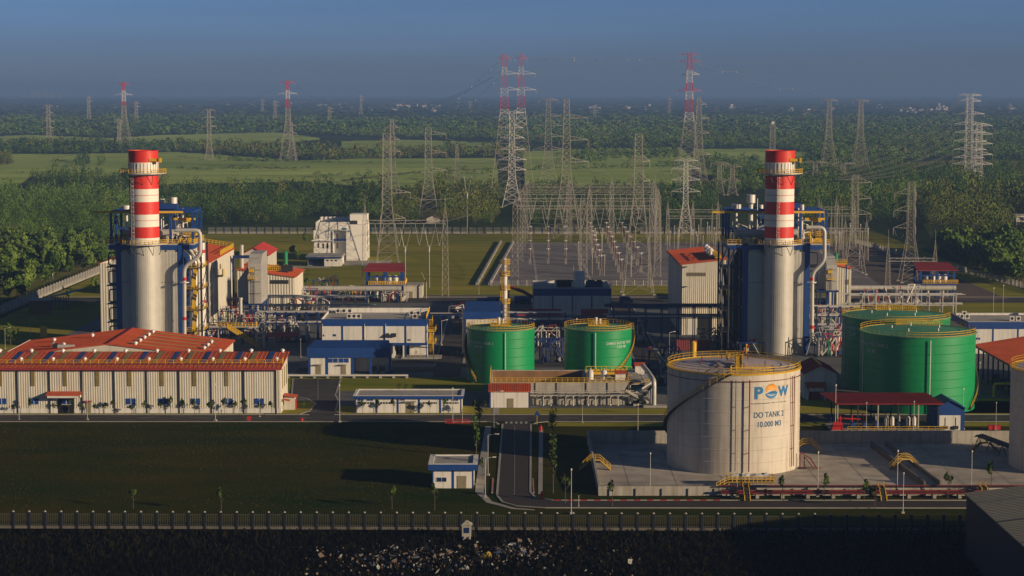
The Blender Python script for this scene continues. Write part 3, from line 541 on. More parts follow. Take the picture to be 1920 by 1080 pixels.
# ================================================================ WAREHOUSE (front hall with lean-to roof, rear hall with shallow gable)
STRAW = mat('straw_roof_light', (.44, .28, .10), .6, var=.15)
def warehouse():
    x0, x1, y0, y1, ze, zr = -126., -53.2, 452.4, 467.5, 10.6, 12.3
    t = T('warehouse', 'long cream corrugated warehouse with red roof and yellow roof railing', 'warehouse', -90, 452, 0)
    b = MB(); b.corr(x0, y0, x1, y0, 1.2, ze - .1, per=.55, dep=.05); b.corr(x1, y0, x1, y1, 1.2, ze - .1, zr - .1, per=.55, dep=.05); b.box(x0, x1, y0 + .02, y1, 0, 1.2)
    b.add([(x0, y1, 0), (x1, y1, 0), (x1, y1, zr), (x0, y1, zr)], [(0, 1, 2, 3)]); b.build('wall', CREAM, t)
    p = MB(); p.box(x0, x1 + .12, y0 - .14, y0 + .02, 0, 1.15); p.box(x1 - .02, x1 + .14, y0 + .03, y1, 0, 1.15); p.build('plinth', WHITE, t)
    r = MB(); r.croof((x0, y0 - .9, ze), (x1 + .5, y0 - .9, ze), (x1 + .5, y1, zr), (x0, y1, zr), per=1.0); ro = r.build('roof', REDROOF, t)
    g = MB(); g.box(x0, x1 + .5, y0 - 1.12, y0 - .9, ze - .45, ze - .02); ro2 = g.build('gutter', MAROON, t)
    rl = MB(); rl.rail([(x0, y0 + 2.4, ze + .28), (x1 + .2, y0 + 2.4, ze + .28)], 1.15, 1.9, .1); rl.rail([(x1 + .2, y0 + 2.4, ze + .28), (x1 + .2, y0 + 5, ze + .55)], 1.15, 1.5, .1); rl.build('railing', YEL, t)
    shade_strip = MB(); shade_strip.box(x0, x1 + .3, y0 + 2.3, y0 + 2.5, ze + .28, ze + .46); shade_strip.build('shadow_strip', DARK, t)  # thin dark strip stands for the shadow line below the railing
    sp = 7.42; n = 10
    for i in range(n):
        xp = x1 - .9 - i * sp
        d = MB(); d.box(xp - .09, xp + .09, y0 - .3, y0 - .12, 0, ze - .3); d.build('downpipe', DARK, t)
        if xp < x0 + 2: continue
        xc = xp - sp / 2 - .2
        if i: 
            w = MB(); w.box(xc - .42, xc + .42, y0 - .16, y0 - .04, 6.3, 10.2); f = w.build('rooflight_panel', AMBER, t)
            q = MB()
            for k in range(7): q.box(xc - .4, xc + .4, y0 - .2, y0 - .16, 6.5 + k * .55, 6.56 + k * .55)
            q.build('glazing_bar', DARK, f)
        if i in (5,): continue
        xw = xc + (.2 if i else 0.)
        w = MB(); w.box(xw - 1.05, xw + 1.05, y0 - .18, y0 - .05, 2.1, 3.45); f = w.build('window', GLASS if False else BLUE, t)
        q = MB(); q.box(xw - .05, xw + .05, y0 - .22, y0 - .18, 2.1, 3.45); q.box(xw - 1.1, xw + 1.1, y0 - .23, y0 - .18, 2.02, 2.1); q.build('window_frame', PYW, f)
    for k in range(3):
        w = MB(); w.box(x1 + .1, x1 + .2, y0 + 3.5 + k * 4, y0 + 3.9 + k * 4, 5.2, 9.8); w.build('rooflight_panel', AMBER, t)
    # roof stripes and vents
    def zro(y): return ze + (y - y0 + .9) / (y1 - y0 + .9) * (zr - ze)
    for i in range(10):
        xs = x1 - 3.4 - i * sp
        for dx, m, nm in ((0, BLUE, 'blue_roof_sheet'), (3.5, AMBER, 'roof_light')):
            if xs + dx < x0 + 1 or xs + dx > x1 - 1: continue
            k = MB(); ya, yb = y0 + 4.6, y1 - .3; k.slab((xs + dx - .55, ya, zro(ya) + .11), (xs + dx + .55, ya, zro(ya) + .11), (xs + dx + .55, yb, zro(yb) + .11), (xs + dx - .55, yb, zro(yb) + .11), .05); k.build(nm, m, t)
        for dx, yy in ((1.9, 6.2), (2.4, 14.4)):
            vx = xs + dx; 
            if vx < x0: continue
            v = MB(); z = zro(y0 + yy); v.cyl(vx, y0 + yy, z, z + .35, .28, .28, 12); v.cyl(vx, y0 + yy, z + .35, z + .65, .5, .48, 14); v.cyl(vx, y0 + yy, z + .65, z + .9, .48, .1, 14); v.build('roof_vent', VENTM, t, True)
    # entrance
    ex0 = XA(90, 750, y0); ex1 = XA(154, 750, y0); dx0 = XA(109, 750, y0); dx1 = XA(139, 750, y0)
    e = MB(); e.box(dx0, dx1, y0 - .16, y0 - .02, .02, 3.9); e.build('doorway', BLACK, t)
    e = MB(); e.prism([(y0 - 2.2, 4.35), (y0 - .1, 4.9), (y0 - .1, 5.1), (y0 - 2.2, 4.55)], 'x', ex0, ex1); c = e.build('door_canopy', REDROOF, t)
    e = MB(); e.box(ex0 + .1, ex1 - .1, y0 - 2.1, y0 - 1.9, 3.85, 4.34); e.box(ex0 + .1, ex0 + .3, y0 - 2.1, y0 - .1, 3.85, 4.34); e.box(ex1 - .3, ex1 - .1, y0 - 2.1, y0 - .1, 3.85, 4.34); e.build('fascia', WHITE, c)
    e = MB(); sx = XA(166, 750, y0); e.box(sx - .55, sx + .55, y0 - .18, y0 - .02, .1, 2.5); e.build('side_door', OLIVE, t)
    e = MB(); e.box(sx - .8, sx + .8, y0 - .9, y0 - .1, 2.7, 2.95); e.build('side_door_hood', MAROON, t)
    # rear hall
    t2 = T('warehouse', 'low wide red gable roofed hall with white ridge vents behind the cream warehouse', 'warehouse', -97, 470, 0)
    X0, X1, Y0, Y1, zE, zR = -121.5, -70.6, 469.5, 500, 10.9, 13.9; xm = -96.
    b = MB(); b.corr(X1, Y0, X1, Y1, 0, zE, per=.6); b.prism([(X0, 0), (X1, 0), (X1, zE), (xm, zR), (X0, zE)], 'y', Y0 - .0, Y0 + .15); b.prism([(X0, 0), (X1, 0), (X1, zE), (xm, zR), (X0, zE)], 'y', Y1 - .15, Y1); b.box(X0, X0 + .15, Y0, Y1, 0, zE); b.build('wall', CREAM, t2)
    r = MB(); r.croof((X1 + .5, Y0 - .4, zE - .03), (X1 + .5, Y1 + .5, zE - .03), (xm, Y1 + .5, zR + .06), (xm, Y0 - .4, zR + .06), per=1.1); r.croof((X0 - .5, Y1 + .5, zE - .03), (X0 - .5, Y0 - .4, zE - .03), (xm, Y0 - .4, zR + .06), (xm, Y1 + .5, zR + .06), per=1.1)
    ro = r.build('roof', mat('orange_red_roof_sheet', (.48, .088, .028), .6, spec=.12, var=.18, streak=.3, sc=.25, dirt=(.16, .03, .02)), t2)
    q = MB(); q.box(xm - .3, xm + .3, Y0 - .4, Y1 + .5, zR + .08, zR + .22); q.build('ridge_cap', MAROON, t2)
    q = MB(); q.box(X0 - .6, X0 - .45, Y0, Y1 + .5, zE - .3, zE + .1); q.build('gutter', PYW, t2)
    for i in range(5):
        for xs in (xm + 4, ):
            yy = Y0 + 4 + i * 5.5; z = zR - (xs - xm) / (X1 - xm) * (zR - zE) + .2; k = MB()
            k.slab((xs, yy, z), (xs + 19, yy, z - 19 / (X1 - xm) * (zR - zE)), (xs + 19, yy + .8, z - 19 / (X1 - xm) * (zR - zE)), (xs, yy + .9, z + .0), .05); k.build('roof_light', STRAW, t2)
    for xs, ys in [(xm + 6, a) for a in range(5)] + [(xm + 21.5, a) for a in (1, 2, 3)] + [(xm - 15, 1), (xm - 8, 3), (xm - 17.5, 3), (xm - 12, 0.6)]:
        yy = Y0 + 3 + ys * 5.8; z = zR - abs(xs - xm) / (X1 - xm) * (zR - zE) + .08
        v = MB(); v.cyl(xs, yy, z, z + .35, .28, .28, 12); v.cyl(xs, yy, z + .35, z + .65, .52, .5, 14); v.cyl(xs, yy, z + .65, z + .92, .5, .1, 14); v.build('roof_vent', VENTM, t2, True)
    q = MB(); q.tube([(-108.5, 472, 12.9), (-104.6, 472, 12.9)], .5, 12); q.box(-108.2, -107.9, 471.6, 472.4, 12, 12.9); q.box(-105.3, -105, 471.6, 472.4, 12, 12.9); fo_ = q.build('extract_fan', STEEL, t2, True)
    q = MB(); q.tube([(-109.6, 472, 13.0), (-108.5, 472, 13.0)], .72, 12); q.build('fan_cowl', DARK, fo_, True)
    # gable lean-to porch with fire cabinet
    t3 = T('porch', 'small red roofed porch with red hydrant cabinet on the warehouse gable wall', 'porch', -52, 456)
    b = MB(); b.box(-52.9, -50.4, 457, 460, 0, 2.9); b.build('wall', CREAM, t3); b = MB(); b.slab((-53, 456.6, 3.5), (-50, 456.6, 3.1), (-50, 460.4, 3.1), (-53, 460.4, 3.5), .12); b.build('roof', REDROOF, t3)
    b = MB(); b.box(-50.38, -50.2, 457.6, 459.4, .1, 2.4); b.build('door', RED, t3)
    b = MB(); b.slab((-52.9, 454, 2.9), (-51.3, 454, 2.6), (-51.3, 456, 2.6), (-52.9, 456, 2.9), .1); b.build('door_hood', REDROOF, t3)
warehouse()
# ================================================================ FLAT-ROOFED WHITE AND BLUE BUILDINGS
def ac_unit(x, y, z, label):
    t = T('condenser_unit', label, 'air conditioner', x, y, z, 'roof air conditioning units')
    b = MB(); b.box(x - .65, x + .65, y - .4, y + .4, z + .12, z + 1.35); b.box(x - .6, x - .45, y - .4, y + .4, z, z + .12); b.box(x + .45, x + .6, y - .4, y + .4, z, z + .12); b.build('casing', WHITE, t)
    f = MB(); f.tube([(x, y - .44, z + .74), (x, y - .405, z + .74)], .45, 14); f.build('fan_grille', DARK, t); return t
def flat_building(t, x0, x1, y0, y1, h, zb0, zb1, bays, par=.7, wallm=WHITE, bandm=BLUE, pil=True, over=.0, zsub=None, left=True):
    b = MB(); b.box(x0, x1, y0, y1, 0, zb1 - par); b.build('wall', wallm, t)
    r = MB(); r.box(x0 + .12, x1 - .12, y0 + .12, y1 - .12, zb1 - par + .004, zb1 - par + .15); r.build('roof', ROOFG, t)
    o = over
    f = MB(); f.box(x0 - .05 - o, x1 + .05 + o, y0 - .05 - o, y0 + .11, zb0, zb1); f.box(x1 - .11, x1 + .05 + o, y0 + .112, y1 + .05, zb0, zb1); f.box(x0 - .05 - o, x0 + .11, y0 + .112, y1 + .05, zb0, zb1); f.box(x0 + .112, x1 - .112, y1 - .11, y1 + .05, zb0, zb1); f.build('fascia', bandm, t)
    w = MB(); e = .02; w.box(x0 + .113, x1 - .113, y1 - .17, y1 - .113, zb1 - par + .16, zb1 - .03); w.box(x0 + .113, x0 + .17, y0 + .12, y1 - .18, zb1 - par + .16, zb1 - .03); w.box(x1 - .17, x1 - .113, y0 + .12, y1 - .18, zb1 - par + .16, zb1 - .03)
    w.box(x0 - .06 - o, x1 + .06 + o, y1 - .13, y1 + .06, zb1 + .003, zb1 + .07); w.box(x0 - .06 - o, x0 + .13, y0 + .13, y1 - .13, zb1 + .003, zb1 + .07); w.box(x1 - .13, x1 + .06 + o, y0 + .13, y1 - .13, zb1 + .003, zb1 + .07); w.box(x0 - .06 - o, x1 + .06 + o, y0 - .06 - o, y0 + .13, zb1 + .003, zb1 + .07); w.build('parapet', WHITE, t)
    if pil:
        for i in range(bays + 1):
            xp = x0 + (x1 - x0) * i / bays
            p = MB(); p.box(max(xp - .2, x0 - .03), min(xp + .2, x1 + .03), y0 - .07, y0 - .003, 0 if zsub is None else zsub, zb0 - .003); p.build('pilaster', bandm, t)
def door(t, x, y, w, h, m=OLIVE, canopy=True, z0=0.):
    b = MB(); b.box(x - w / 2, x + w / 2, y - .08, y - .004, z0 + .03, z0 + h); d = b.build('door', m, t)
    b = MB(); b.box(x + w * .32, x + w * .4, y - .14, y - .08, z0 + h * .42, z0 + h * .52); b.build('handle', STEEL, d)
    if canopy: b = MB(); b.box(x - w * .75, x + w * .75, y - .9, y - .004, z0 + h + .12, z0 + h + .28); b.build('door_canopy', CONC, t)
def window(t, x0, x1, y, z0, z1, m=GLASS, fr=PYW):
    b = MB(); b.box(x0, x1, y - .05, y - .004, z0, z1); w = b.build('window', m, t)
    b = MB(); b.box(x0 - .06, x1 + .06, y - .09, y - .051, z1, z1 + .06); b.box(x0 - .06, x1 + .06, y - .09, y - .051, z0 - .06, z0); b.box(x0 - .06, x0, y - .09, y - .051, z0, z1); b.box(x1, x1 + .06, y - .09, y - .051, z0, z1); b.box((x0 + x1) / 2 - .03, (x0 + x1) / 2 + .03, y - .09, y - .051, z0, z1); b.build('window_frame', fr, w)
def long_low():
    x0, x1, y0, y1 = -36., -11.6, 452.6, 462.5
    t = T('store_building', 'long low white building with blue fascia and flat grey roof by the main road', 'building', (x0 + x1) / 2, y0)
    flat_building(t, x0, x1, y0, y1, 4, 3.35, 4.05, 5, .35, over=.45)
    bw = (x1 - x0) / 5
    for i in range(5):
        a = x0 + i * bw
        if i != 2:
            b = MB(); b.box(a + .7, a + bw - .7, y0 - .05, y0 - .004, 2.15, 2.55); v = b.build('louvre', BLACK, t)
            b = MB()
            for k in range(6): b.box(a + .7 + k * .62, a + .82 + k * .62, y0 - .08, y0 - .051, 2.15, 2.55)
            b.build('louvre_bar', WHITE, v)
        if i in (0, 4): window(t, a + .6, a + 1.9, y0, 2.85, 3.25, BLUE); window(t, a + 2.7, a + 4.1, y0, 2.85, 3.25, BLUE)
    door(t, x0 + 2.5 * bw + .4, y0, 1.9, 2.5)
    window(t, x0 + 2 * bw + .6, x0 + 2 * bw + 1.6, y0, 2.9, 3.2, BLUE)
long_low()
def switchgear():
    x0, x1, y0, y1 = -52.7, -23.6, 546.5, 568
    t = T('switchgear_building', 'two storey white panelled building with blue bands and roof air conditioners', 'building', (x0 + x1) / 2, y0)
    b = MB(); b.box(x0, x1, y0, y1, 3.9, 10.2); b.box(x0, x1 - 9, y0 + .6, y1, 0, 3.88); b.box(x1 - 6.6, x1 - 6.2, y0, y0 + .4, 0, 3.88); b.box(x1 - 5, x1, y0 + 5, y1, 0, 3.88); b.build('wall', WHITE, t)
    r = MB(); r.box(x0 + .12, x1 - .12, y0 + .12, y1 - .12, 10.21, 10.35); r.build('roof', ROOFG, t)
    f = MB(); f.box(x0 - .06, x1 + .06, y0 - .06, y0 + .11, 8.95, 10.9); f.box(x1 - .11, x1 + .06, y0 + .112, y1 + .05, 8.95, 10.9); f.box(x0 - .06, x0 + .11, y0 + .112, y1 + .05, 8.95, 10.9); f.box(x0 + .112, x1 - .112, y1 - .11, y1 + .05, 8.95, 11.6); f.build('fascia', BLUE, t)
    w = MB(); w.box(x0 + .115, x1 - .115, y1 - .19, y1 - .113, 10.36, 11.6); w.box(x0 + .113, x0 + .18, y0 + .12, y1 - .2, 10.36, 10.88); w.box(x1 - .18, x1 - .113, y0 + .12, y1 - .2, 10.36, 10.88); w.box(x0 - .07, x0 + .2, y0 + .2, y1, 10.905, 10.98); w.box(x0 - .06, x1 + .06, y1 - .2, y1 + .06, 11.605, 11.68); w.build('parapet', WHITE, t)
    s = MB(); s.box(x0 - .05, x1 + .05, y0 - .06, y0 - .004, 3.6, 4.3); s.box(x1 + .004, x1 + .06, y0, y1, 3.6, 4.3); s.build('band', BLUE, t)
    for i in range(6):
        xp = x0 + (x1 - x0) * i / 5; p = MB(); p.box(max(xp - .22, x0 - .04), min(xp + .22, x1 + .04), y0 - .1, y0 - .062, .0, 8.94); p.build('pilaster', BLUE, t)
        if i in (0, 2, 3, 5): p = MB(); p.box(xp + .24, xp + .36, y0 - .2, y0 - .08, .2, 9.6); p.build('downpipe', PYW, t)
    def X(px): return XA(px, 630, y0)
    for a, c, z0, z1, m in ((603, 608, 6.1, 6.6, DARK), (624, 630, 6.1, 6.7, BLUE), (764, 770, 4.9, 5.3, DARK)):
        p = MB(); p.box(X(a), X(c), y0 - .05, y0 - .004, z0, z1); p.build('vent', m, t)
    for a in (721, 734):
        p = MB(); p.prism([(y0 - .004, 6.0), (y0 - .8, 6.0), (y0 - .8, 6.2), (y0 - .004, 7.0)], 'x', X(a), X(a + 9)); p.build('vent_hood', DARK, t)
    s = MB()                                     # yellow escape stair on the right end
    for z in (4.1, 7.4): s.rail([(x1 + .2, y0 + 1, z), (x1 + 2.4, y0 + 1, z), (x1 + 2.4, y0 + 9, z)], 1.1, 1.5, .1); s.box(x1 + .1, x1 + 2.4, y0 + 1, y0 + 9, z - .12, z)
    for z0, z1, ya, yb in ((0, 4.1, y0 + 9, y0 + 2), (4.1, 7.4, y0 + 2, y0 + 9), (7.4, 10.6, y0 + 9, y0 + 2)):
        s.slab((x1 + .5, ya, z0), (x1 + 1.5, ya, z0), (x1 + 1.5, yb, z1), (x1 + .5, yb, z1), .2); s.rail([(x1 + 1.5, ya, z0), (x1 + 1.5, yb, z1)], 1.1, 1.2, .1)
    s.rail([(x1 - .1, y0 + 1, 10.9), (x1 - .1, y1, 10.9)], 1.2, 1.6, .1)
    s.build('escape_stair', YEL, t)
    c = MB()
    for i in range(3): c.box(x1 - 4.6 + i * 1.4, x1 - 4.5 + i * 1.4, y0 + .6, y0 + .7, .1, 2.8)
    c.box(x1 - 4.7, x1 - 1.6, y0 + .6, y0 + .7, 1.2, 1.28); c.box(x1 - 4.7, x1 - 1.6, y0 + .6, y0 + .7, 2.7, 2.78); c.build('cage', STEEL, t)
    lad = MB(); lx = x1 - 7.6
    for sx in (0, .6): lad.bar((lx + sx, y0 + .4, 0), (lx + sx, y0 + .4, 3.8), .06)
    for k in range(8): lad.bar((lx, y0 + .4, .4 + k * .45), (lx + .6, y0 + .4, .4 + k * .45), .05)
    lad.build('ladder', DARK, t)
    pl = MB(); pl.box(x1 - 7, x1 + 4, y0 - 1.2, y0 + 5, .02, .3); pl.build('platform', CONC, t)
    for i, (px, py) in enumerate(((634, 587), (645, 587), (656, 587), (655, 597), (664, 597), (673, 597), (772, 591), (784, 591), (778, 597))):
        x, y = G(px, py, 10.4); ac_unit(x, min(y, y1 - 1), 10.35, ['first unit from the left against the back parapet of the two storey blue banded roof', 'second unit against the back parapet of the two storey blue banded roof', 'third unit against the back parapet of the two storey blue banded roof', 'left unit of three by the front edge of the two storey roof', 'middle unit of three by the front edge of the two storey roof', 'right unit of three by the front edge of the two storey roof', 'left rear unit at the right end of the two storey roof', 'right rear unit at the right end of the two storey roof', 'front unit at the right end of the two storey roof'][i])
switchgear()
def blue_lowblock():
    x0, x1, y0, y1 = -53.2, -31.6, 514.4, 524
    t = T('pump_building', 'low blue roofed building with white front, two doors and open bays at its right end', 'building', (x0 + x1) / 2, y0)
    xm = XA(660, 690, y0)
    b = MB(); b.box(x0 + .4, xm, y0, y1, 0, 4.5); b.box(xm, x1 - .3, y1 - 4, y1, 0, 4.5); b.build('wall', WHITE, t)
    b = MB(); b.box(x0 - .2, x1, y0 - .35, y1 + .2, 4.51, 7.1); b.add([(x0 - .2, y0 - .35, 7.102), (x1, y0 - .35, 7.102), (x1 - 1, y1 + .2, 7.9), (x0 + 1, y1 + .2, 7.9)], [(0, 1, 2, 3)]); b.prism([(x0 + 1.2, 7.1), (x1 - 1.2, 7.1), (x1 - 1.8, 7.85), (x0 + 1.8, 7.85)], 'y', y1 - .5, y1 + .15); b.build('roof', BLUE, t)
    for xp in (x0 + .1, XA(611, 690, y0), XA(659, 690, y0), XA(693, 690, y0), x1 - .45):
        p = MB(); p.box(xp, xp + .6, y0 - .12, y0 + .3, 0, 4.5); p.build('pillar', BLUE, t)
    for px in (597, 644): door(t, XA(px, 695, y0), y0, 1.3, 2.5)
    window(t, XA(615, 690, y0), XA(633, 690, y0), y0, 3.2, 4.3, BLUE); window(t, XA(635, 690, y0), XA(654, 690, y0), y0, 3.2, 4.3, BLUE)
    for i, px in enumerate((702, 717)):
        x = XA(px, 695, y0 + 3); q = T('transformer', ['grey transformer cabinet in the left part of the open bay of the blue roofed building', 'grey transformer cabinet at the right end of the open bay of the blue roofed building'][i], 'transformer', x, y0 + 3)
        b = MB(); b.box(x - .8, x + .8, y0 + 2.4, y0 + 3.8, 0, 2.2); b.build('tank', STEEL, q); b = MB()
        for k in range(6): b.box(x - .7 + k * .25, x - .6 + k * .25, y0 + 2.15, y0 + 2.39, .4, 1.9)
        b.build('radiator', DARK, q)
blue_lowblock()
def pipe_sleeper():
    y = 508.6; t = T('pipe_track', 'low ground pipes on concrete sleepers below the blue roofed building', 'pipeline', -42, y)
    for i in range(10):
        b = MB(); b.box(-58 + i * 3.4, -57.4 + i * 3.4, y - 1, y + 1, 0, .55); b.build('sleeper', KERB, t)
    for k, (dy, r) in enumerate(((-.7, .14), (-.2, .12), (.3, .16), (.8, .1))):
        b = MB(); b.tube([(-60, y + dy, .56 + r), (-26.8, y + dy, .56 + r)], r, 8); b.build('pipe', PIPEW, t, True)
pipe_sleeper()
def small_guard():
    x0, y0 = G(811, 916); x1, _ = G(888, 916); y1 = y0 + 9.
    t = T('guard_building', 'small flat roofed white building with deep blue fascia beside the access road', 'building', (x0 + x1) / 2, y0)
    flat_building(t, x0, x1, y0, y1, 4, 3.55, 4.7, 2, .35, over=.7, bandm=BLUE)
    door(t, XA(866, 905, y0), y0, 1.7, 2.4, canopy=False); window(t, XA(819, 895, y0), XA(837, 895, y0), y0, 1.3, 2.1)
small_guard()
def watch_box():
    x, y = G(875, 1011); t = T('watch_box', 'tiny white sentry box with pyramid roof outside the fence', 'sentry box', x, y)
    b = MB(); b.box(x - .75, x + .75, y - .75, y + .75, 0, 2.5); b.build('wall', CONC, t)
    b = MB(); b.cyl(x, y, 2.5, 3.2, 1.35, .1, 4); b.v = [(x + (vx - x) * .7071 - (vy - y) * .7071, y + (vx - x) * .7071 + (vy - y) * .7071, z) for vx, vy, z in b.v]; b.build('roof', CONC, t)
    b = MB(); b.box(x - .45, x + .45, y - .8, y - .76, 1.2, 2.1); b.build('window', GLASS, t)
    b = MB(); b.bar((x + .95, y - .2, 0), (x + .95, y + .5, 2.4), .07); b.bar((x + 1.3, y - .2, 0), (x + 1.3, y + .5, 2.4), .07); b.build('ladder', DARK, t)
watch_box()
def grey_shed():
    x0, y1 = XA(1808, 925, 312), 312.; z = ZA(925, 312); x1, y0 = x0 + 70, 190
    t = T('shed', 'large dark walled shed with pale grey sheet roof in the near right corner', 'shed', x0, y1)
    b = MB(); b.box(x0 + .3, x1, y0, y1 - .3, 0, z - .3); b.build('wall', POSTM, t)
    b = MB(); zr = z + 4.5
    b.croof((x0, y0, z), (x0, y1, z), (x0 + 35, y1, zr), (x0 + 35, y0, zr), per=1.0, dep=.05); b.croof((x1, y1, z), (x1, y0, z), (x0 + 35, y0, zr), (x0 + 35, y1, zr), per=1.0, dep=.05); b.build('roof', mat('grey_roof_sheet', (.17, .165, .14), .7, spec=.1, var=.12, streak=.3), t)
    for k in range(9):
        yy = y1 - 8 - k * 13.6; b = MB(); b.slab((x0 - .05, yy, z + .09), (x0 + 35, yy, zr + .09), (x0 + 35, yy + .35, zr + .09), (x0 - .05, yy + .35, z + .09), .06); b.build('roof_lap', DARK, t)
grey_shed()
# ================================================================ STORAGE TANKS
def spiral(t, cx, cy, r, z0, z1, a0, a1, m=YEL):
    b = MB(); n = 46; st = MB()
    for i in range(n + 1):
        f = i / n; a = a0 + (a1 - a0) * f; z = z0 + (z1 - z0) * f; c, s = math.cos(a), math.sin(a)
        if i < n:
            f2 = (i + 1) / n; a2 = a0 + (a1 - a0) * f2; zz = z0 + (z1 - z0) * f2; c2, s2 = math.cos(a2), math.sin(a2)
            b.slab((cx + r * c, cy + r * s, z), (cx + (r + .75) * c, cy + (r + .75) * s, z), (cx + (r + .75) * c2, cy + (r + .75) * s2, zz), (cx + r * c2, cy + r * s2, zz), .14)
            for h in (.55, 1.1): st.wire3((cx + (r + .75) * c, cy + (r + .75) * s, z + h), (cx + (r + .75) * c2, cy + (r + .75) * s2, zz + h), .09)
        if i % 2 == 0: st.wire3((cx + (r + .75) * c, cy + (r + .75) * s, z), (cx + (r + .75) * c, cy + (r + .75) * s, z + 1.1), .08)
    o = b.build('spiral_stair', DARK, t); st.build('handrail', m, o)
def tank(name, label, cx, cy, r, h, m, dm, zd=.7, rings=8):
    t = T(name, label, 'storage tank', cx, cy)
    b = MB(); vs = []; n = 96
    for k in range(rings + 1):
        z = h * k / rings
        for z2, q in ((z, r), (z + .08, r + .06), (z + .16, r)): 
            if z2 <= h: vs.append((z2, q))
    for (za, ra), (zb, rb) in zip(vs[:-1], vs[1:]): b.cyl(cx, cy, za, zb, ra, rb, n, 0, 0)
    sh = b.build('shell', m, t, True)
    b = MB(); b.cyl(cx, cy, h - .02, h + zd, r + .08, .3, 64, 0, 2); b.build('roof_deck', dm, t, True)
    b = MB(); b.ring(cx, cy, h + .1, r - .05, n=48, w=.09); b.build('railing', YEL, t)
    b = MB(); b.cyl(cx, cy, h - .12, h + .06, r + .22, r + .22, 96, 0, 3); b.build('rim_angle', YEL if m is not GREEN else GREEND, t)
    return t, sh
def do_tank():
    Yf = YG(893); cy = Yf + 13.05; zc = cy * CT + 64 * ST; r = 123.5 / F * zc; cx = XA(1374.5, 790, cy); h = ZA(703, Yf)
    t, sh = tank('fuel_tank', 'large cream fuel tank lettered DO TANK 2 with a blue and orange logo', cx, cy, r, h, TANKC, TANKD, .9)
    def lab(txt, sz, px, py, m=LETT, bold=0., sx=1.):
        s = (px - 1374.5) / 123.5; ph = math.asin(s); return text_on_cyl(txt, sz, cx, cy, r, ph, ZA(py, cy - r * math.cos(ph)), bold, m, 'lettering', t, sx)
    lab('DO TANK 2', 1.5, 1429, 782, bold=.018, sx=.84); lab('10.000 M3', 1.5, 1429, 799.5, bold=.018, sx=.84)
    lab('P', 3.1, 1406.5, 747, LOGB, .14, 1.12); lab('W', 2.6, 1455, 741, LOGB, .12, .95)
    ph = math.asin((1431.5 - 1374.5) / 123.5); zc_ = ZA(733.5, cy - r * math.cos(ph))
    def disc(P, m, e):
        b = MB(); vs = [(cx + (r + e) * math.sin(ph + u / r), cy - (r + e) * math.cos(ph + u / r), zc_ + v) for u, v in P]
        b.add(vs, [tuple(range(len(vs)))]); b.build('logo', m, t)
    pi = [(1.42 * math.cos(a), 1.42 * math.sin(a)) for a in [k * PI / 18 for k in range(-1, 20)]]
    n = 17
    for k in range(n):                                    # rays round the sun
        a = PI * (k + .15) / n - .05; b_ = PI * (k + .8) / n - .05; disc([(1.08 * math.cos(a), 1.08 * math.sin(a)), (1.5 * math.cos(a), 1.5 * math.sin(a)), (1.5 * math.cos(b_), 1.5 * math.sin(b_)), (1.08 * math.cos(b_), 1.08 * math.sin(b_))], LOGO, .055)
    disc([(1.12 * math.cos(a), 1.12 * math.sin(a)) for a in [-.15 + k * (PI + .3) / 16 for k in range(17)]] + [(x, -.02 + .34 * math.cos(x / 1.1 * 1.5)) for x in (-.8, -.4, 0, .4, .8)], LOGO, .06)
    lo = [(1.42 * math.cos(a), 1.42 * math.sin(a)) for a in [PI + .28 + k * (PI - .42) / 16 for k in range(17)]]
    disc(lo + [(x, -.18 + .32 * math.cos((x - .35) * 1.3) - .1) for x in (1.15, .8, .4, 0, -.4, -.8, -1.1)], LOGB, .065)
    disc([(-1.2, -.5), (-.6, -.78), (0, -.86), (.6, -.78), (.9, -.62), (.5, -.68), (0, -.70), (-.6, -.6)], PYW, .075)
    q_ = random.Random(2); u = -4.3; b = MB()              # the illegibly small strapline under the logo, as its row of dark marks
    while u < 3.9:
        w_ = q_.uniform(.08, .2); z0_ = zc_ - 2.35 + q_.uniform(0, .04); vs = [(cx + (r + .055) * math.sin(ph + a / r), cy - (r + .055) * math.cos(ph + a / r), z_) for a, z_ in ((u, z0_), (u + w_, z0_), (u + w_, z0_ + .15), (u, z0_ + .15))]
        b.add(vs, [(0, 1, 2, 3)]); u += w_ + (.13 if q_.random() < .8 else .34)
    b.build('lettering', DARK, t)
    spiral(t, cx, cy, r, 1.2, h + .2, math.radians(128), math.radians(262))
    for px, red, rr in ((1388.5, True, .13), (1365, False, .07), (1471.5, True, .09), (1475.5, True, .09)):
        s = (px - 1374.5) / 123.5; ph2 = math.asin(s); q = r + (.75 if px < 1400 and red else .35)
        x, y = cx + q * math.sin(ph2), cy - q * math.cos(ph2); b = MB(); b.tube([(x, y, 1.0), (x, y, h - .9)], rr, 8)
        for z in (4.5, 9, 13.5): b.bar((cx + r * math.sin(ph2), cy - r * math.cos(ph2), z), (x, y, z), .12)
        b.build('riser_pipe', MATS['red_pipe'] if red else DARK, t, True)
    b = MB(); P = [(cx + (r + .3) * math.cos(a), cy + (r + .3) * math.sin(a), h - 1.3) for a in [math.radians(190 + k * 4) for k in range(42)]]; b.tube(P, .07, 6); b.build('spray_ring', MATS['red_pipe'], t)
    # roof furniture
    b = MB(); xw = cx + .4; b.rail([(cx - 2, cy - r + .6, h + .2), (cx + 6.4, cy - r * .86, h + .2), (cx + 6.4, cy - r * .7, h + .25), (cx - 1.5, cy - r * .72, h + .25), (cx - 2, cy - r + .6, h + .2)], 1.1, 1., .1); b.build('gauge_platform', YEL, t)
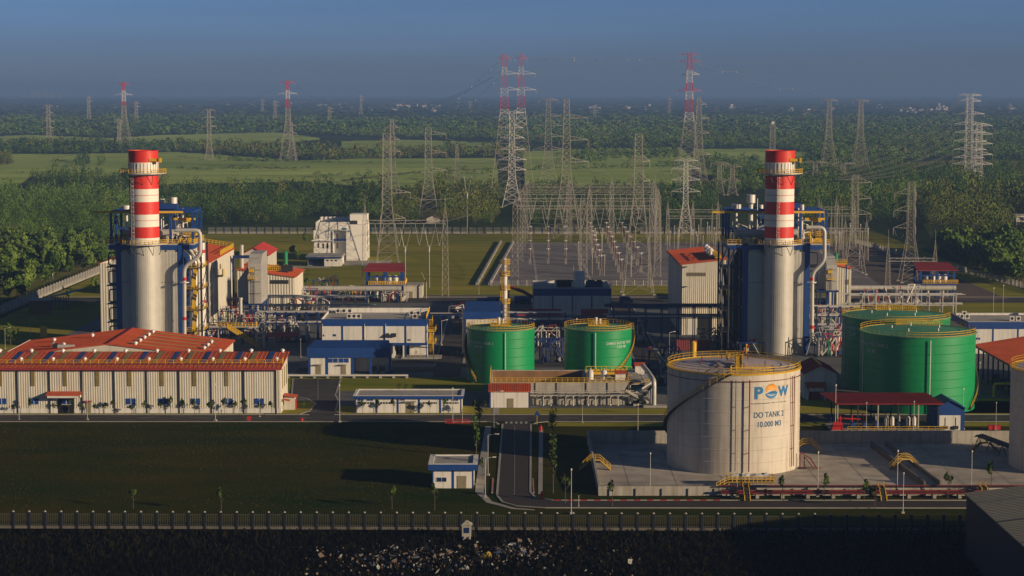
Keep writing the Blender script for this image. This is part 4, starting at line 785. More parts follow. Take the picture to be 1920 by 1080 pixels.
    b = MB(); b.slab((cx - .6, cy - 9, h + .5), (cx + .6, cy - 9, h + .5), (cx + 1.4, cy - .5, h + 2.2), (cx + .2, cy - .5, h + 2.2), .15); b.rail([(cx + .6, cy - 9, h + .5), (cx + 1.4, cy - .5, h + 2.2)], 1.1, 1, .1); b.rail([(cx - .6, cy - 9, h + .5), (cx + .2, cy - .5, h + 2.2)], 1.1, 1, .1)
    b.rail([(cx - 1.4, cy - 1.5, h + 1.2), (cx + 1.6, cy - 1.5, h + 1.2), (cx + 1.6, cy + 1.5, h + 1.2), (cx - 1.4, cy + 1.5, h + 1.2), (cx - 1.4, cy - 1.5, h + 1.2)], 1.2, .8, .1); b.build('centre_walkway', YEL, t)
    b = MB(); b.slab((cx - 4.5, cy - 5, h + .7), (cx - .4, cy - 6, h + .7), (cx + .2, cy - 3, h + .95), (cx - 3.4, cy - 2.2, h + .95), .12); b.build('cover_sheet', SLAB, t)
    for k in range(7): b = MB(); a = math.radians(60 + k * 44); b.cyl(cx + 7 * math.cos(a), cy + 7 * math.sin(a), h + .3, h + 1.5, .09, .09, 6); b.build('roof_nozzle', MATS['red_pipe'], t)
    return cx, cy, r, h
mat('red_pipe', (.15, .022, .018), .5)
DO = do_tank()
cx = XA(1897, 780, DO[1] - 3) + DO[2]
t, _ = tank('fuel_tank', 'cream fuel tank cut off by the right edge of the photo', cx, DO[1] - 3, DO[2], DO[3], TANKC, TANKD, .9)
def demin(px, txt, label, tx):
    Yf = YG(721); r = 63.6 / F * (Yf + 9); cy = Yf + r; cx = XA(px, 660, cy); h = ZA(621.5, Yf)
    t, _ = tank('water_tank', label, cx, cy, r, h, GREEN, GREEND, .8, 6)
    ph = math.asin(max(-.97, (tx - px) / 63.6)); text_on_cyl('DEMIN WATER TANK ' + txt, .92, cx, cy, r, ph, ZA(645, cy - r * math.cos(ph)), .012, LETW, 'lettering', t, .9); text_on_cyl('3.000 M3', .92, cx, cy, r, ph, ZA(652, cy - r * math.cos(ph)), .012, LETW, 'lettering', t, .9)
    b = MB(); s = (px + 1 - px) / 63.6; b.tube([(cx + .2 + (1 if txt == '2' else -1.2), cy - r - .25, .3), (cx + .2 + (1 if txt == '2' else -1.2), cy - r - .25, h - .3)], .11, 8); b.build('overflow_pipe', PIPEW, t, True)
    b = MB(); b.box(cx - 2.6, cx + 2.6, cy - 3.2, cy + 2, h + .75, h + .9); b.rail([(cx - 2.6, cy - 3.2, h + .9), (cx + 2.6, cy - 3.2, h + .9), (cx + 2.6, cy + 2, h + .9), (cx - 2.6, cy + 2, h + .9), (cx - 2.6, cy - 3.2, h + .9)], 1.1, .7, .1); b.build('roof_platform', YEL, t)
    b = MB(); b.cyl(cx - .5, cy, h + .7, h + 2.6, .35, .35, 10); b.build('vent_pipe', PIPEW, t, True); b = MB(); b.cyl(cx + .6, cy + .5, h + .7, h + 2.2, .25, .25, 10); b.build('vent_pipe', PIPEW, t, True)
    spiral(t, cx, cy, r, .6, h, math.radians(-75) if txt == '1' else math.radians(228), math.radians(15) if txt == '1' else math.radians(150))
    return cx, cy, r, h
D2 = demin(939, '2', 'green water tank nearer the blue roofed building, lettered DEMIN WATER TANK 2', 896)
D1 = demin(1121, '1', 'green water tank behind the concrete basin, lettered DEMIN WATER TANK 1', 1163)
def service(px, pyr, pyb, R_, txt, label, dy=0.):
    Yf = YG(778) + dy; cy = Yf + R_; cx = XA(px, 690, cy)
    h = 17.75
    t, _ = tank('water_tank', label, cx, cy, R_, h, GREEN, GREEND, .9, 9)
    ph = math.radians(-66); text_on_cyl('SERVICE WATER TANK ' + txt, 1.15, cx, cy, R_, ph, 15.0, .015, LETW, 'lettering', t, .85); text_on_cyl('10.000 M3', 1.15, cx, cy, R_, ph, 13.4, .015, LETW, 'lettering', t, .85)
    b = MB(); b.tube([(cx + .15, cy - R_ - .45, .3), (cx + .15, cy - R_ - .45, h - .6)], .13, 8)
    for z in (4, 9, 14): b.bar((cx + .15, cy - R_, z), (cx + .15, cy - R_ - .45, z), .12)
    b.build('overflow_pipe', PIPEW, t, True)
    b = MB(); b.tube([(cx - R_ * .99, cy - 2.4, .3), (cx - R_ * .99, cy - 2.4, h)], .12, 8); b.build('level_pipe', PIPEW, t, True)
    b = MB(); b.rail([(cx - 3, cy + R_ - 2.6, h + .1), (cx + 7, cy + R_ - 3.6, h + .1)], 1.3, .5, .12); b.build('gauge_platform', YEL, t)
    for k in range(5): a = k * 1.25 + .4; b = MB(); b.cyl(cx + 6 * math.cos(a), cy + 6 * math.sin(a), h + .4, h + 1.2, .15, .15, 8); b.build('vent_pipe', PIPEW, t, True)
    spiral(t, cx, cy, R_, .6, h, math.radians(-40), math.radians(60))
    return cx, cy
SV2 = service(1719.5, 619, 778, 13.3, '2', 'big green water tank in front, lettered SERVICE WATER TANK 2')
SV1 = service(1678, 588, 0, 13.3, '1', 'big green water tank mostly hidden behind the other big green tank', 32.)
# ================================================================ BASIN AND ITS HOUSE
def basin():
    x0, x1, y0, y1, h = 4.4 - 9.6, 27.5, 464.6, 486, 5.3
    t = T('basin', 'long open concrete treatment basin with yellow railings in front of the green tanks', 'basin', 10, y0)
    b = MB(); w = .4
    b.box(x0, x1, y0, y0 + w, 0, h); b.box(x0, x1, y1 - w, y1, 0, h); b.box(x0, x0 + w, y0 + w, y1 - w, 0, h); b.box(x1 - w, x1, y0 + w, y1 - w, 0, h); b.box(x0 + 22.5, x0 + 23, y0 + w, y1 - w, 0, h)
    for xx in (x0 + 11, x0 + 16, x0 + 23, x0 + 28): b.box(xx - .25, xx + .25, y0 - .25, y0 - .003, 0, h)
    b.build('wall', CONC, t)
    b = MB(); b.box(x0 + w, x1 - w, y0 + w, y1 - w, .2, 2.2); b.build('sludge_bed', BROWN, t)
    b = MB(); b.box(x0 + w + .003, x1 - w, y1 - w - .06, y1 - w - .003, 2.2, h - .2); b.build('stained_lining', BROWN, t)
    b = MB(); b.rail([(x0, y0 + .2, h), (x1, y0 + .2, h), (x1, y1 - .2, h)], 1.1, 1.3, .1); b.rail([(x0, y0 + .2, h), (x0, y1 - .2, h)], 1.1, 1.5, .1); b.build('railing', YEL, t)
    b = MB(); b.box(x0 + 23, x1 + 3, y0 + .5, y1 - 1, h + .003, h + .25); b.build('deck', CONC, t)
    b = MB(); b.rail([(x0 + 23, y0 + 10, h + .25), (x0 + 34, y0 + 10, h + .25)], 2.2, 1.2, .12); b.box(x0 + 24, x0 + 33, y0 + 9, y0 + 9.6, h + .6, h + 1.2); b.tube([(x0 + 24, y0 + 11, h + 1.4), (x0 + 33, y0 + 11, h + 1.4)], .3, 8); b.build('dosing_frame', YEL, t)
    for i, px in enumerate((1107, 1132.5)):
        x = XA(px, 695, y0 + 4); q = T('dosing_tank', ['left of two small white domed tanks on the basin deck', 'right of two small white domed tanks on the basin deck'][i], 'tank', x, y0 + 4, h + .25)
        b = MB(); b.cyl(x, y0 + 4, h + .25, h + 2.0, .75, .75, 20, 0, 1); b.cyl(x, y0 + 4, h + 2.0, h + 2.4, .75, .5, 20, 0, 0); b.cyl(x, y0 + 4, h + 2.4, h + 2.6, .5, .15, 20); b.build('shell', PIPEW, q, True)
        b = MB(); b.cyl(x, y0 + 4, h + 2.6, h + 2.85, .16, .16, 10); b.build('lid', STEEL, q)
    # front pipe rack
    p = T('pipe_rack', 'low pipe rack of dark vertical risers along the basin front wall', 'pipe rack', 18, y0 - 1.5)
    xa, xb = 4.6, 26
    for k in range(9): xx = xa + k * (xb - xa) / 8; b = MB(); b.box(xx - .1, xx + .1, y0 - 1.6, y0 - 1.4, 0, 3.1); b.build('post', DARK, p)
    for z, dy, r in ((3.2, 1.7, .14), (3.15, 1.3, .12), (2.5, 1.5, .16), (2.15, 1.2, .1), (3.5, 1.1, .09)):
        b = MB(); b.tube([(xa - .5, y0 - dy, z), (xb + 6, y0 - dy, z)], r, 8); b.build('pipe', STEEL, p, True)
    for k in range(12):
        xx = xa + 1 + k * 1.75; b = MB(); b.pipe([(xx, y0 - 2.4, .3), (xx, y0 - 2.4, 2.2), (xx + .4, y0 - 1.5, 2.5)], .09, 7); b.cyl(xx, y0 - 2.4, .2, .55, .22, .22, 8); b.build('riser', STEEL if k % 3 else DARK, p, True)
    # house
    hx0, hx1, hy0, hy1 = -5.2, 4.2, 460.3, 464.3
    t = T('pump_house', 'small white pump house with red lean-to roof and blue corner in front of the basin', 'building', 0, hy0)
    b = MB(); b.box(hx0, hx1, hy0, hy1, 0, 3.95); b.build('wall', WHITE, t)
    b = MB(); b.croof((hx0 - .3, hy0 - .4, 4.0), (hx1 + .2, hy0 - .4, 4.0), (hx1 + .2, hy1, 5.2), (hx0 - .3, hy1, 5.2), per=.5, dep=.08); b.build('roof', REDROOF, t)
    for xx in (hx0 - .06, hx1 - .25): b = MB(); b.box(xx, xx + .32, hy0 - .07, hy0 - .003, 0, 3.95); b.build('corner_trim', BLUE, t)
    door(t, XA(957, 757, hy0), hy0, 1.5, 2.2, canopy=False)
    # sludge house corner: platform, small red huts, chute
    for (pa, pb, pt, pbm, Yd, lab) in ((1191, 1209, 683, 702, 480, 'tiny red roofed white hut raised at the back right end of the basin'), (1154, 1173, 698, 715, 466.5, 'tiny red roofed white hut at the front right end of the basin deck')):
        xa_, xb_ = XA(pa, pbm, Yd), XA(pb, pbm, Yd); zt = ZA(pt, Yd); zb = ZA(pbm, Yd)
        q = T('control_hut', lab, 'hut', xa_, Yd, zb); b = MB(); b.box(xa_, xb_, Yd, Yd + 2.4, zb, zt - .3); b.build('wall', WHITE, q); b = MB(); b.slab((xa_ - .2, Yd - .3, zt - .25), (xb_ + .2, Yd - .3, zt - .25), (xb_ + .2, Yd + 2.6, zt + .15), (xa_ - .2, Yd + 2.6, zt + .15), .12); b.build('roof', REDROOF, q)
    q = T('steel_platform', 'raised yellow railed steel platform at the right end of the basin', 'platform', 31, 474)
    b = MB(); b.box(27.6, 33.5, 466, 483, 4.6, 4.8); b.build('deck', STEEL, q); b = MB(); b.rail([(27.6, 466, 4.8), (33.5, 466, 4.8), (33.5, 483, 4.8)], 1.1, 1.2, .1); b.build('railing', YEL, q)
    for xx in (28, 33): 
        for yy in (466.3, 474, 482.5): b = MB(); b.box(xx - .12, xx + .12, yy - .12, yy + .12, 0, 4.6); b.build('leg', STEEL, q)
    b = MB(); b.slab((28, 464.8, 0.1), (29.2, 464.8, .1), (33.2, 464.8, 4.6), (32, 464.8, 4.6), .3); b.rail([(28.6, 464.8, .3), (32.6, 464.8, 4.6)], 1, .9, .09); b.build('stair', STEEL, q)
    q = T('conveyor', 'grey sloping screw conveyor below the basin platform', 'conveyor', 29, 463); b = MB(); b.tube([(26.6, 463, 3.6), (32, 463.5, .6)], .45, 8); b.build('trough', CONC, q); b = MB(); b.tube([(33, 465, 5.4), (29, 463, 3.1)], .25, 8); b.build('chute', STEEL, q)
    b = MB(); b.box(28.5, 32, 462.4, 464.4, 0.02, .5); b.build('base', CONC, q)
    x, y = G(1226, 763); q = T('cooling_pipe', 'tall bent grey pipe standing on a concrete block right of the basin', 'pipe', x, y)
    b = MB(); b.pipe([(x, y, .4), (x, y, 6.2), (x - .9, y + 6, 7.3), (x - 1.6, y + 16, 7.5)], .55, 12); b.build('pipe', STEEL, q, True); b = MB(); b.box(x - 2.6, x + 3, y - 1.4, y + 1.2, .02, .5); b.build('plinth', KERB, q)
basin()
# ================================================================ BUND
def bund():
    t = T('bund_wall', 'low concrete bund wall enclosing the cream fuel tanks', 'wall', 60, 386)
    b = MB(); x0, x1, y0, y1, h = 15.8, 150, 358.8, 413, 1.8; w = .35
    b.box(x0, x1, y0, y0 + w, 0, h); b.box(x0, x1, y1, y1 + w, 0, h + .9); b.prism([(y0 + w, 0), (y1, 0), (y1, h + .9), (y0 + w, h)], 'x', x0, x0 + w)
    for k in range(28): b.box(x0 + 2 + k * 4.8, x0 + 2.3 + k * 4.8, y0 - .25, y0 - .003, 0, h - .4)
    b.build('wall', CONC, t)
    xa, ya = G(1655, 842); xb, yb = G(1745, 914)
    c = T('drain_channel', 'sloping open concrete drain trough crossing the bund floor', 'drain', xa, ya)
    d = Vector((xb - xa, yb - ya, 0)).normalized(); n = Vector((-d.y, d.x, 0)); A = Vector((xa - .8, ya + 1.5, 0)); B = Vector((xb, yb - 1.0, 0))
    for s, nm in ((-1.5, 'side_wall'), (1.5, 'side_wall')):
        b = MB(); o = n * s; o2 = n * (s + .35); b.add([A + o, B + o, B + o2, A + o2] + [v + Vector((0, 0, 1.35)) for v in (A + o, B + o, B + o2, A + o2)], [(0, 3, 2, 1), (4, 5, 6, 7), (0, 1, 5, 4), (1, 2, 6, 5), (2, 3, 7, 6), (3, 0, 4, 7)]); b.build(nm, PLINM, c)
    b = MB(); b.add([A - n * 1.14 + Vector((0, 0, .5)), B - n * 1.14 + Vector((0, 0, .5)), B + n * 1.49 + Vector((0, 0, .5)), A + n * 1.49 + Vector((0, 0, .5))], [(0, 1, 2, 3)]); b.build('bed', SLAB, c)
    def crossover(px, py, ang, lab, h=2.0, s=1.):
        x, y = G(px, py); q = T('stair_crossover', lab, 'steps', x, y); q.rotation_euler = (0, 0, ang); ORG[q.name] = (0, 0, 0)
        b = MB(); b.box(-.9, .9, -.5, .5, h - .12, h)
        for sg in (-1, 1):
            b.slab((sg * 3.0, -.5, .1), (sg * 3.0, .5, .1), (sg * .9, .5, h), (sg * .9, -.5, h), .15)
        b.build('tread', DARK, q)
        b = MB()
        for yy in (-.5, .5):
            b.rail([(-3.0, yy, .1), (-.9, yy, h), (.9, yy, h), (3.0, yy, .1)], 1.1, 1.05, .055)
        b.build('handrail', YEL, q)
    crossover(1116, 882, 0, 'yellow railed crossover steps on the left bund wall')
    crossover(1695, 880, .35, 'yellow railed crossover steps over the drain trough')
    crossover(1512, 850, 0, 'yellow railed steps beside the right flank of the lettered cream tank')
    crossover(1846, 848, .2, 'yellow railed steps near the right-hand cream tank')
    for px, lab in ((1398, 'front bund steps under the white sheet below the lettered tank'), (1652, 'front bund steps in the middle right of the bund wall'), (1843, 'front bund steps near the grey roofed shed')): crossover(px, 934, PI / 2, 'yellow railed ' + lab)
    q = T('valve_platform', 'yellow railed valve platform under a white sheet at the foot of the lettered tank', 'platform', 45, 372)
    x, y = G(1408, 915); b = MB(); b.box(x - 4.4, x + 4.2, y - 1, y + 1.6, 1.1, 1.25); b.build('deck', DARK, q); b = MB(); b.rail([(x - 4.4, y - 1, 1.25), (x + 4.2, y - 1, 1.25), (x + 4.2, y + 1.6, 1.25), (x - 4.4, y + 1.6, 1.25)], 1.1, .8, .11); b.rail([(x - 6.6, y - 1, 0), (x - 4.4, y - 1, 1.25)], 1.1, .8, .11); b.build('railing', YEL, q)
    for k in range(5): b = MB(); xx = x - 4.2 + k * 2.05; b.box(xx - .08, xx + .08, y - .9, y - .75, 0, 1.1); b.build('leg', YEL, q)
    s = MB(); vs = []
    for j in range(5):
        for i in range(12): vs.append((x - 3.6 + i * .65, y - .9 + j * .7, 2.7 + R.uniform(-.22, .22) - .25 * abs(j - 2)))
    s.add(vs, [(j * 12 + i, j * 12 + i + 1, (j + 1) * 12 + i + 1, (j + 1) * 12 + i) for j in range(4) for i in range(11)]); tag(s.build('tarpaulin', TARP, None, org=(x, y, 2.7)), 'rumpled white sheet draped over the valve platform by the lettered tank', 'tarpaulin')
    # red pipes on front wall and pipe track with sleepers
    p = T('pipe_track', 'dull red fire pipes carried on short concrete blocks along the front bund wall', 'pipeline', 80, 356)
    for z, dy, r in ((2.1, .3, .13), (1.25, .9, .2), (.9, 1.5, .16)):
        b = MB(); b.tube([(38, 358.2 - dy, z), (125, 358.2 - dy, z)], r, 8); b.build('pipe', MATS['red_pipe'], p, True)
    for k in range(19): b = MB(); xx = 40 + k * 4.6; b.box(xx - .3, xx + .3, 356.2, 357.8, 0, .75); b.build('sleeper', KERB, p)
    p = T('fire_riser', 'red braced pipe risers beside the lower right of the lettered cream tank', 'pipe', *G(1500, 880)); x, y = G(1500, 880); b = MB()
    b.pipe([(x, y, 0), (x, y, 3.4), (x + 2, y, 2.2), (x + 3.2, y - 1, .3)], .12, 7); b.pipe([(x + .8, y, 0), (x + .8, y, 2.6), (x + 2.6, y - 1, .3)], .1, 7); b.bar((x - .5, y, .4), (x + 4, y - 1, .4), .1); b.build('pipe', MATS['red_pipe'], p, True); b = MB(); b.box(x - .3, x + 1.2, y - .3, y + .3, .0, .3); b.build('base', DARK, p)
    # pipe bridge at right
    p = T('pipe_bridge', 'dark trestle pipe bridge running to the right-hand cream tank', 'pipe bridge', *G(1860, 850)); 
    (xa, ya), (xb, yb) = G(1835, 838), G(1925, 872)
    for k in range(5):
        f = k / 4; xx, yy = xa + (xb - xa) * f, ya + (yb - ya) * f; b = MB(); b.bar((xx - .8, yy, 0), (xx, yy, 2.2), .16); b.bar((xx + .8, yy, 0), (xx, yy, 2.2), .16); b.bar((xx - 1, yy, 2.2), (xx + 1, yy, 2.2), .18); b.build('trestle', DARK, p)
    for o in (-.7, -.2, .3, .8): b = MB(); b.tube([(xa + o, ya + o, 2.5), (xb + o, yb + o, 2.5)], .2, 8); b.build('pipe', DARK if o < 0 else MATS['red_pipe'], p, True)
    p = T('yellow_pipe', 'bright yellow bent fuel pipe left of the right-hand tank', 'pipe', *G(1850, 760)); x, y = G(1852, 738); b = MB(); b.pipe([(x, y - 6, 0.2), (x, y - 6, 3.3), (x + 14, y - 6, 3.6)], .3, 10); b.build('pipe', YEL, p, True); b = MB(); b.box(x - .5, x + .5, y - 6.5, y - 5.5, 0, .3); b.build('base', KERB, p)
bund()
# ================================================================ PUMP CANOPY, BLUE HOUSE, SMALL RED HOUSE, RIGHT SHED
def canopy():
    y0, y1 = 428.5, 437; x0, x1 = XA(1553, 805, y0), XA(1768, 805, y0)
    t = T('canopy', 'open pump shelter with long dull red roof on slim steel posts', 'shelter', (x0 + x1) / 2, y0)
    zf, zb = ZA(756, y0), ZA(737, y1)
    b = MB(); b.croof((x0 + 1.6, y0 - .6, zf), (x1, y0 - .6, zf), (x1 - 2.0, y1 + .6, zb), (x0 - .6, y1 + .6, zb), per=.45, dep=.07); b.build('roof', MAROON, t)
    for k in range(6):
        xx = x0 + 2 + k * (x1 - x0 - 3) / 5
        b = MB(); b.box(xx - .12, xx + .12, y0 - .12, y0 + .12, 0, zf - .2); b.build('post', STEEL if k % 2 == 0 else DARK, t); b = MB(); b.box(xx - .13, xx + .13, y1 - .13, y1 + .13, 0, zb - .25); b.build('post', NAVY, t)
    b = MB(); b.box(x0 + 1.6, x1 - .3, y0 - .1, y0 + .1, zf - .45, zf - .2); b.box(x0, x1 - 2, y1 - .1, y1 + .1, zb - .5, zb - .22); b.build('beam', NAVY, t)
    b = MB(); b.box(x0 + .5, x1 - .5, y0 - .8, y1, .12, .3); b.build('floor_slab', CONC, t)
    for i in range(7):
        xx = x0 + 3.2 + i * 2.6; q = T('fuel_pump', 'blue and red fuel pump set in a row under the long dull red canopy', 'pump', xx, y0 + 3, .3, 'pump sets under the canopy')
        b = MB(); b.box(xx - .8, xx + .8, y0 + 1.6, y0 + 4.6, .3, .6); b.build('base', DARK, q); b = MB(); b.tube([(xx, y0 + 1.8, 1.1), (xx, y0 + 3.2, 1.1)], .5, 12); b.build('motor', BLUE, q, True); b = MB(); b.tube([(xx, y0 + 3.3, 1.05), (xx, y0 + 4.2, 1.05)], .42, 10); b.pipe([(xx, y0 + 3.8, 1.2), (xx, y0 + 3.8, 2.6), (xx, y0 + 6, 2.8)], .16, 8); b.build('casing', RED if i < 3 else STEEL, q, True)
    for i, px in enumerate((1662, 1673, 1703, 1714)):
        xx = XA(px, 785, y0 + 1.5); q = T('filter_vessel', ['first shiny upright filter from the left under the canopy', 'second shiny upright filter from the left under the canopy', 'third shiny upright filter from the left under the canopy', 'rightmost shiny upright filter under the canopy'][i], 'vessel', xx, y0 + 1.5, .3)
        b = MB(); b.cyl(xx, y0 + 1.5, 1.0, 2.6, .45, .45, 14); b.cyl(xx, y0 + 1.5, 2.6, 3.0, .45, .15, 14); b.build('shell', PIPEW, q, True)
        for a in (0, 2.1, 4.2): b = MB(); b.bar((xx + .4 * math.cos(a), y0 + 1.5 + .4 * math.sin(a), .3), (xx + .4 * math.cos(a), y0 + 1.5 + .4 * math.sin(a), 1.1), .08); b.build('leg', STEEL, q)
    q = T('railing', 'orange yellow guard railing along the front of the pump shelter', 'railing', x0 + 8, y0 - 1.2, 0); b = MB(); b.rail([(x0 + 4, y0 - 1.3, .1), (x0 + 26, y0 - 1.3, .1)], 1.1, 1.5, .09); b.build('rail', YEL, q)
    q = T('fire_pump', 'red fire pump skid at the left end under the canopy', 'pump', x0 + 2, y0 + .4); b = MB(); b.box(x0 + .8, x0 + 3.2, y0 - .6, y0 + 1, .1, 1.0); b.tube([(x0 + 1, y0, 1.5), (x0 + 3, y0, 1.5)], .5, 10); b.build('pump', RED, q, True); b = MB(); b.pipe([(x0 + 2, y0, 1.5), (x0 + 2, y0, 2.8), (x0 + 7, y0, 2.6)], .17, 8); b.build('pipe', RED, q, True)
    hx0, hx1, hy = 92.2, 98.6, 428.8
    t = T('control_house', 'small blue gabled house with white front panel at the right end of the canopy', 'building', 95, hy)
    b = MB(); b.prism([(hx0, 0), (hx1, 0), (hx1, 5.0), ((hx0 + hx1) / 2, 6.6), (hx0, 5.0)], 'y', hy, hy + 9); b.build('wall', BLUE, t)
    b = MB(); b.slab((hx0 - .4, hy - .4, 4.9), (hx0 - .4, hy + 9.3, 4.9), ((hx0 + hx1) / 2, hy + 9.3, 6.8), ((hx0 + hx1) / 2, hy - .4, 6.8), .14); b.slab(((hx0 + hx1) / 2, hy - .4, 6.8), ((hx0 + hx1) / 2, hy + 9.3, 6.8), (hx1 + .4, hy + 9.3, 4.9), (hx1 + .4, hy - .4, 4.9), .14); b.build('roof', NAVY, t)
    b = MB(); b.box(hx0 + .9, hx1 - .9, hy - .06, hy - .004, .1, 3.4); b.build('front_panel', WHITE, t)
    for k, xx in enumerate((hx0 + 2.2, hx1 - 1.9)):
        b = MB(); b.box(xx - .5, xx + .5, hy - .5, hy - .07, .4, 1.1); b.build('condenser', DARK, t); b = MB(); b.box(xx - .04, xx + .04, hy - .14, hy - .07, 1.1, 2.9); b.build('conduit', DARK, t)
canopy()
def red_house():
    y0 = YG(748); x0, x1 = XA(1508, 740, y0), XA(1568, 740, y0); y1 = y0 + 14; xm = (x0 + x1) / 2; ze = ZA(699, y0); zr = ZA(691, y0)
    t = T('gatehouse', 'small pale house with dull red gable roof left of the big green tanks', 'building', xm, y0)
    b = MB(); b.prism([(x0, 0), (x1, 0), (x1, ze), (xm, zr + .6), (x0, ze)], 'y', y0, y1); b.build('wall', WHITE, t)
    b = MB(); b.croof((x1 + .4, y0 - .5, ze - .1), (x1 + .4, y1 + .5, ze - .1), (xm, y1 + .5, zr + .85), (xm, y0 - .5, zr + .85), per=.7); b.croof((x0 - .4, y1 + .5, ze - .1), (x0 - .4, y0 - .5, ze - .1), (xm, y0 - .5, zr + .85), (xm, y1 + .5, zr + .85), per=.7); b.build('roof', MAROON, t)
    b = MB(); b.box(xm - .25, xm + .25, y0 - .5, y1 + .5, zr + .88, zr + 1.05); b.build('ridge_cap', YEL, t)
    xa, xb = XA(1511, 735, y0), XA(1545, 735, y0)
    b = MB(); b.slab((xa - .3, y0 - 2.6, 3.2), (xb + .3, y0 - 2.6, 3.2), (xb + .3, y0, 4.1), (xa - .3, y0, 4.1), .15); b.build('porch_roof', REDROOF, t); b = MB(); b.box(xa, xb, y0 - 2.5, y0 - 2.3, 2.2, 3.1); b.box(xa, xa + .3, y0 - 2.5, y0 - .05, 0, 3.1); b.box(xb - .3, xb, y0 - 2.5, y0 - .05, 0, 3.1); b.build('porch_wall', WHITE, t)
    b = MB(); b.box(xa + .9, xb - .9, y0 - .4, y0 - .05, .1, 2.2); b.build('door', RED, t)
red_house()
def right_shed():
    ya, yb = 455., 520.; z = 8.2
    A = G(1842, 646, z); B = G(1905, 690, z)
    x0 = min(A[0], B[0]); y1 = A[1]; y0 = B[1] - 12
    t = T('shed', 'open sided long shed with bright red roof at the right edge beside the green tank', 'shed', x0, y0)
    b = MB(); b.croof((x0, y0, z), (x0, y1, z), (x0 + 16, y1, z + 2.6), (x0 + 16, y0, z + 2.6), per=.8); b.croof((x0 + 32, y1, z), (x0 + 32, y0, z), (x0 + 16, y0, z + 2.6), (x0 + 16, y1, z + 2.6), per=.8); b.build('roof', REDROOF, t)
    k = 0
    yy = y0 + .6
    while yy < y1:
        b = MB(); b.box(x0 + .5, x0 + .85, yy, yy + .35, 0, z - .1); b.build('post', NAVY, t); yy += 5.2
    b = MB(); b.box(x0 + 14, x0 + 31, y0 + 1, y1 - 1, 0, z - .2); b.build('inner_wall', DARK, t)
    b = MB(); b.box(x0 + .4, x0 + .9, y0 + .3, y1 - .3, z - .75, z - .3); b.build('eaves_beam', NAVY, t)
    for i in range(6):
        yy = y0 + 8 + i * 8; q = T('pump_set', 'dark pump set in a row inside the open red roofed shed', 'pump', x0 + 5, yy, 0, 'pumps inside the open shed'); b = MB(); b.tube([(x0 + 3, yy, 1.0), (x0 + 5, yy, 1.0)], .6, 10); b.build('motor', NAVY, q, True); b = MB(); b.box(x0 + 2.6, x0 + 6, yy - .8, yy + .8, .05, .4); b.build('base', CONC, q)
    # white and blue flat building behind
    y0 = 556.; x0 = XA(1815, 640, y0); t = T('switchgear_building', 'white and blue flat roofed building behind the big green tanks at right', 'building', x0 + 20, y0)
    z1 = ZA(603.5, y0); z0_ = ZA(617, y0)
    flat_building(t, x0, x0 + 42, y0, y0 + 22, 10, z0_, z1, 6, .7)
    window(t, x0 + 2.2, x0 + 3.4, y0, z0_ - 3, z0_ - 2.4, BLUE)
    for i, (px, py) in enumerate(((1803, 598), (1813, 598), (1789, 583), (1897, 602), (1909, 602), (1915, 588))):
        x, y = G(px, py, z1 - .6); ac_unit(x, min(max(y, y0 + 1), y0 + 20), z1 - .55, ['left front unit at the near left corner of the flat roof behind the green tanks', 'right front unit at the near left corner of the flat roof behind the green tanks', 'single unit near the back left corner of the flat roof behind the green tanks', 'left unit by the front edge at the right end of the flat roof', 'right unit by the front edge at the right end of the flat roof', 'unit far back at the right end of the flat roof'][i])
right_shed()
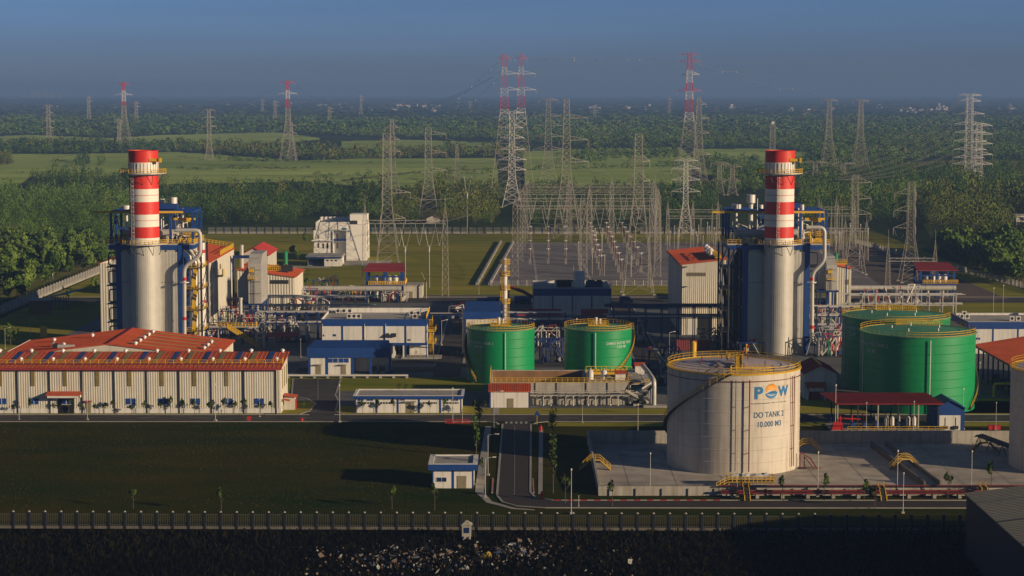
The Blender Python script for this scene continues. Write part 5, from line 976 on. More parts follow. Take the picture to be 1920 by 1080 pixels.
# ================================================================ STREET LAMPS, POLES, SMALL RED THINGS
def lamp_proto(h, arm, name, lab):
    t = T(name, lab, 'street lamp', 0, 0, 0, 'street lamps along the plant roads'); b = MB(); b.cyl(0, 0, .35, h, .085, .055, 8)
    if arm: b.pipe([(0, 0, h - .2), (0, 0, h + .4), (1.8, 0, h + .7)], .07, 6)
    b.build('pole', STEEL, t, True); b = MB(); b.box(-.3, .3, -.3, .3, 0, .36); b.build('base', KERB, t)
    b = MB()
    if arm: b.box(1.5, 2.3, -.18, .18, h + .62, h + .78)
    else: b.cyl(0, 0, h, h + .3, .16, .12, 8)
    b.build('lamp_head', WHITE, t); return t
LA = None; LP_ = None
LAMPS = [(10, 655, 616, 1, 'lamp beside the dark tree at the left edge'), (57, 632, 598, 1, 'lamp on the shaded lawn left of the warehouse roof'), (100, 566, 514, 0, 'pole lamp standing by the slanting left fence'), (579, 652, 622, 1, 'lamp just right of the two storey building corner pipes'), (564, 670, 636, 0, 'short pole before the two storey building'), (828, 648, 602, 1, 'lamp on the road right of the two storey building'), (813, 680, 625, 0, 'pole by the road corner right of the two storey building'), (637, 792, 722, 0, 'tall bare pole at the road corner right of the warehouse'), (849, 792, 728, 0, 'tall pole before the right end of the long low building'), (926, 803, 736, 1, 'lamp in front of the red roofed pump house'), (164, 788, 736, 0, 'pole in front of the warehouse doorway'), (404, 790, 720, 0, 'pole in front of the right half of the warehouse'), (36, 787, 768, 0, 'short post in front of the far left of the warehouse'), (1196, 816, 758, 0, 'pole on the lawn left of the lettered tank'), (915, 892, 816, 1, 'lamp on the footpath beside the small guard building'), (910, 934, 860, 1, 'lamp with striped base nearest the guard building corner'), (1071, 964, 880, 0, 'pole on the near kerb left of the bund'), (1219, 922, 850, 0, 'pole in the shaded floor left of the lettered tank'), (1382, 932, 862, 0, 'pole in front of the lettered tank'), (1533, 932, 848, 0, 'pole right of the lettered tank in front of the bund'), (1682, 930, 845, 0, 'pole beside the drain trough steps'), (1693, 963, 887, 0, 'thin pole on the near kerb below the drain trough'), (1821, 922, 846, 0, 'pole in front of the right-hand cream tank'), (1867, 808, 755, 0, 'pole on the lawn left of the right-hand cream tank'), (1805, 806, 729, 0, 'pole beside the small blue house'), (1836, 742, 680, 0, 'pole beside the stair of the big green tank'), (1255, 668, 624, 1, 'lamp behind the lettered tank at the shaded road'), (1566, 808, 722, 0, 'pole at the left end of the red canopy'), (1624, 812, 755, 0, 'pole before the left half of the red canopy'), (1713, 812, 753, 0, 'pole before the right half of the red canopy'), (888, 718, 697, 1, 'small lamp at the foot of the left green water tank'), (848, 682, 661, 1, 'lamp at the shaded road corner left of the green water tank'), (1081, 690, 598, 0, 'tall mast between the two green water tanks'), (898, 552, 523, 0, 'pole at the front left corner of the gravel switchyard'), (1000, 690, 640, 0, 'pole between the two green water tanks'), (487, 782, 755, 0, 'short white sign post on the verge right of the warehouse'), (867, 792, 772, 0, 'short striped post at the right end of the long low building'), (1092, 793, 757, 0, 'striped post on the lawn before the concrete basin'), (1085, 950, 930, 0, 'short striped post beside the red and white kerb'), (1643, 602, 545, 0, 'thin pole behind the big green tanks'), (1880, 600, 535, 0, 'thin pole on the lawn far right'), (1862, 605, 540, 0, 'slender pole on the right lawn left of another pole')]
for px, pb, pt, arm, lab in LAMPS:
    x, y = G(px, pb); h = ZA(pt, y)
    if arm:
        if LA is None: LA = lamp_proto(8., True, 'street_lamp', lab); t = LA
        else: t = copy_tree(LA)
        s = h / 8.4
    else:
        if LP_ is None: LP_ = lamp_proto(8., False, 'lamp_post', lab); t = LP_
        else: t = copy_tree(LP_)
        s = h / 8.2
    t.location = (x, y, .05); t.scale = (max(.7, min(1.1, s)), max(.7, min(1.1, s)), s); t['label'] = 'pale ' + lab; t.rotation_euler = (0, 0, R.choice((0, .4, -.3)))
def hydrant(px, py, lab, h=1.6):
    x, y = G(px, py); t = T('fire_hydrant', lab, 'hydrant', x, y); b = MB(); b.cyl(x, y, 0, h * .8, .28, .24, 12); b.cyl(x, y, h * .8, h, .3, .08, 12); b.build('barrel', RED, t, True); b = MB(); b.tube([(x - .5, y, h * .55), (x + .5, y, h * .55)], .14, 8); b.build('outlet', RED, t, True)
hydrant(1014, 809, 'red fire hydrant on the verge right of the road junction', 1.4); hydrant(1016, 936, 'red fire hydrant on the dark verge near the red and white kerb', 1.5); hydrant(548, 758, 'red fire hydrant beside the warehouse gable porch', 1.8); hydrant(566, 790, 'red hydrant on the verge left of the side road mouth', .8)
x, y = G(467, 791); t = T('sign_board', 'bright red square board on the roadside before the warehouse', 'sign', x, y); b = MB(); b.box(x - .45, x + .45, y - .04, y + .04, .35, 1.25); b.build('panel', RED, t); b = MB(); b.box(x - .05, x + .05, y + .05, y + .12, 0, 1.2); b.build('post', STEEL, t)
x, y = G(1007, 796); t = T('road_sign', 'blue triangular road sign on a post at the junction', 'sign', x, y); b = MB(); b.prism([(x - .7, 2.1), (x + .7, 2.1), (x, 3.2)], 'y', y - .05, y); b.build('panel', BLUE, t); b = MB(); b.box(x - .05, x + .05, y + .01, y + .1, 0, 2.6); b.build('post', YEL, t)
x, y = G(860, 794); t = T('road_barrier', 'long red barrier frame lying beside the road left of the junction', 'barrier', x, y)
b = MB(); b.rail([(x - 3, y, .1), (x + 2.4, y, .1)], .8, .9, .12); b.build('frame', RED, t); b = MB(); b.box(x - 3.3, x + 2.7, y - .2, y + .2, .0, .1); b.build('foot', RED, t)
x, y = G(1864, 807); t = T('hose_cabinet', 'low red hose cabinet on the lawn left of the right-hand tank', 'cabinet', x, y); b = MB(); b.box(x - 1.3, x + 1.3, y - .4, y + .4, .2, 1.1); b.build('body', RED, t); b = MB(); b.box(x - 1.4, x + 1.4, y - .5, y + .5, 1.1, 1.2); b.build('lid', RED, t)
x, y = G(82, 640); t = T('road_sign', 'yellow square sign beyond the red roof of the rear warehouse', 'sign', x, y); b = MB(); b.box(x - 1, x + 1, y, y + .1, 1.2, 4.6); b.build('panel', YEL, t); b = MB(); b.box(x - .1, x + .1, y + .11, y + .3, 0, 4.4); b.build('post', DARK, t)
# ================================================================ HEAT RECOVERY BOILERS WITH RED AND WHITE STACKS
Y0 = 556.
def hrsg(px, left, lab):
    cx = XA(px, 450, Y0); cy = Y0; z = lambda p: ZA(p, Y0)
    t = T('boiler_house', lab, 'boiler', cx, cy); r = 4.08
    rel = lambda p, y=0.: XA(p, 560, cy + y)          # world x of a pixel column at local depth y
    # stack
    b = MB(); b.cyl(cx, cy, 0, z(457), r + .06, r + .06, 96, 0, 3, rib=.02)
    for q_ in range(9): b.cyl(cx, cy, 3.2 + q_ * 3.3, 3.28 + q_ * 3.3, r + .085, r + .085, 96, 0, 0)
    b.build('lower_stack', SILV, t)
    b = MB(); bands = [(457, 445, 1), (445, 424.3, 0), (424.3, 401, 1), (401, 377.5, 0), (377.5, 353.5, 1), (353.5, 329, 0), (329, 304, 1), (304, 282.5, 0)]
    for a, c, m in bands: b.cyl(cx, cy, z(a), z(c), r, r, 64, m, 0)
    b.cyl(cx, cy, z(282.5) - .5, z(282.5) - .45, r - .01, r - .01, 48, 2); b.cyl(cx, cy, z(282.5) - .02, z(282.5) + .1, r + .12, r + .12, 64, 0, 0)
    st = b.build('stack', [SIGR, SIGW, BLACK], t, True)
    b = MB()
    for p in (440, 412.5, 389, 365.5, 341): b.cyl(cx, cy, z(p), z(p) + .12, r + .06, r + .06, 64, 0, 0)
    b.build('stiffener_ring', SIGR, st, True)
    b = MB()
    for k in range(28):
        a = k * 2 * PI / 28; b.cyl(cx + (r + .08) * math.cos(a), cy + (r + .08) * math.sin(a), z(325), z(305), .06, .06, 5)
    b.build('damper_louvre', STEEL, st)
    # platforms
    def ring_platform(zz, ro, nm, h=1.15, sect=None):
        q = MB(); n = 48
        for k in range(n):
            a0, a1 = 2 * PI * k / n, 2 * PI * (k + 1) / n
            q.slab((cx + (r + .1) * math.cos(a0), cy + (r + .1) * math.sin(a0), zz), (cx + ro * math.cos(a0), cy + ro * math.sin(a0), zz), (cx + ro * math.cos(a1), cy + ro * math.sin(a1), zz), (cx + (r + .1) * math.cos(a1), cy + (r + .1) * math.sin(a1), zz), .22)
        o = q.build(nm, STEEL, t)
        q = MB(); q.ring(cx, cy, zz, ro - .08, n=36, h=h, w=.11)
        for k in range(18): a = 2 * PI * k / 18; q.wire3((cx + ro * math.cos(a), cy + ro * math.sin(a), zz), (cx + ro * math.cos(a), cy + ro * math.sin(a), zz + h), .1)
        q.build('railing', YEL, o)
        q = MB()
        for k in range(10):
            a = 2 * PI * k / 10 + .3; q.bar((cx + (ro - .3) * math.cos(a), cy + (ro - .3) * math.sin(a), zz - .2), (cx + (r + .1) * math.cos(a + .12), cy + (r + .1) * math.sin(a + .12), zz - 3.2), .12); q.bar((cx + (ro - .3) * math.cos(a), cy + (ro - .3) * math.sin(a), zz - .2), (cx + (r + .1) * math.cos(a - .25), cy + (r + .1) * math.sin(a - .25), zz - .4), .1)
        q.build('bracket', DARK, o)
    ring_platform(z(324), 6.3, 'upper_platform'); ring_platform(z(456), 6.2, 'lower_platform')
    b = MB(); s = 1; b.box(cx + 2.2, cx + 5.4, cy - 3.6, cy - 2.6, z(302), z(296.5)); b.box(cx + 4.9, cx + 5.5, cy - 3.9, cy - 2.3, z(304), z(295.5)); b.bar((cx + 2.4, cy - 3.2, z(296)), (cx + 2.4, cy - 3.2, z(288)), .25); b.build('lifting_bracket', YEL, st)
    la = -2.6 if left else -.9
    lb = MB(); lx = cx + la; ly = cy - math.sqrt(max(.1, (r + .35) ** 2 - la * la))
    for o in (-.35, .35): lb.bar((lx + o, ly, z(455)), (lx + o, ly, z(322)), .09)
    n = 44
    for k in range(n): zz = z(455) + (z(322) - z(455)) * k / n; lb.bar((lx - .35, ly, zz), (lx + .35, ly, zz), .07)
    for k in range(16):
        zz = z(450) + (z(324) - z(450)) * k / 16; P = [(lx + .45 * math.cos(a), ly - .1 - .5 * math.sin(a), zz) for a in (0, .8, 1.57, 2.3, PI)]; lb.tube(P, .05, 4)
    lb.build('cage_ladder', STEEL, st)
    # casing
    xa, xb = (rel(228, 1), rel(335, 1)) if left else (rel(1402, 1), rel(1508, 1)); yc, yd = cy + 1.2, cy + 18; zt = z(473)
    b = MB(); b.corr(xa, yc, xb, yc, 0, zt, per=.85, dep=.03); b.corr(xb, yc, xb, yd, 0, zt, per=.85, dep=.06); b.corr(xa, yd, xa, yc, 0, zt, per=.85, dep=.06); b.box(xa + .05, xb - .05, yc + .05, yd - .05, zt - .3, zt - .1); b.box(xa + .1, xb - .1, yc + .3, yc + .5, zt - .1, z(463)); b.build('casing', SILV, t)
    b = MB()
    for k in range(6): xx = xa + .3 + k * (xb - xa - .6) / 5; b.box(xx - .1, xx + .1, yc + .1, yc + .29, zt, z(462))
    b.box(xa, xb, yc - .02, yc + .2, z(531), z(531) + .14); b.build('frame_rail', DARK, t)
    W2 = 1.35
    for x0, x1 in ((xa - W2, xa - .02), (xb + .02, xb + W2 + .1)):
        for yy in (yc - .2, yc + 9, yd - 1.2): b = MB(); b.box(x0, x1, yy, yy + 1.1, 0, z(457)); b.build('column', BLUE, t)
        b = MB()
        for zz in (4, 12, 20): b.box(x0 + .3, x1 - .3, yc + .9, yd - 1.2, zz, zz + .6)
        b.build('side_beam', BLUE, t)
    xl, xr = (cx - 10.5, cx + 13.2) if left else (cx - 14, cx + 14.2)
    yB = yd + 2
    b = MB(); zz = z(458); b.box(xl, xr, yc - .1, yc + .5, zz - 1.6, zz - .3); b.box(xl, xr, yB - .5, yB, zz - 1.6, zz - .3); b.box(xl, xl + .5, yc + .5, yB - .5, zz - 1.6, zz - .3); b.box(xr - .5, xr, yc + .5, yB - .5, zz - 1.6, zz - .3); b.build('deck_beam', BLUE, t)
    b = MB(); b.box(xl - .3, xr + .3, yc - .2, yB + .3, zz - .29, zz); d = b.build('deck', STEEL, t)
    b = MB(); b.rail([(cx + r + 2, yc - .1, zz), (xr + .2, yc - .1, zz), (xr + .2, yB + .2, zz)], 1.2, 1.1, .12); b.rail([(xl - .2, yB + .2, zz), (xl - .2, yc - .1, zz), (cx - r - 2, yc - .1, zz)], 1.2, 1.1, .12); b.build('railing', YEL, d)
    # steel frame on deck
    zf = ZA(394, yd)
    b = MB(); ys = (yc + 3, yc + 10, yB - 1)
    xs = (xl + .3, cx - 3.2, cx + 6.5, xr - .4)
    for yy in ys:
        for xx in xs: b.box(xx - .32, xx + .32, yy - .32, yy + .32, zz, zf)
        b.box(xs[0], xs[-1], yy - .25, yy + .25, zf, zf + .8)
    for xx in xs: b.box(xx - .2, xx + .2, ys[0], ys[-1], zf - .02, zf + .55)
    for xx in (xs[0], xs[-1]):
        b.bar((xx, ys[0], zz + .2), (xx, ys[1], zf), .2); b.bar((xx, ys[2], zz + .2), (xx, ys[1], zf), .2)
    b.box(xs[0], xs[-1], ys[1] - .15, ys[1] + .15, zz + 3.4, zz + 3.9); b.build('upper_frame', BLUE, t)
    b = MB(); b.box(cx - 2.8, cx + 7.5, ys[1] - 1.2, ys[1] + 1.2, zf + .82, zf + 2.3); b.build('silencer_box', BLUE, t)
    b = MB(); zy = ZA(397.5, yc + 3) ; b.box(xl - 4.3, xr - (3. if left else 1), yc + 2.4, yc + 2.9, zy - .28, zy + .28); b.box(xr - 6, xr + 0, yc + 5, yc + 5.6, zy - 2.4, zy - 1.8); b.box(xr - 3.5, xr - 1.5, yc + 4.6, yc + 6, zy - 2.9, zy - 1.8); b.build('monorail', YEL, t)
    # drums and deck piping
    dz = zz + 2.6
    for yy, rr in ((yc + 6, 1.15), (yc + 10, .95), (yc + 14.5, .95)):
        b = MB(); b.tube([(xl + 3, yy, dz), (xr - 6, yy, dz)], rr, 16); b.cyl(xl + 3, yy, dz, dz, .01, .01, 3)
        for xx in (xl + 5, cx, xr - 8): b.box(xx - .3, xx + .3, yy - rr, yy + rr, zz, dz - rr * .6)
        b.build('steam_drum', SILV, t, True)
    def can(px, p0, p1, w, yy, pw, nm='silencer'):
        x = XA(px, 390, yy); q = MB(); rr = w / 2 / F * yy; q.cyl(x, yy, ZA(p1, yy), ZA(p0, yy), rr, rr, 20); q.cyl(x, yy, ZA(p1, yy) - .5, ZA(p1, yy), pw / 2 / F * yy, rr, 20, 0, 1); q.cyl(x, yy, zz, ZA(p1, yy) - .5, pw / 2 / F * yy, pw / 2 / F * yy, 14); q.build(nm, PIPEW, t, True)
    ymid = cy + 12
    if left:
        can(325.5, 370, 382, 14, ymid, 8); can(304, 373, 382, 11, ymid + 3, 6); can(237, 385, 392, 17, ymid, 5); can(342.5, 391, 404, 4.5, ymid, 3.5, 'vent_pipe'); can(333, 402, 410, 3.5, ymid - 3, 2.5, 'vent_pipe'); can(302, 402, 420, 2.2, ymid - 4, 2, 'vent_pipe')
    else:
        can(1408, 365, 380, 16, ymid, 8); can(1380.5, 383, 391, 18, ymid, 5); can(1504, 383.5, 402, 7.5, ymid - 5, 4.5, 'vent_pipe'); can(1497, 390, 398, 3, ymid - 3, 2.5, 'vent_pipe'); can(1420, 372, 420, 1.6, ymid - 4, 1.5, 'vent_pipe'); can(1427, 384, 398, 8, ymid + 6, 4)
    rr = random.Random(5 if left else 9)
    for k in range(20):                                          # valve sets, safety valves, small pipework on the deck
        xx = rr.uniform(xl + 1.5, xr - 1.5); yy = rr.uniform(yc + 1.2, yB - 2)
        if abs(xx - cx) < r + 1 and yy < cy + r + 1: continue
        b = MB(); hh = rr.uniform(1.4, 3.4); b.cyl(xx, yy, zz, zz + hh, .16, .16, 8); b.cyl(xx, yy, zz + hh * .5, zz + hh * .5 + .5, .36, .36, 8); b.tube([(xx, yy, zz + hh), (xx + rr.uniform(-2.5, 2.5), yy + rr.uniform(-1, 2), zz + hh + rr.uniform(-.2, .5))], .14, 7)
        b.build('valve_set', rr.choice((STEEL, PIPEW, RED, DARK, YEL)), t, True)
    for k in range(9):
        xx = rr.uniform(xl + 2, xr - 2); yy = rr.uniform(yc + 4, yB - 3); b = MB(); b.pipe([(xx, yy, zz + .3), (xx, yy, zz + rr.uniform(3, 6)), (xx + rr.uniform(-5, 5), yy, zz + rr.uniform(3, 6)), (xx + rr.uniform(-5, 5), yy + 3, dz)], .17, 8); b.build('deck_pipe', rr.choice((STEEL, PIPEW, SILV)), t, True)
    for k in range(4): xx = xl + 3 + k * 2.2; b = MB(); b.box(xx, xx + .9, yc + .8, yc + 1.6, zz, zz + rr.uniform(1.2, 2)); b.build('deck_cabinet', rr.choice((STEEL, YEL, RED, DARK)), t)
    b = MB(); b.box(xr - 4.5, xr - 1, yc + 6, yc + 12, zz + .02, zz + 1.2); b.rail([(xr - 5, yc + 5, zz + 2), (xr, yc + 5, zz + 2), (xr, yc + 14, zz + 2), (xr - 5, yc + 14, zz + 2)], 1.1, .9, .13); b.box(xr - 5, xr, yc + 5, yc + 14, zz + 1.9, zz + 2.0); b.build('valve_platform', YEL, t)
    # main steam pipe with red bands
    yp = cy - 1.5; pr = .56
    if left: P = [(330, 432), (375.5, 432), (375.5, 479), (345.5, 500), (346, 655)]
    else: P = [(1512, 426.5), (1546, 426.5), (1546, 489), (1523, 512), (1522, 640), (1537, 651), (1538, 672)]
    Q = [(XA(a, c, yp), yp, max(.2, ZA(c, yp))) for a, c in P]
    b = MB(); b.pipe(Q, pr, 14, bend=1.6); o = b.build('steam_pipe', SILV, t, True)
    for c in ((523, 597) if left else (523, 613)):
        x = XA(346 if left else 1522.3, c, yp); b = MB(); b.cyl(x, yp, ZA(c + 3, yp), ZA(c - 3, yp), pr + .05, pr + .05, 16); b.build('pipe_band', RED, o, True)
    x = XA(346 if left else 1522.3, 529, yp); b = MB(); b.cyl(x, yp, ZA(530, yp), ZA(528.4, yp), pr + .75, pr + .75, 18); b.build('flange', PIPEW, o, True)
    # side pipes, levels
    side = 1 if left else -1; sx0 = (xb + W2 + .6) if left else (xa - W2 - .6)
    for k in range(7):
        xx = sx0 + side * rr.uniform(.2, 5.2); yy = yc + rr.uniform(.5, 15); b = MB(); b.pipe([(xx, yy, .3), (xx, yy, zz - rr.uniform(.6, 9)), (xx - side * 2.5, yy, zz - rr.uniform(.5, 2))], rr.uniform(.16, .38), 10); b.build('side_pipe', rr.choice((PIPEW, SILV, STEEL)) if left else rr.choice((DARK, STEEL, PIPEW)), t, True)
    if left:
        x = XA(380, 500, cy + 17); b = MB(); b.tube([(x, cy + 17, .3), (x, cy + 17, ZA(455, cy + 17))], .8, 14); o = b.build('steam_pipe', PIPEW, t, True)
        for c, dx in ((471, 0), (480, -.8), (565, 0)): b = MB(); b.cyl(x + dx, cy + 17, ZA(c + 3, cy + 17), ZA(c - 3, cy + 17), .85, .85, 14); b.build('pipe_band', RED, o, True)
    lev = MB(); yel = MB()
    for zl in (6, 12, 18, 24):
        x1, x2 = (sx0, sx0 + 4.4) if left else (sx0 - 5.2, sx0); lev.box(x1, x2, yc + 1.5, yd - 4, zl - .18, zl)
        yel.rail([(x2 if left else x1, yc + 1.5, zl), (x2 if left else x1, yd - 4, zl)], 1.1, 1.8, .1); yel.rail([(x1, yc + 1.5, zl), (x2, yc + 1.5, zl)], 1.1, 1.4, .1)
        yel.slab((x1 + 1, yc + 3, zl - 6), (x1 + 2, yc + 3, zl - 6), (x1 + 2, yc + 10, zl), (x1 + 1, yc + 10, zl), .25)
    for yy in (yc + 1.5, yc + 12, yd - 4): 
        xx = (sx0 + 4.3) if left else (sx0 - 5.1); lev.box(xx - .2, xx + .2, yy - .2, yy + .2, 0, zz - .3)
    for zl in (3, 9, 15, 21): xx = (sx0 + 4.3) if left else (sx0 - 5.1); lev.bar((xx, yc + 1.5, zl - 3), (xx, yc + 12, zl + 3), .16); lev.bar((xx, yc + 12, zl - 3), (xx, yd - 4, zl + 3), .16)
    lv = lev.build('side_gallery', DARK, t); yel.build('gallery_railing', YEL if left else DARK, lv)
    # loops of pipe on the other side
    sx1 = (xa - W2 - .3) if left else (xb + W2 + .4); sd = -side
    for k in range(5):
        zl = 4 + k * 5.2; b = MB(); b.pipe([(sx1, yc + 2, zl), (sx1 + sd * 2.2, yc + 2, zl), (sx1 + sd * 2.2, yc + 2, zl + 3.4), (sx1, yc + 2, zl + 3.6)], .2, 8); b.box(min(sx1, sx1 + sd * 2.8), max(sx1, sx1 + sd * 2.8), yc + 1, yc + 8, zl - .7, zl - .5); b.build('pipe_loop', DARK, t, True)
    return cx, xa, xb
HL = hrsg(271.5, True, 'left boiler house with striped stack behind the red roofed warehouses')
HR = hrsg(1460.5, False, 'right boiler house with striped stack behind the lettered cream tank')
# ================================================================ TURBINE HALLS, INTAKE HOUSES
def hall_right():
    y0, y1 = 599., 650.; x0 = XA(1278, 560, y0); x1 = XA(1360, 560, y0); z0 = ZA(495, y0); z1 = ZA(486, y0)
    t = T('turbine_hall', 'tall cream clad turbine hall with red sloping roof left of the right boiler house', 'building', x0 + 8, y0)
    b = MB(); b.corr(x0, y0, x1, y0, 0, z0, z1, per=.6, dep=.08); b.corr(x0, y1, x0, y0, 0, z0, per=.9, dep=.1); b.corr(x1, y0, x1, y1, 0, z1, per=.9, dep=.1); b.add([(x0, y1, 0), (x1, y1, 0), (x1, y1, z1), (x0, y1, z0)], [(0, 1, 2, 3)]); b.build('wall', CREAM, t)
    b = MB(); b.croof((x0 - .5, y1 + .5, z0), (x0 - .5, y0 - .5, z0), (x1 + .5, y0 - .5, z1 + .1), (x1 + .5, y1 + .5, z1 + .1), per=1.2); b.build('roof', REDROOF, t)
    b = MB(); b.box(x0 - .62, x0 - .5, y0 - .5, y1 + .5, z0 - .5, z0); b.build('gutter', MAROON, t)
    xa, xb = XA(1288, 514, y0), XA(1324, 514, y0); b = MB(); b.box(xa, xb, y0 - .16, y0 - .04, ZA(517.5, y0), ZA(511, y0)); v = b.build('louvre', OLIVE, t); b = MB()
    for k in range(12): q = xa + .3 + k * (xb - xa - .4) / 12; b.box(q, q + .1, y0 - .2, y0 - .16, ZA(517.5, y0), ZA(511, y0))
    b.build('louvre_bar', DARK, v)
    for c in (501, 538): b = MB(); b.box(XA(1282, c, y0), XA(1288, c, y0), y0 - .9, y0 - .12, ZA(c, y0), ZA(c, y0) + .25); b.build('wall_lamp', DARK, t)
    b = MB(); b.rail([(x1 - 1.5, y0 + 1, z1 + .2), (x1 - 1.5, y0 + 30, z1 + .2)], 1.2, 1.3, .14); b.box(x1 - 3, x1 - .5, y0 + 2, y0 + 30, z1 + .15, z1 + .45); b.build('roof_walkway', YEL, t)
    for k in range(3): yy = y0 + 12 + k * 7; b = MB(); b.cyl(x1 - 3.4, yy, z1, z1 + 1.6, .55, .55, 12); b.cyl(x1 - 3.4, yy, z1 + 1.6, z1 + 2.5, 1.1, .4, 14); b.build('roof_vent', VENTM, t, True)
    # blue doors at its foot, in the shade
    xa, xb = XA(1289, 600, y0), XA(1307, 600, y0); b = MB(); b.box(xa, xb, y0 - .2, y0 - .12, .1, 5); b.build('roller_door', WHITE, t); b = MB(); b.box(xb + .4, xb + 4.6, y0 - .2, y0 - .12, .1, 5.5); b.build('doorway', BLACK, t)
    x, y = G(1268, 657); q = T('container', 'long dark red container standing in the shade beside the right turbine hall', 'container', x, y)
    L_ = 9.5; b = MB(); b.corr(x, y, x + L_, y, .15, 2.9, per=.5, dep=.06); b.box(x, x + L_, y + .003, y + 2.5, .15, 2.9); b.build('body', TREAD, q); b = MB(); b.box(x - .05, x + L_ + .05, y - .08, y + 2.55, 2.9, 3.0); b.build('roof_frame', TREAD, q); b = MB(); b.box(x - .05, x + L_ + .05, y - .08, y + 2.55, 0.02, .15); b.build('floor_frame', TREAD, q)
    x, y = G(1300, 676); q = T('drum', 'upright yellow drum just behind the lettered tank', 'drum', x, y); b = MB(); b.cyl(x, y, .2, 5.0, .8, .8, 16); b.cyl(x, y, 5.0, 5.4, .8, .3, 16); b.build('shell', YEL, q, True); b = MB(); b.cyl(x, y, 0, .2, 1, 1, 16); b.build('base', CONC, q)
hall_right()
def intake(cx, y0, px0, pxm, px1, ptop0, ptop1, lab, left):
    """air intake house: ribbed silver body with hooded front face, ladder and legs"""
    x0, xm, x1 = XA(px0, 560, y0 + 3), XA(pxm, 560, y0), XA(px1, 560, y0 + 8)
    zt = ZA(ptop0, y0); zb = 9.5; d = 15.
    t = T('intake_house', lab, 'intake house', xm, y0)
    xf = XA(490 if left else 1568, 560, y0)
    b = MB(); b.prism([(y0, zb), (y0 + d, zb), (y0 + d, zt + 2.8), (y0 + 4, zt + 2.6), (y0, zt)], 'x', xm, xf)
    n = 16
    for k in range(n): zz = zb + 1 + k * (zt - zb - 1.2) / n; b.box(xf + .003, xf + .16, y0 + .4, y0 + d - .3, zz, zz + .5)
    b.build('casing', SILV, t)
    b = MB(); b.prism([(xm - 3.6, zb), (xm, zb), (xm, zt - .4), (xm - 3.6, zt - 5.5)] , 'y', y0 + 3, y0 + d - 2); b.build('transition_duct', SILV, t)
    b = MB(); lx = xm + (xf - xm) * .4
    for o in (-.4, .4): b.bar((lx + o, y0 - .25, zb), (lx + o, y0 - .25, zt - 1), .08)
    for k in range(26): zz = zb + .4 + k * (zt - zb - 1.6) / 26; b.bar((lx - .4, y0 - .25, zz), (lx + .4, y0 - .25, zz), .06)
    for k in range(4): zz = zb + 3 + k * 3.6; b.bar((xm + .2, y0 - .12, zz), (xf - .2, y0 - .12, zz), .1)
    b.build('ladder', DARK, t)
    b = MB(); b.box(xm + .3, xm + 1.7, y0 - 1, y0 - .1, zt - 2.6, zt - 1.6); b.rail([(xm, y0 - 1.2, zt - 4.5), (xm + 2.5, y0 - 1.2, zt - 4.5)], 1.1, .8, .1); b.box(xm, xm + 2.5, y0 - 1.2, y0, zt - 4.7, zt - 4.5); b.build('hoist_platform', YEL, t)
    for xx in (xm + .3, xf - .3):
        for yy in (y0 + .4, y0 + d - .5): b = MB(); b.box(xx - .25, xx + .25, yy - .25, yy + .25, 0, zb); b.build('leg', NAVY, t)
    b = MB(); b.box(xm - 3, xf + .5, y0 - 1.5, y0 + d, zb - .5, zb - .02); b.build('support_deck', NAVY, t)
intake(0, 600, 455, 466, 503, 494, 490, 'silver air intake house with ladder between the left boiler house and the big pale duct', True)
intake(0, 640, 1530, 1549, 1590, 497, 490, 'silver air intake house with ladder behind the right boiler house', False)
def green_vessel(px, py0, py1, Y, lab, zr):
    x = XA(px, py1, Y); z0, z1 = ZA(py1, Y), ZA(py0, Y); t = T('vessel', lab, 'vessel', x, Y, z0); b = MB(); b.cyl(x, Y, z0 + .3, z1 - .7, .75, .75, 16); b.cyl(x, Y, z1 - .7, z1 - .1, .75, .3, 16, 0, 2); b.cyl(x, Y, z1 - .1, z1 + .6, .06, .06, 6); b.build('shell', TURQ, t, True)
    for a in (0, 2.1, 4.2): b = MB(); b.bar((x + .7 * math.cos(a), Y + .7 * math.sin(a), z0), (x + .7 * math.cos(a), Y + .7 * math.sin(a), z0 + .5), .12); b.build('leg', YEL, t)
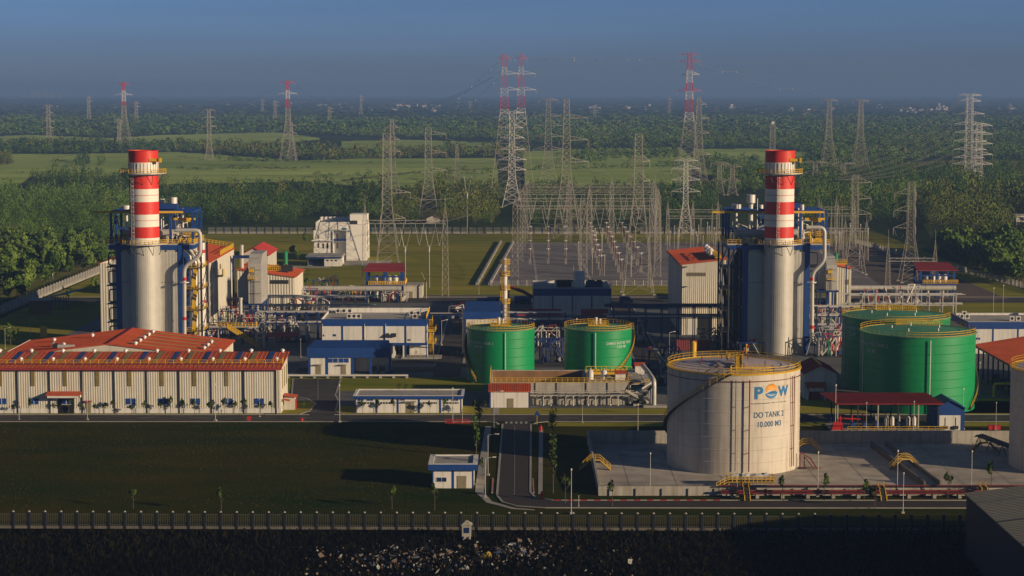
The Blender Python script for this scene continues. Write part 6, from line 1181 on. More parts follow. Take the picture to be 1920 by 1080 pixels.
def hall_left():
    t = T('turbine_hall', 'cream turbine hall with red roof and yellow railing right of the left boiler house', 'building', -84, 640)
    y0, y1 = 600., 662.; xr = XA(386, 520, y0); xl = xr - 22 
    za = ZA(495, y0)
    b = MB(); b.corr(xl, y0, xr, y0, 0, za, per=.9, dep=.1); b.corr(xr, y0, xr, y1, 0, za, za, per=.9, dep=.1); b.box(xl, xl + .2, y0, y1, 0, za); b.box(xl, xr, y1 - .2, y1, 0, za); b.build('wall', CREAM, t)
    xm = (xl + xr) / 2 - 3
    b = MB(); b.croof((xr + .5, y0 - .5, za), (xr + .5, y1 + .5, za), (xm, y1 + .5, za + 2.2), (xm, y0 - .5, za + 2.2), per=1.1); b.croof((xl - .5, y1 + .5, za), (xl - .5, y0 - .5, za), (xm, y0 - .5, za + 2.2), (xm, y1 + .5, za + 2.2), per=1.1); b.prism([(xl, za - .05), (xr, za - .05), (xm, za + 2.1)], 'y', y0, y0 + .15); b.build('roof', REDROOF, t)
    b = MB(); b.rail([(xm + 1, y1 - 1, za + 2.2), (xr, y1 - 1, za + .2), (xr, y0 + 30, za + .2)], 1.4, 1.2, .15); b.build('roof_railing', YEL, t)
    for yy in (y0 + 14, y0 + 28): b = MB(); b.box(xr + .1, xr + .2, yy, yy + 2.6, za - 4.2, za - 2.6); b.build('window', AMBER, t)
    b = MB(); b.box(xr + .1, xr + .18, y0 + 6, y0 + 16, 11, 15); b.build('wall_shadow_panel', STEEL, t)  # thin grey sheet standing in for the shadow on this wall
    b = MB(); b.box(xr + .1, xr + 1.8, y0 + 22, y0 + 26, za - 6, za - 5.6); b.rail([(xr + 1.8, y0 + 22, za - 5.6), (xr + 1.8, y0 + 26, za - 5.6)], 2, .7, .14); b.build('wall_platform', YEL, t)
    for k, px in enumerate((392, 398)): x = XA(px, 500, y0 - .6); b = MB(); b.tube([(x, y0 - .6, 4), (x, y0 - .6, ZA(492, y0))], .18, 8); b.cyl(x, y0 - .6, 9, 10, .35, .35, 8); b.cyl(x, y0 - .6, 15, 15.7, .35, .35, 8); b.build('exhaust_pipe', DARK if k else STEEL, t, True)
    t = T('boiler_annex', 'red gable roofed hall with a silver flue rising before it behind the left turbine hall', 'building', -85, 690)
    y0, y1 = 690., 716.; xl, xr = XA(452, 480, y0), XA(502, 480, y0); z = ZA(478, y0); xm = XA(476, 470, y0)
    b = MB(); b.prism([(xl, 0), (xr, 0), (xr, z), (xm, z + 2.4), (xl, z)], 'y', y0, y1); b.build('wall', CREAM, t); b = MB(); b.croof((xr + .5, y0 - .5, z - .1), (xr + .5, y1 + .5, z - .1), (xm, y1 + .5, z + 2.6), (xm, y0 - .5, z + 2.6), per=1); b.croof((xl - .5, y1 + .5, z - .1), (xl - .5, y0 - .5, z - .1), (xm, y0 - .5, z + 2.6), (xm, y1 + .5, z + 2.6), per=1); b.build('roof', mat('bright_red_sheet', (.42, .040, .030), .5, var=.15, sc=.3), t)
    for px, p0, p1, r in ((453, 459, 484, .7), (475, 471, 484, .4)): x = XA(px, 470, 660); b = MB(); b.cyl(x, 660, 0, ZA(p0, 660), r, r, 14); b.build('flue', SILV, t, True)
    b = MB(); x0, x1 = XA(437, 484, 652), XA(492, 484, 652); zz = ZA(484, 652); b.box(x0, x1, 651, 653, zz, zz + .9)
    for xx in (x0, x1): b.box(xx - .3, xx + .3, 651.5, 652.5, 0, zz)
    b.build('pipe_support', NAVY, t)
    t = T('intake_hall', 'cream hall with red roof, dark louvre and yellow walkway left of the long pale duct', 'building', -78, 660)
    y0, y1 = 655., 682.; xl, xr = XA(444, 520, y0), XA(552, 520, y0); za, zb = ZA(506, y0), ZA(519, y0)
    b = MB(); b.corr(xl, y0, xr, y0, 0, za, zb, per=.9, dep=.1); b.corr(xr, y0, xr, y1, 0, zb, per=.9, dep=.1); b.box(xl, xl + .2, y0, y1, 0, za); b.build('wall', CREAM, t)
    b = MB(); b.croof((xr + .6, y0 - .6, zb), (xr + .6, y1 + .6, zb), (xl, y1 + .6, za + .3), (xl, y0 - .6, za + .3), per=1); b.build('roof', REDROOF, t)
    xa, xb = XA(507, 534, y0), XA(541, 534, y0); b = MB(); b.box(xa, xb, y0 - .2, y0 - .1, ZA(532, y0), ZA(525, y0)); b.build('louvre', DARK, t)
    b = MB(); za2 = ZA(505, y0 + 12); xa, xb = XA(497, 500, y0 + 10), XA(527, 500, y0 + 10); b.box(xa, xb, y0 + 8, y0 + 14, za2 - .1, za2); b.rail([(xa, y0 + 8, za2), (xb, y0 + 8, za2), (xb, y0 + 14, za2), (xa, y0 + 14, za2)], 1.3, .7, .16); b.tube([(xa, y0 + 11, za2 + .8), (xb, y0 + 10, za2 + .8)], .5, 8); b.build('roof_walkway', YEL, t)
    b = MB(); xa = XA(523, 500, y0 + 9); b.box(xa, xa + 4.5, y0 + 8, y0 + 11, zb + 1, ZA(497, y0 + 9)); b.build('vessel_stand', DARK, t)
    green_vessel(535.5, 470, 497, 664, 'upright green vessel on the red roofed hall left of the long pale duct', 0)
    green_vessel(1567, 473, 493, 664, 'upright green vessel above the right air intake house', 0)
    b = MB(); q = T('vessel_stand', 'yellow railed stand carrying the green vessel of the right intake house', 'stand', XA(1567, 493, 664), 664); x = XA(1567, 493, 664); z = ZA(493.3, 664); b.box(x - 1.2, x + 3.6, 662.5, 666, z - .3, z); b.rail([(x - 1.2, 662.5, z), (x + 3.6, 662.5, z), (x + 3.6, 666, z)], 1.2, .8, .14); b.build('deck', YEL, q)
    for xx in (x - 1, x + 3.4): b = MB(); b.box(xx - .2, xx + .2, 663, 663.4, 0, z - .3); b.build('leg', NAVY, q)
    y0 = 672.; x0, x1 = XA(1588, 510, y0), XA(1596, 510, y0); t = T('intake_hall', 'narrow cream hall with small red roof behind the right air intake house', 'building', x0, y0); z = ZA(503, y0); x0 -= 6
    b = MB(); b.corr(x0, y0, x1, y0, 0, z + 1, z, per=.8); b.corr(x1, y0, x1, y0 + 20, 0, z, per=.8); b.build('wall', CREAM, t); b = MB(); b.croof((x1 + .5, y0 - .5, z), (x1 + .5, y0 + 20, z), (x0, y0 + 20, z + 1.6), (x0, y0 - .5, z + 1.6)); b.build('roof', REDROOF, t); b = MB(); b.box(x1 - 1.8, x1 - .7, y0 - .2, y0 - .1, z - 5.5, z - 3.8); b.build('window', AMBER, t)
    y0 = 604.; x0, x1 = XA(188, 560, y0), XA(204, 560, y0); t = T('electrical_annex', 'slim cream annex with small red roof at the left edge of the left boiler house', 'building', x0, y0); z = ZA(494, y0)
    b = MB(); b.corr(x0, y0, x1 + 3, y0, 0, z, z + .4, per=.8); b.corr(x0, y0 + 18, x0, y0, 0, z, per=.8); b.build('wall', CREAM, t); b = MB(); b.croof((x0 - .5, y0 + 18, z), (x0 - .5, y0 - .5, z), (x1 + 3, y0 - .5, z + 2.2), (x1 + 3, y0 + 18, z + 2.2)); b.build('roof', MAROON, t)
hall_left()
# ================================================================ LONG DUCTS, CONDENSER SHELTERS, RACKS
def rack(name, lab, x0, x1, y, zs, n, pm, posts, w=3., seed=1, rr=.16, colm=NAVY):
    t = T(name, lab, 'pipe rack', (x0 + x1) / 2, y); q = random.Random(seed)
    for k in range(posts):
        xx = x0 + (x1 - x0) * k / (posts - 1); b = MB()
        for yy in (y - w / 2, y + w / 2): b.box(xx - .15, xx + .15, yy - .15, yy + .15, 0, zs[-1] + .3)
        for z in zs: b.box(xx - .12, xx + .12, y - w / 2 + .16, y + w / 2 - .16, z - .35, z - .05)
        b.build('frame', colm, t)
    for z in zs:
        b = MB()
        for yy in (y - w / 2, y + w / 2): b.box(x0, x1, yy - .1, yy + .1, z - .3, z - .06)
        b.build('beam', colm, t)
        for k in range(n): r = q.uniform(.6, 1.5) * rr; b = MB(); yy = y - w / 2 + .25 + (w - .5) * k / max(1, n - 1); b.tube([(x0 - q.uniform(0, 3), yy, z + r), (x1 + q.uniform(0, 3), yy, z + r)], r, 8); b.build('pipe', q.choice(pm), t, True)
    return t
def duct(px0, px1, py, Y, lab):
    x0, x1 = XA(px0, py, Y), XA(px1, py, Y); z = ZA(py, Y); t = T('duct', lab, 'duct', x0, Y, z); b = MB(); b.tube([(x0, Y, z), (x1, Y, z)], .92, 18); b.build('pipe', SILV, t, True)
    b = MB(); n = max(3, int((x1 - x0) / 8))
    for k in range(n): xx = x0 + 1 + k * (x1 - x0 - 2) / (n - 1); b.tube([(xx, Y, z), (xx + .15, Y, z)], 1.0, 18); s_ = MB(); s_.box(xx - .15, xx + .15, Y - .5, Y + .5, 0, z - .85); s_.build('support', NAVY, t)
    b.build('stiffener_ring', SILV, t)
duct(500, 752, 541, 690, 'long pale horizontal duct running past the left condenser shelter')
duct(1576, 1792, 540, 690, 'long pale horizontal duct running past the right condenser shelter')
def condenser(px0, px1, ptop, pbot, Y, lab):
    x0, x1 = XA(px0, ptop, Y), XA(px1, ptop, Y); zt = ZA(ptop, Y); z2 = ZA(pbot, Y)
    t = T('condenser_shelter', lab, 'shelter', (x0 + x1) / 2, Y); D = 12
    b = MB(); b.croof((x0 - .6, Y - .6, zt - 1.8), (x1 + .6, Y - .6, zt - 1.8), (x1 - .3, Y + D, zt), (x0 + .6, Y + D, zt), per=.7); b.build('roof', MAROON, t)
    for xx in (x0 + .9, (x0 + x1) / 2, x1 - .9):
        for yy in (Y, Y + D - 1): b = MB(); b.box(xx - .35, xx + .35, yy - .35, yy + .35, 0, zt - 1.9); b.build('column', BLUE, t)
    zp = zt - 6.6
    b = MB(); b.box(x0 + .5, x1 - .2, Y - 1, Y + D, zp - .4, zp); b.box(x0 + .5, x1 - .2, Y - .3, Y, zt - 4, zt - 3.5); b.build('floor_beam', BLUE, t)
    b = MB(); b.rail([(x0 + 1.5, Y - 1, zp), (x1 + .4, Y - 1, zp), (x1 + .4, Y + D, zp)], 1.3, .6, .2); b.build('railing', YEL, t)
    for k in range(4): xx = x0 + 4 + k * (x1 - x0 - 5) / 4; b = MB(); b.cyl(xx, Y + 5, zp, zp + 2.4, 1.0, 1.0, 14); b.cyl(xx, Y + 5, zp + 2.4, zp + 2.9, 1.0, .4, 14); b.build('ejector', PIPEW if k % 2 else STEEL, t, True)
    for k in range(5): xx = x0 + 1.5 + k * (x1 - x0 - 3) / 4; b = MB(); b.tube([(xx, Y + 3, 0.2), (xx, Y + 3, zp - .5)], .5, 10); b.build('riser_pipe', SILV if k % 2 else DARK, t, True)
    b = MB(); b.box(x0 + 2, x1 - 2, Y + 4, Y + D - 1, 0, 5); b.build('condenser_box', STEEL, t)
    for s in (0, 1): b = MB(); b.bar((x1 - 5 * s - .5, Y - .2, .2), (x1 - 5 * s - 5, Y - .2, 7), .25); b.bar((x1 - 5 * s - 5, Y - .2, .2), (x1 - 5 * s - .5, Y - .2, 7), .25); b.build('brace', NAVY, t)
condenser(683, 757, 499, 545, 700, 'left condenser shelter with dull red roof, blue columns and yellow railing beside the pale duct')
condenser(1722, 1794, 497, 540, 706, 'right condenser shelter with dull red roof, blue columns and yellow railing beyond the green tanks')
x0, x1 = XA(757, 560, 706), XA(792, 560, 706); t = T('valve_house', 'plain cream block house at the right end of the left condenser shelter', 'building', x0 + 3, 706); b = MB(); b.box(x0, x1, 706, 716, 0, ZA(534, 706) - .4); b.build('wall', CREAM, t); b = MB(); b.box(x0 - .2, x1 + .2, 705.8, 716.2, ZA(534, 706) - .4, ZA(534, 706)); b.build('roof', CONC, t); door(t, x0 + 2.6, 706, 1.2, 2.4, m=OLIVE, canopy=False)
rack('pipe_rack', 'pipe rack with pale pipes below the long left duct', XA(505, 570, 640), XA(690, 570, 640), 640, (4.5, 7.5), 6, (STEEL, PIPEW, SILV, TURQ), 9, 4, 2, colm=STEEL)
rack('pipe_rack', 'pipe rack with bent pale pipes left of the two storey blue banded building', XA(500, 600, 585), XA(596, 600, 585), 585, (5.5, 8.5), 5, (PIPEW, SILV, STEEL), 6, 3.4, 3)
rack('pipe_rack', 'low pipe rack between the left boiler house and the process skids', XA(362, 600, 575), XA(478, 600, 575), 575, (5.,), 6, (PIPEW, SILV, STEEL), 6, 3.6, 4, .2)
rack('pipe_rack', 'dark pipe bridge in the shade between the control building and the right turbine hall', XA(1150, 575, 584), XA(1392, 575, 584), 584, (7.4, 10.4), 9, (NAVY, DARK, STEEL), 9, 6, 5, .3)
rack('pipe_rack', 'pipe rack crossing the road right of the two storey building', XA(808, 605, 600), XA(880, 605, 600), 600, (6.2,), 5, (STEEL, DARK, PIPEW), 5, 3, 6)
rack('pipe_rack', 'pipe rack behind the two green water tanks', XA(876, 600, 590), XA(1060, 600, 590), 590, (5.8, 7.8), 5, (STEEL, DARK, PIPEW), 7, 3, 7)
rack('pipe_rack', 'long pale pipe rack behind the big green tanks at right', XA(1590, 570, 640), XA(1790, 570, 640), 640, (5, 8.2), 6, (PIPEW, SILV, STEEL), 9, 4, 8, colm=STEEL)
rack('pipe_rack', 'pipe rack right of the right boiler house', XA(1530, 600, 590), XA(1596, 600, 590), 590, (4.2, 7, 9.6), 5, (PIPEW, SILV, NAVY, STEEL), 4, 4, 9)
rack('pipe_rack', 'shaded pipe rack at the foot of the blue roofed building behind the green tanks', XA(945, 640, 560), XA(1058, 640, 560), 560, (3.5,), 5, (DARK, STEEL, NAVY), 5, 3, 10)  # dark pipe colours carry the shade of this corner
def skid(x, y, w, d, seed, lab, h=3.2):
    q = random.Random(seed); dk = 'dark' in lab or 'shaded' in lab or 'red pump' in lab; t = T('process_skid', lab, 'process skid', x, y, 0)  # dk: dark paints put the shade on these skids into their colour
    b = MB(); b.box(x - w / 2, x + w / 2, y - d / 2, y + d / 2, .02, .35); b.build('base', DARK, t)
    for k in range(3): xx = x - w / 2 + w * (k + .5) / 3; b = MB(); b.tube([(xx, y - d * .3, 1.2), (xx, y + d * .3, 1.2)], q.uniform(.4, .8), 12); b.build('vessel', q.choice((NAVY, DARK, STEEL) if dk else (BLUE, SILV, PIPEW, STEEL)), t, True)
    b = MB()
    for xx in (x - w / 2 + .1, x + w / 2 - .1):
        for yy in (y - d / 2 + .1, y + d / 2 - .1): b.box(xx - .1, xx + .1, yy - .1, yy + .1, .35, h)
    b.box(x - w / 2, x + w / 2, y - d / 2, y - d / 2 + .15, h, h + .2); b.box(x - w / 2, x + w / 2, y + d / 2 - .15, y + d / 2, h, h + .2)
    for xx in (x - w / 2 + .03, x + w / 2 - .17): b.box(xx, xx + .14, y - d / 2 + .1, y + d / 2 - .1, h - .2, h + .1)
    b.build('frame', q.choice((NAVY, BLUE, STEEL)), t)
    for k in range(10):
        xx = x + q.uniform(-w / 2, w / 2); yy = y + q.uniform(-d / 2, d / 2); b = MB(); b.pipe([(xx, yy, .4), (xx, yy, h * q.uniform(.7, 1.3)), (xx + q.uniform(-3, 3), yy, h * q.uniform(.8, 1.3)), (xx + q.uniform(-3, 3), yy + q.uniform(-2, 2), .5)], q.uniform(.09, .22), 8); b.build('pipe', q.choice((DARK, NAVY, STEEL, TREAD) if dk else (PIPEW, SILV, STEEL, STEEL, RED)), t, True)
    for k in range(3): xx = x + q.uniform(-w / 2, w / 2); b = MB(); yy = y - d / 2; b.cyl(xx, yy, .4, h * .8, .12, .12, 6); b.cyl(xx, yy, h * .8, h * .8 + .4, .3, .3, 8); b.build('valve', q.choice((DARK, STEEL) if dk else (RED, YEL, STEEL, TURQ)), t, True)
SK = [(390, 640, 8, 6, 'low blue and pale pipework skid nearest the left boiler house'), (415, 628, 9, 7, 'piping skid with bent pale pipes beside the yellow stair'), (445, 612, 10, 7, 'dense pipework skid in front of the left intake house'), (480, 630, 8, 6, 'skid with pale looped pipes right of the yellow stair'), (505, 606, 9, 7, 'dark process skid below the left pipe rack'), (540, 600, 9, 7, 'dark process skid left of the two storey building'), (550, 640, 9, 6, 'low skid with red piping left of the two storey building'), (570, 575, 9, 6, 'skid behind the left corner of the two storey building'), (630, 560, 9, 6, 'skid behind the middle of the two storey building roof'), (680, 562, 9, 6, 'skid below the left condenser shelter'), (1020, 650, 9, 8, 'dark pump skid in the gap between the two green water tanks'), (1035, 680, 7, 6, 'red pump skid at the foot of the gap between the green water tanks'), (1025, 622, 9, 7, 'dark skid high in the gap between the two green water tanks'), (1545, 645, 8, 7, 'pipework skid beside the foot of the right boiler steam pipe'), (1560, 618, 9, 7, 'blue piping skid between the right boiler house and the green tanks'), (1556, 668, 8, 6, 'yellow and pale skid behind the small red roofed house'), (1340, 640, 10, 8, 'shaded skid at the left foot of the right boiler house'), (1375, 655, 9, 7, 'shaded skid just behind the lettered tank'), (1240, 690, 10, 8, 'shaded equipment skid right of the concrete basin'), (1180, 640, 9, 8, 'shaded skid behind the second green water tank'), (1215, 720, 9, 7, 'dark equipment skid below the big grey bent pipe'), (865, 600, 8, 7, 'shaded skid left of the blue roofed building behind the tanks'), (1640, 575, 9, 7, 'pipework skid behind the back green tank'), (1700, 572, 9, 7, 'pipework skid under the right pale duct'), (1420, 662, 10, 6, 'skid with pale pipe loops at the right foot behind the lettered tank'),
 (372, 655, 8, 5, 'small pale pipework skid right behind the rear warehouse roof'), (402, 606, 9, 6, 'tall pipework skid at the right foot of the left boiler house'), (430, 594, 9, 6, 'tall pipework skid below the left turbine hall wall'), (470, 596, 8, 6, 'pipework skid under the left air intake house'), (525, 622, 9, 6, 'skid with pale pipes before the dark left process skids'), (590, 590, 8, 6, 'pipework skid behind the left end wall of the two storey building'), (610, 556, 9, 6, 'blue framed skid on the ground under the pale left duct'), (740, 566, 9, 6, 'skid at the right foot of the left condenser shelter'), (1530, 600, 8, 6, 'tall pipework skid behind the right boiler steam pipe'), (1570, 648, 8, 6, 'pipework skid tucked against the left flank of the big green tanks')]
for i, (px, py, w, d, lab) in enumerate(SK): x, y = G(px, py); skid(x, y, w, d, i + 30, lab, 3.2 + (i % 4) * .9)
def stair_tower():
    x, y = G(428, 652); t = T('steel_stair', 'bright yellow steel stair and landing rising in front of the left process skids', 'stair', x, y)
    b = MB(); b.box(x - 3, x + 8, y, y + 3, 5.9, 6.1); b.build('landing', STEEL, t); b = MB(); b.rail([(x - 3, y, 6.1), (x + 8, y, 6.1), (x + 8, y + 3, 6.1)], 1.1, 1, .13); b.build('railing', YEL, t)
    b = MB(); b.slab((x, y - .2, 6), (x, y - 1.4, 6), (x + 9, y - 1.4, .2), (x + 9, y - .2, .2), .3); b.rail([(x, y - 1.4, 6), (x + 9, y - 1.4, .2)], 1.1, .9, .13); b.rail([(x, y - .2, 6), (x + 9, y - .2, .2)], 1.1, .9, .13); b.build('flight', YEL, t)
    for xx in (x - 2.8, x + 7.8): b = MB(); b.box(xx - .12, xx + .12, y + .1, y + .4, 0, 5.9); b.build('leg', STEEL, t)
    for px, Y, h0, h1, r, lab in ((452, 590, 0, 601, .55, 'short silver vent pipe rising from the skid field left of centre'), (495, 568, 0, 625, .3, 'tall looped pale pipe right of the yellow stair')):
        x = XA(px, 640, Y); q = T('vent_stack', lab, 'pipe', x, Y); b = MB()
        if h1 < 620: b.cyl(x, Y, 0, ZA(562, Y), r, r, 14); b.cyl(x, Y, ZA(562, Y), ZA(558, Y), r * 1.25, r * 1.25, 14)
        else: b.pipe([(x - 2, Y, .2), (x - 2, Y, ZA(h1, Y)), (x, Y, ZA(h1, Y)), (x, Y, .2)], r, 10)
        b.build('pipe', SILV, q, True); b = MB(); b.cyl(x, Y, 0.02, .3, r * 2.2, r * 2.2, 12); b.build('base', CONC, q)
stair_tower()
# small dark red roofed shelters in the process field
for px, py, w, lab in ((528, 652, 9, 'dark red roofed equipment shelter left of the two storey building'), (1425, 598, 1, '')):
    if not lab: continue
    x, y = G(px, py); t = T('equipment_shelter', lab, 'shelter', x, y); b = MB(); b.slab((x - w / 2, y, 3.2), (x + w / 2, y, 3.2), (x + w / 2, y + 6, 3.8), (x - w / 2, y + 6, 3.8), .2); b.build('roof', MAROON, t)
    for xx in (x - w / 2 + .3, x + w / 2 - .3): b = MB(); b.box(xx - .12, xx + .12, y + .2, y + .44, 0, 3.1); b.build('post', NAVY, t)
# ================================================================ CONTROL BUILDING, SHELTERS, VENT COLUMN, BLUE-ROOFED HOUSE
def control():
    y0 = 652.; x0, x1 = XA(1000, 560, y0), XA(1146, 560, y0)
    t = T('control_building', 'white and blue control building with roof plant and white stair head before the switchyard', 'building', (x0 + x1) / 2, y0)
    z1, z0 = ZA(541, y0), ZA(554.5, y0)
    flat_building(t, x0, x1, y0, y0 + 27, 12, z0, z1, 4, .9)
    b = MB(); xa, xb = XA(1077, 530, y0 + 12), XA(1096, 530, y0 + 12); b.box(xa, xb, y0 + 10, y0 + 16, z1 - .7, ZA(511, y0 + 10)); b.build('stair_head', WHITE, t)
    for i, (px, w) in enumerate(((1045, 1), (1052, 1.6), (1060, 2), (1070, 1.4), (1108, 1.8), (1123, 1.2))):
        x = XA(px, 530, y0 + 14); q = T('roof_plant', 'dark roof plant unit in the row on top of the control building', 'plant unit', x, y0 + 13, z1 - .74, 'roof plant on the control building'); b = MB(); b.box(x - w, x + w, y0 + 12, y0 + 14, z1 - .74, z1 + 1.2); b.build('casing', NAVY if i % 3 else PIPEW, q); b = MB(); b.cyl(x, y0 + 13, z1 + 1.2, z1 + 1.6, w * .7, w * .7, 14); b.build('fan', DARK, q, True)
    x = XA(1075, 500, y0 + 15); b = MB(); b.cyl(x, y0 + 15, z1, ZA(497, y0 + 15), .08, .05, 6); b.build('mast', STEEL, t)
    # red-roofed walkway shelters before it
    for xa_, xb_, lab in ((970, 1052, 'low dark red roofed shelter in the shade left before the control building'), (1090, 1140, 'low dark red roofed shelter in the shade right before the control building')):
        Y = 628.; a, c = XA(xa_, 585, Y), XA(xb_, 585, Y); z = ZA(588, Y); q = T('equipment_shelter', lab, 'shelter', (a + c) / 2, Y); b = MB(); b.prism([(Y - 3, z - .2), (Y, z + 1.5), (Y + 3, z - .2), (Y + 3, z - .4), (Y, z + 1.3), (Y - 3, z - .4)], 'x', a, c); b.build('roof', MAROON, q); 
        for xx in (a + .4, (a + c) / 2, c - .4):
            for yy in (Y - 2.6, Y + 2.36): b = MB(); b.box(xx - .12, xx + .12, yy, yy + .24, 0, z - .4); b.build('post', NAVY, q)
        b = MB(); b.box(a + .8, c - .8, Y - 1.2, Y + 1.6, 0, z - 1.6); b.build('equipment_box', NAVY, q)
    # exhaust duct of dark red pipes
    Y = 660.; q = T('exhaust_pipe', 'dark red sloping pipes running down to the left end of the control building', 'pipe', XA(975, 550, Y), Y); 
    for o in (0, 1.0): b = MB(); b.tube([(XA(953, 537, Y), Y + o, ZA(536 + o * 2, Y)), (XA(980, 545, Y), Y + o, ZA(545 + o * 3, Y)), (XA(1003, 560, Y), Y + o, ZA(558 + o * 3, Y))], .38, 10); b.build('pipe', MATS['red_pipe'], q, True)
    b = MB(); b.box(XA(954, 550, Y) - .2, XA(954, 550, Y) + .2, Y - .3, Y + .2, 0, ZA(538, Y)); b.build('support', NAVY, q)
    for i, (px, py) in enumerate(((905, 574), (918, 574), (925, 572), (938, 572), (975, 570), (985, 570))):
        x, y = G(px, py); q = T('oil_tank', 'royal blue drum shaped tank in the row behind the blue roofed building', 'tank', x, y, 0, 'blue tanks along the back road'); b = MB(); b.tube([(x - 2, y, 1.5), (x + 2, y, 1.5)], 1.3, 14); b.build('shell', BLUE, q, True)
        for xx in (x - 1.2, x + 1.2): b = MB(); b.box(xx - .2, xx + .2, y - 1, y + 1, 0, .6); b.build('saddle', DARK, q)
    # blue roofed white house behind T2
    y0 = 548.; x0, x1 = XA(872, 620, y0), XA(938, 620, y0); t = T('chemical_house', 'white building with deep blue roof partly hidden behind the left green water tank', 'building', x0 + 4, y0); z = ZA(598, y0)
    b = MB(); b.box(x0, x1, y0, y0 + 16, 0, z); b.build('wall', WHITE, t); b = MB(); b.box(x0 - .25, x1 + .25, y0 - .25, y0 + .02, z - .02, z + 2.0); b.slab((x0 - .25, y0 + .03, z + 2.0), (x1 + .25, y0 + .03, z + 2.0), (x1 + .25, y0 + 16.2, z + 3.2), (x0 - .25, y0 + 16.2, z + 3.2), .3); b.build('roof', BLUE, t); b = MB(); b.box(x0 - .04, x0 + .35, y0 - .06, y0 - .003, 0, z - .03); b.build('corner_trim', BLUE, t)
    x = XA(866, 580, 556); q = T('vent_stack', 'pale bent pipe at the left corner of the blue roofed white building', 'pipe', x, 556); b = MB(); b.pipe([(x + .5, 556, .2), (x + .5, 556, ZA(579, 556)), (x - 1.6, 556, ZA(578, 556))], .45, 10); b.build('pipe', PIPEW, q, True); b = MB(); b.cyl(x + .5, 556, 0.02, .4, .9, .9, 12); b.build('base', CONC, q)
    # vent column
    Y = 572.; x = XA(946.5, 540, Y); zt = ZA(484, Y); t = T('boiler_stack', 'slim white stack wrapped in yellow ladders and ring platforms behind the left green tank', 'stack', x, Y)
    b = MB(); b.cyl(x, Y, 0, 5, .95, .75, 20); b.cyl(x, Y, 5, zt, .72, .72, 20); b.build('flue', PIPEW, t, True)
    for c in (491, 513, 539, 565):
        z = ZA(c + 3, Y); b = MB(); b.cyl(x, Y, z - .12, z, 1.55, 1.55, 14); b.ring(x, Y, z, 1.5, n=12, h=1.2, w=.12)
        for k in range(8): a = k * PI / 4; b.wire3((x + 1.5 * math.cos(a), Y + 1.5 * math.sin(a), z), (x + 1.5 * math.cos(a), Y + 1.5 * math.sin(a), z + 1.2), .12)
        b.build('ring_platform', YEL, t)
    b = MB()
    segs = [(0, 565, .95), (565, 539, -.9), (539, 513, -.9), (513, 488, .95)]
    for a, c, o in segs:
        z0_, z1_ = (0 if a == 0 else ZA(a, Y)), ZA(c, Y)
        for d in (-.3, .3): b.bar((x + o + d, Y - .75, z0_), (x + o + d, Y - .75, z1_ + 1), .1)
        k = int((z1_ - z0_) / .5)
        for i in range(k): b.bar((x + o - .3, Y - .75, z0_ + i * .5), (x + o + .3, Y - .75, z0_ + i * .5), .08)
        for i in range(int((z1_ - z0_) / 1.2)): zz = z0_ + i * 1.2 + .6; b.tube([(x + o - .4, Y - .8, zz), (x + o - .4, Y - 1.4, zz), (x + o + .4, Y - 1.4, zz), (x + o + .4, Y - .8, zz)], .06, 4)
    b.build('cage_ladder', YEL, t)
control()
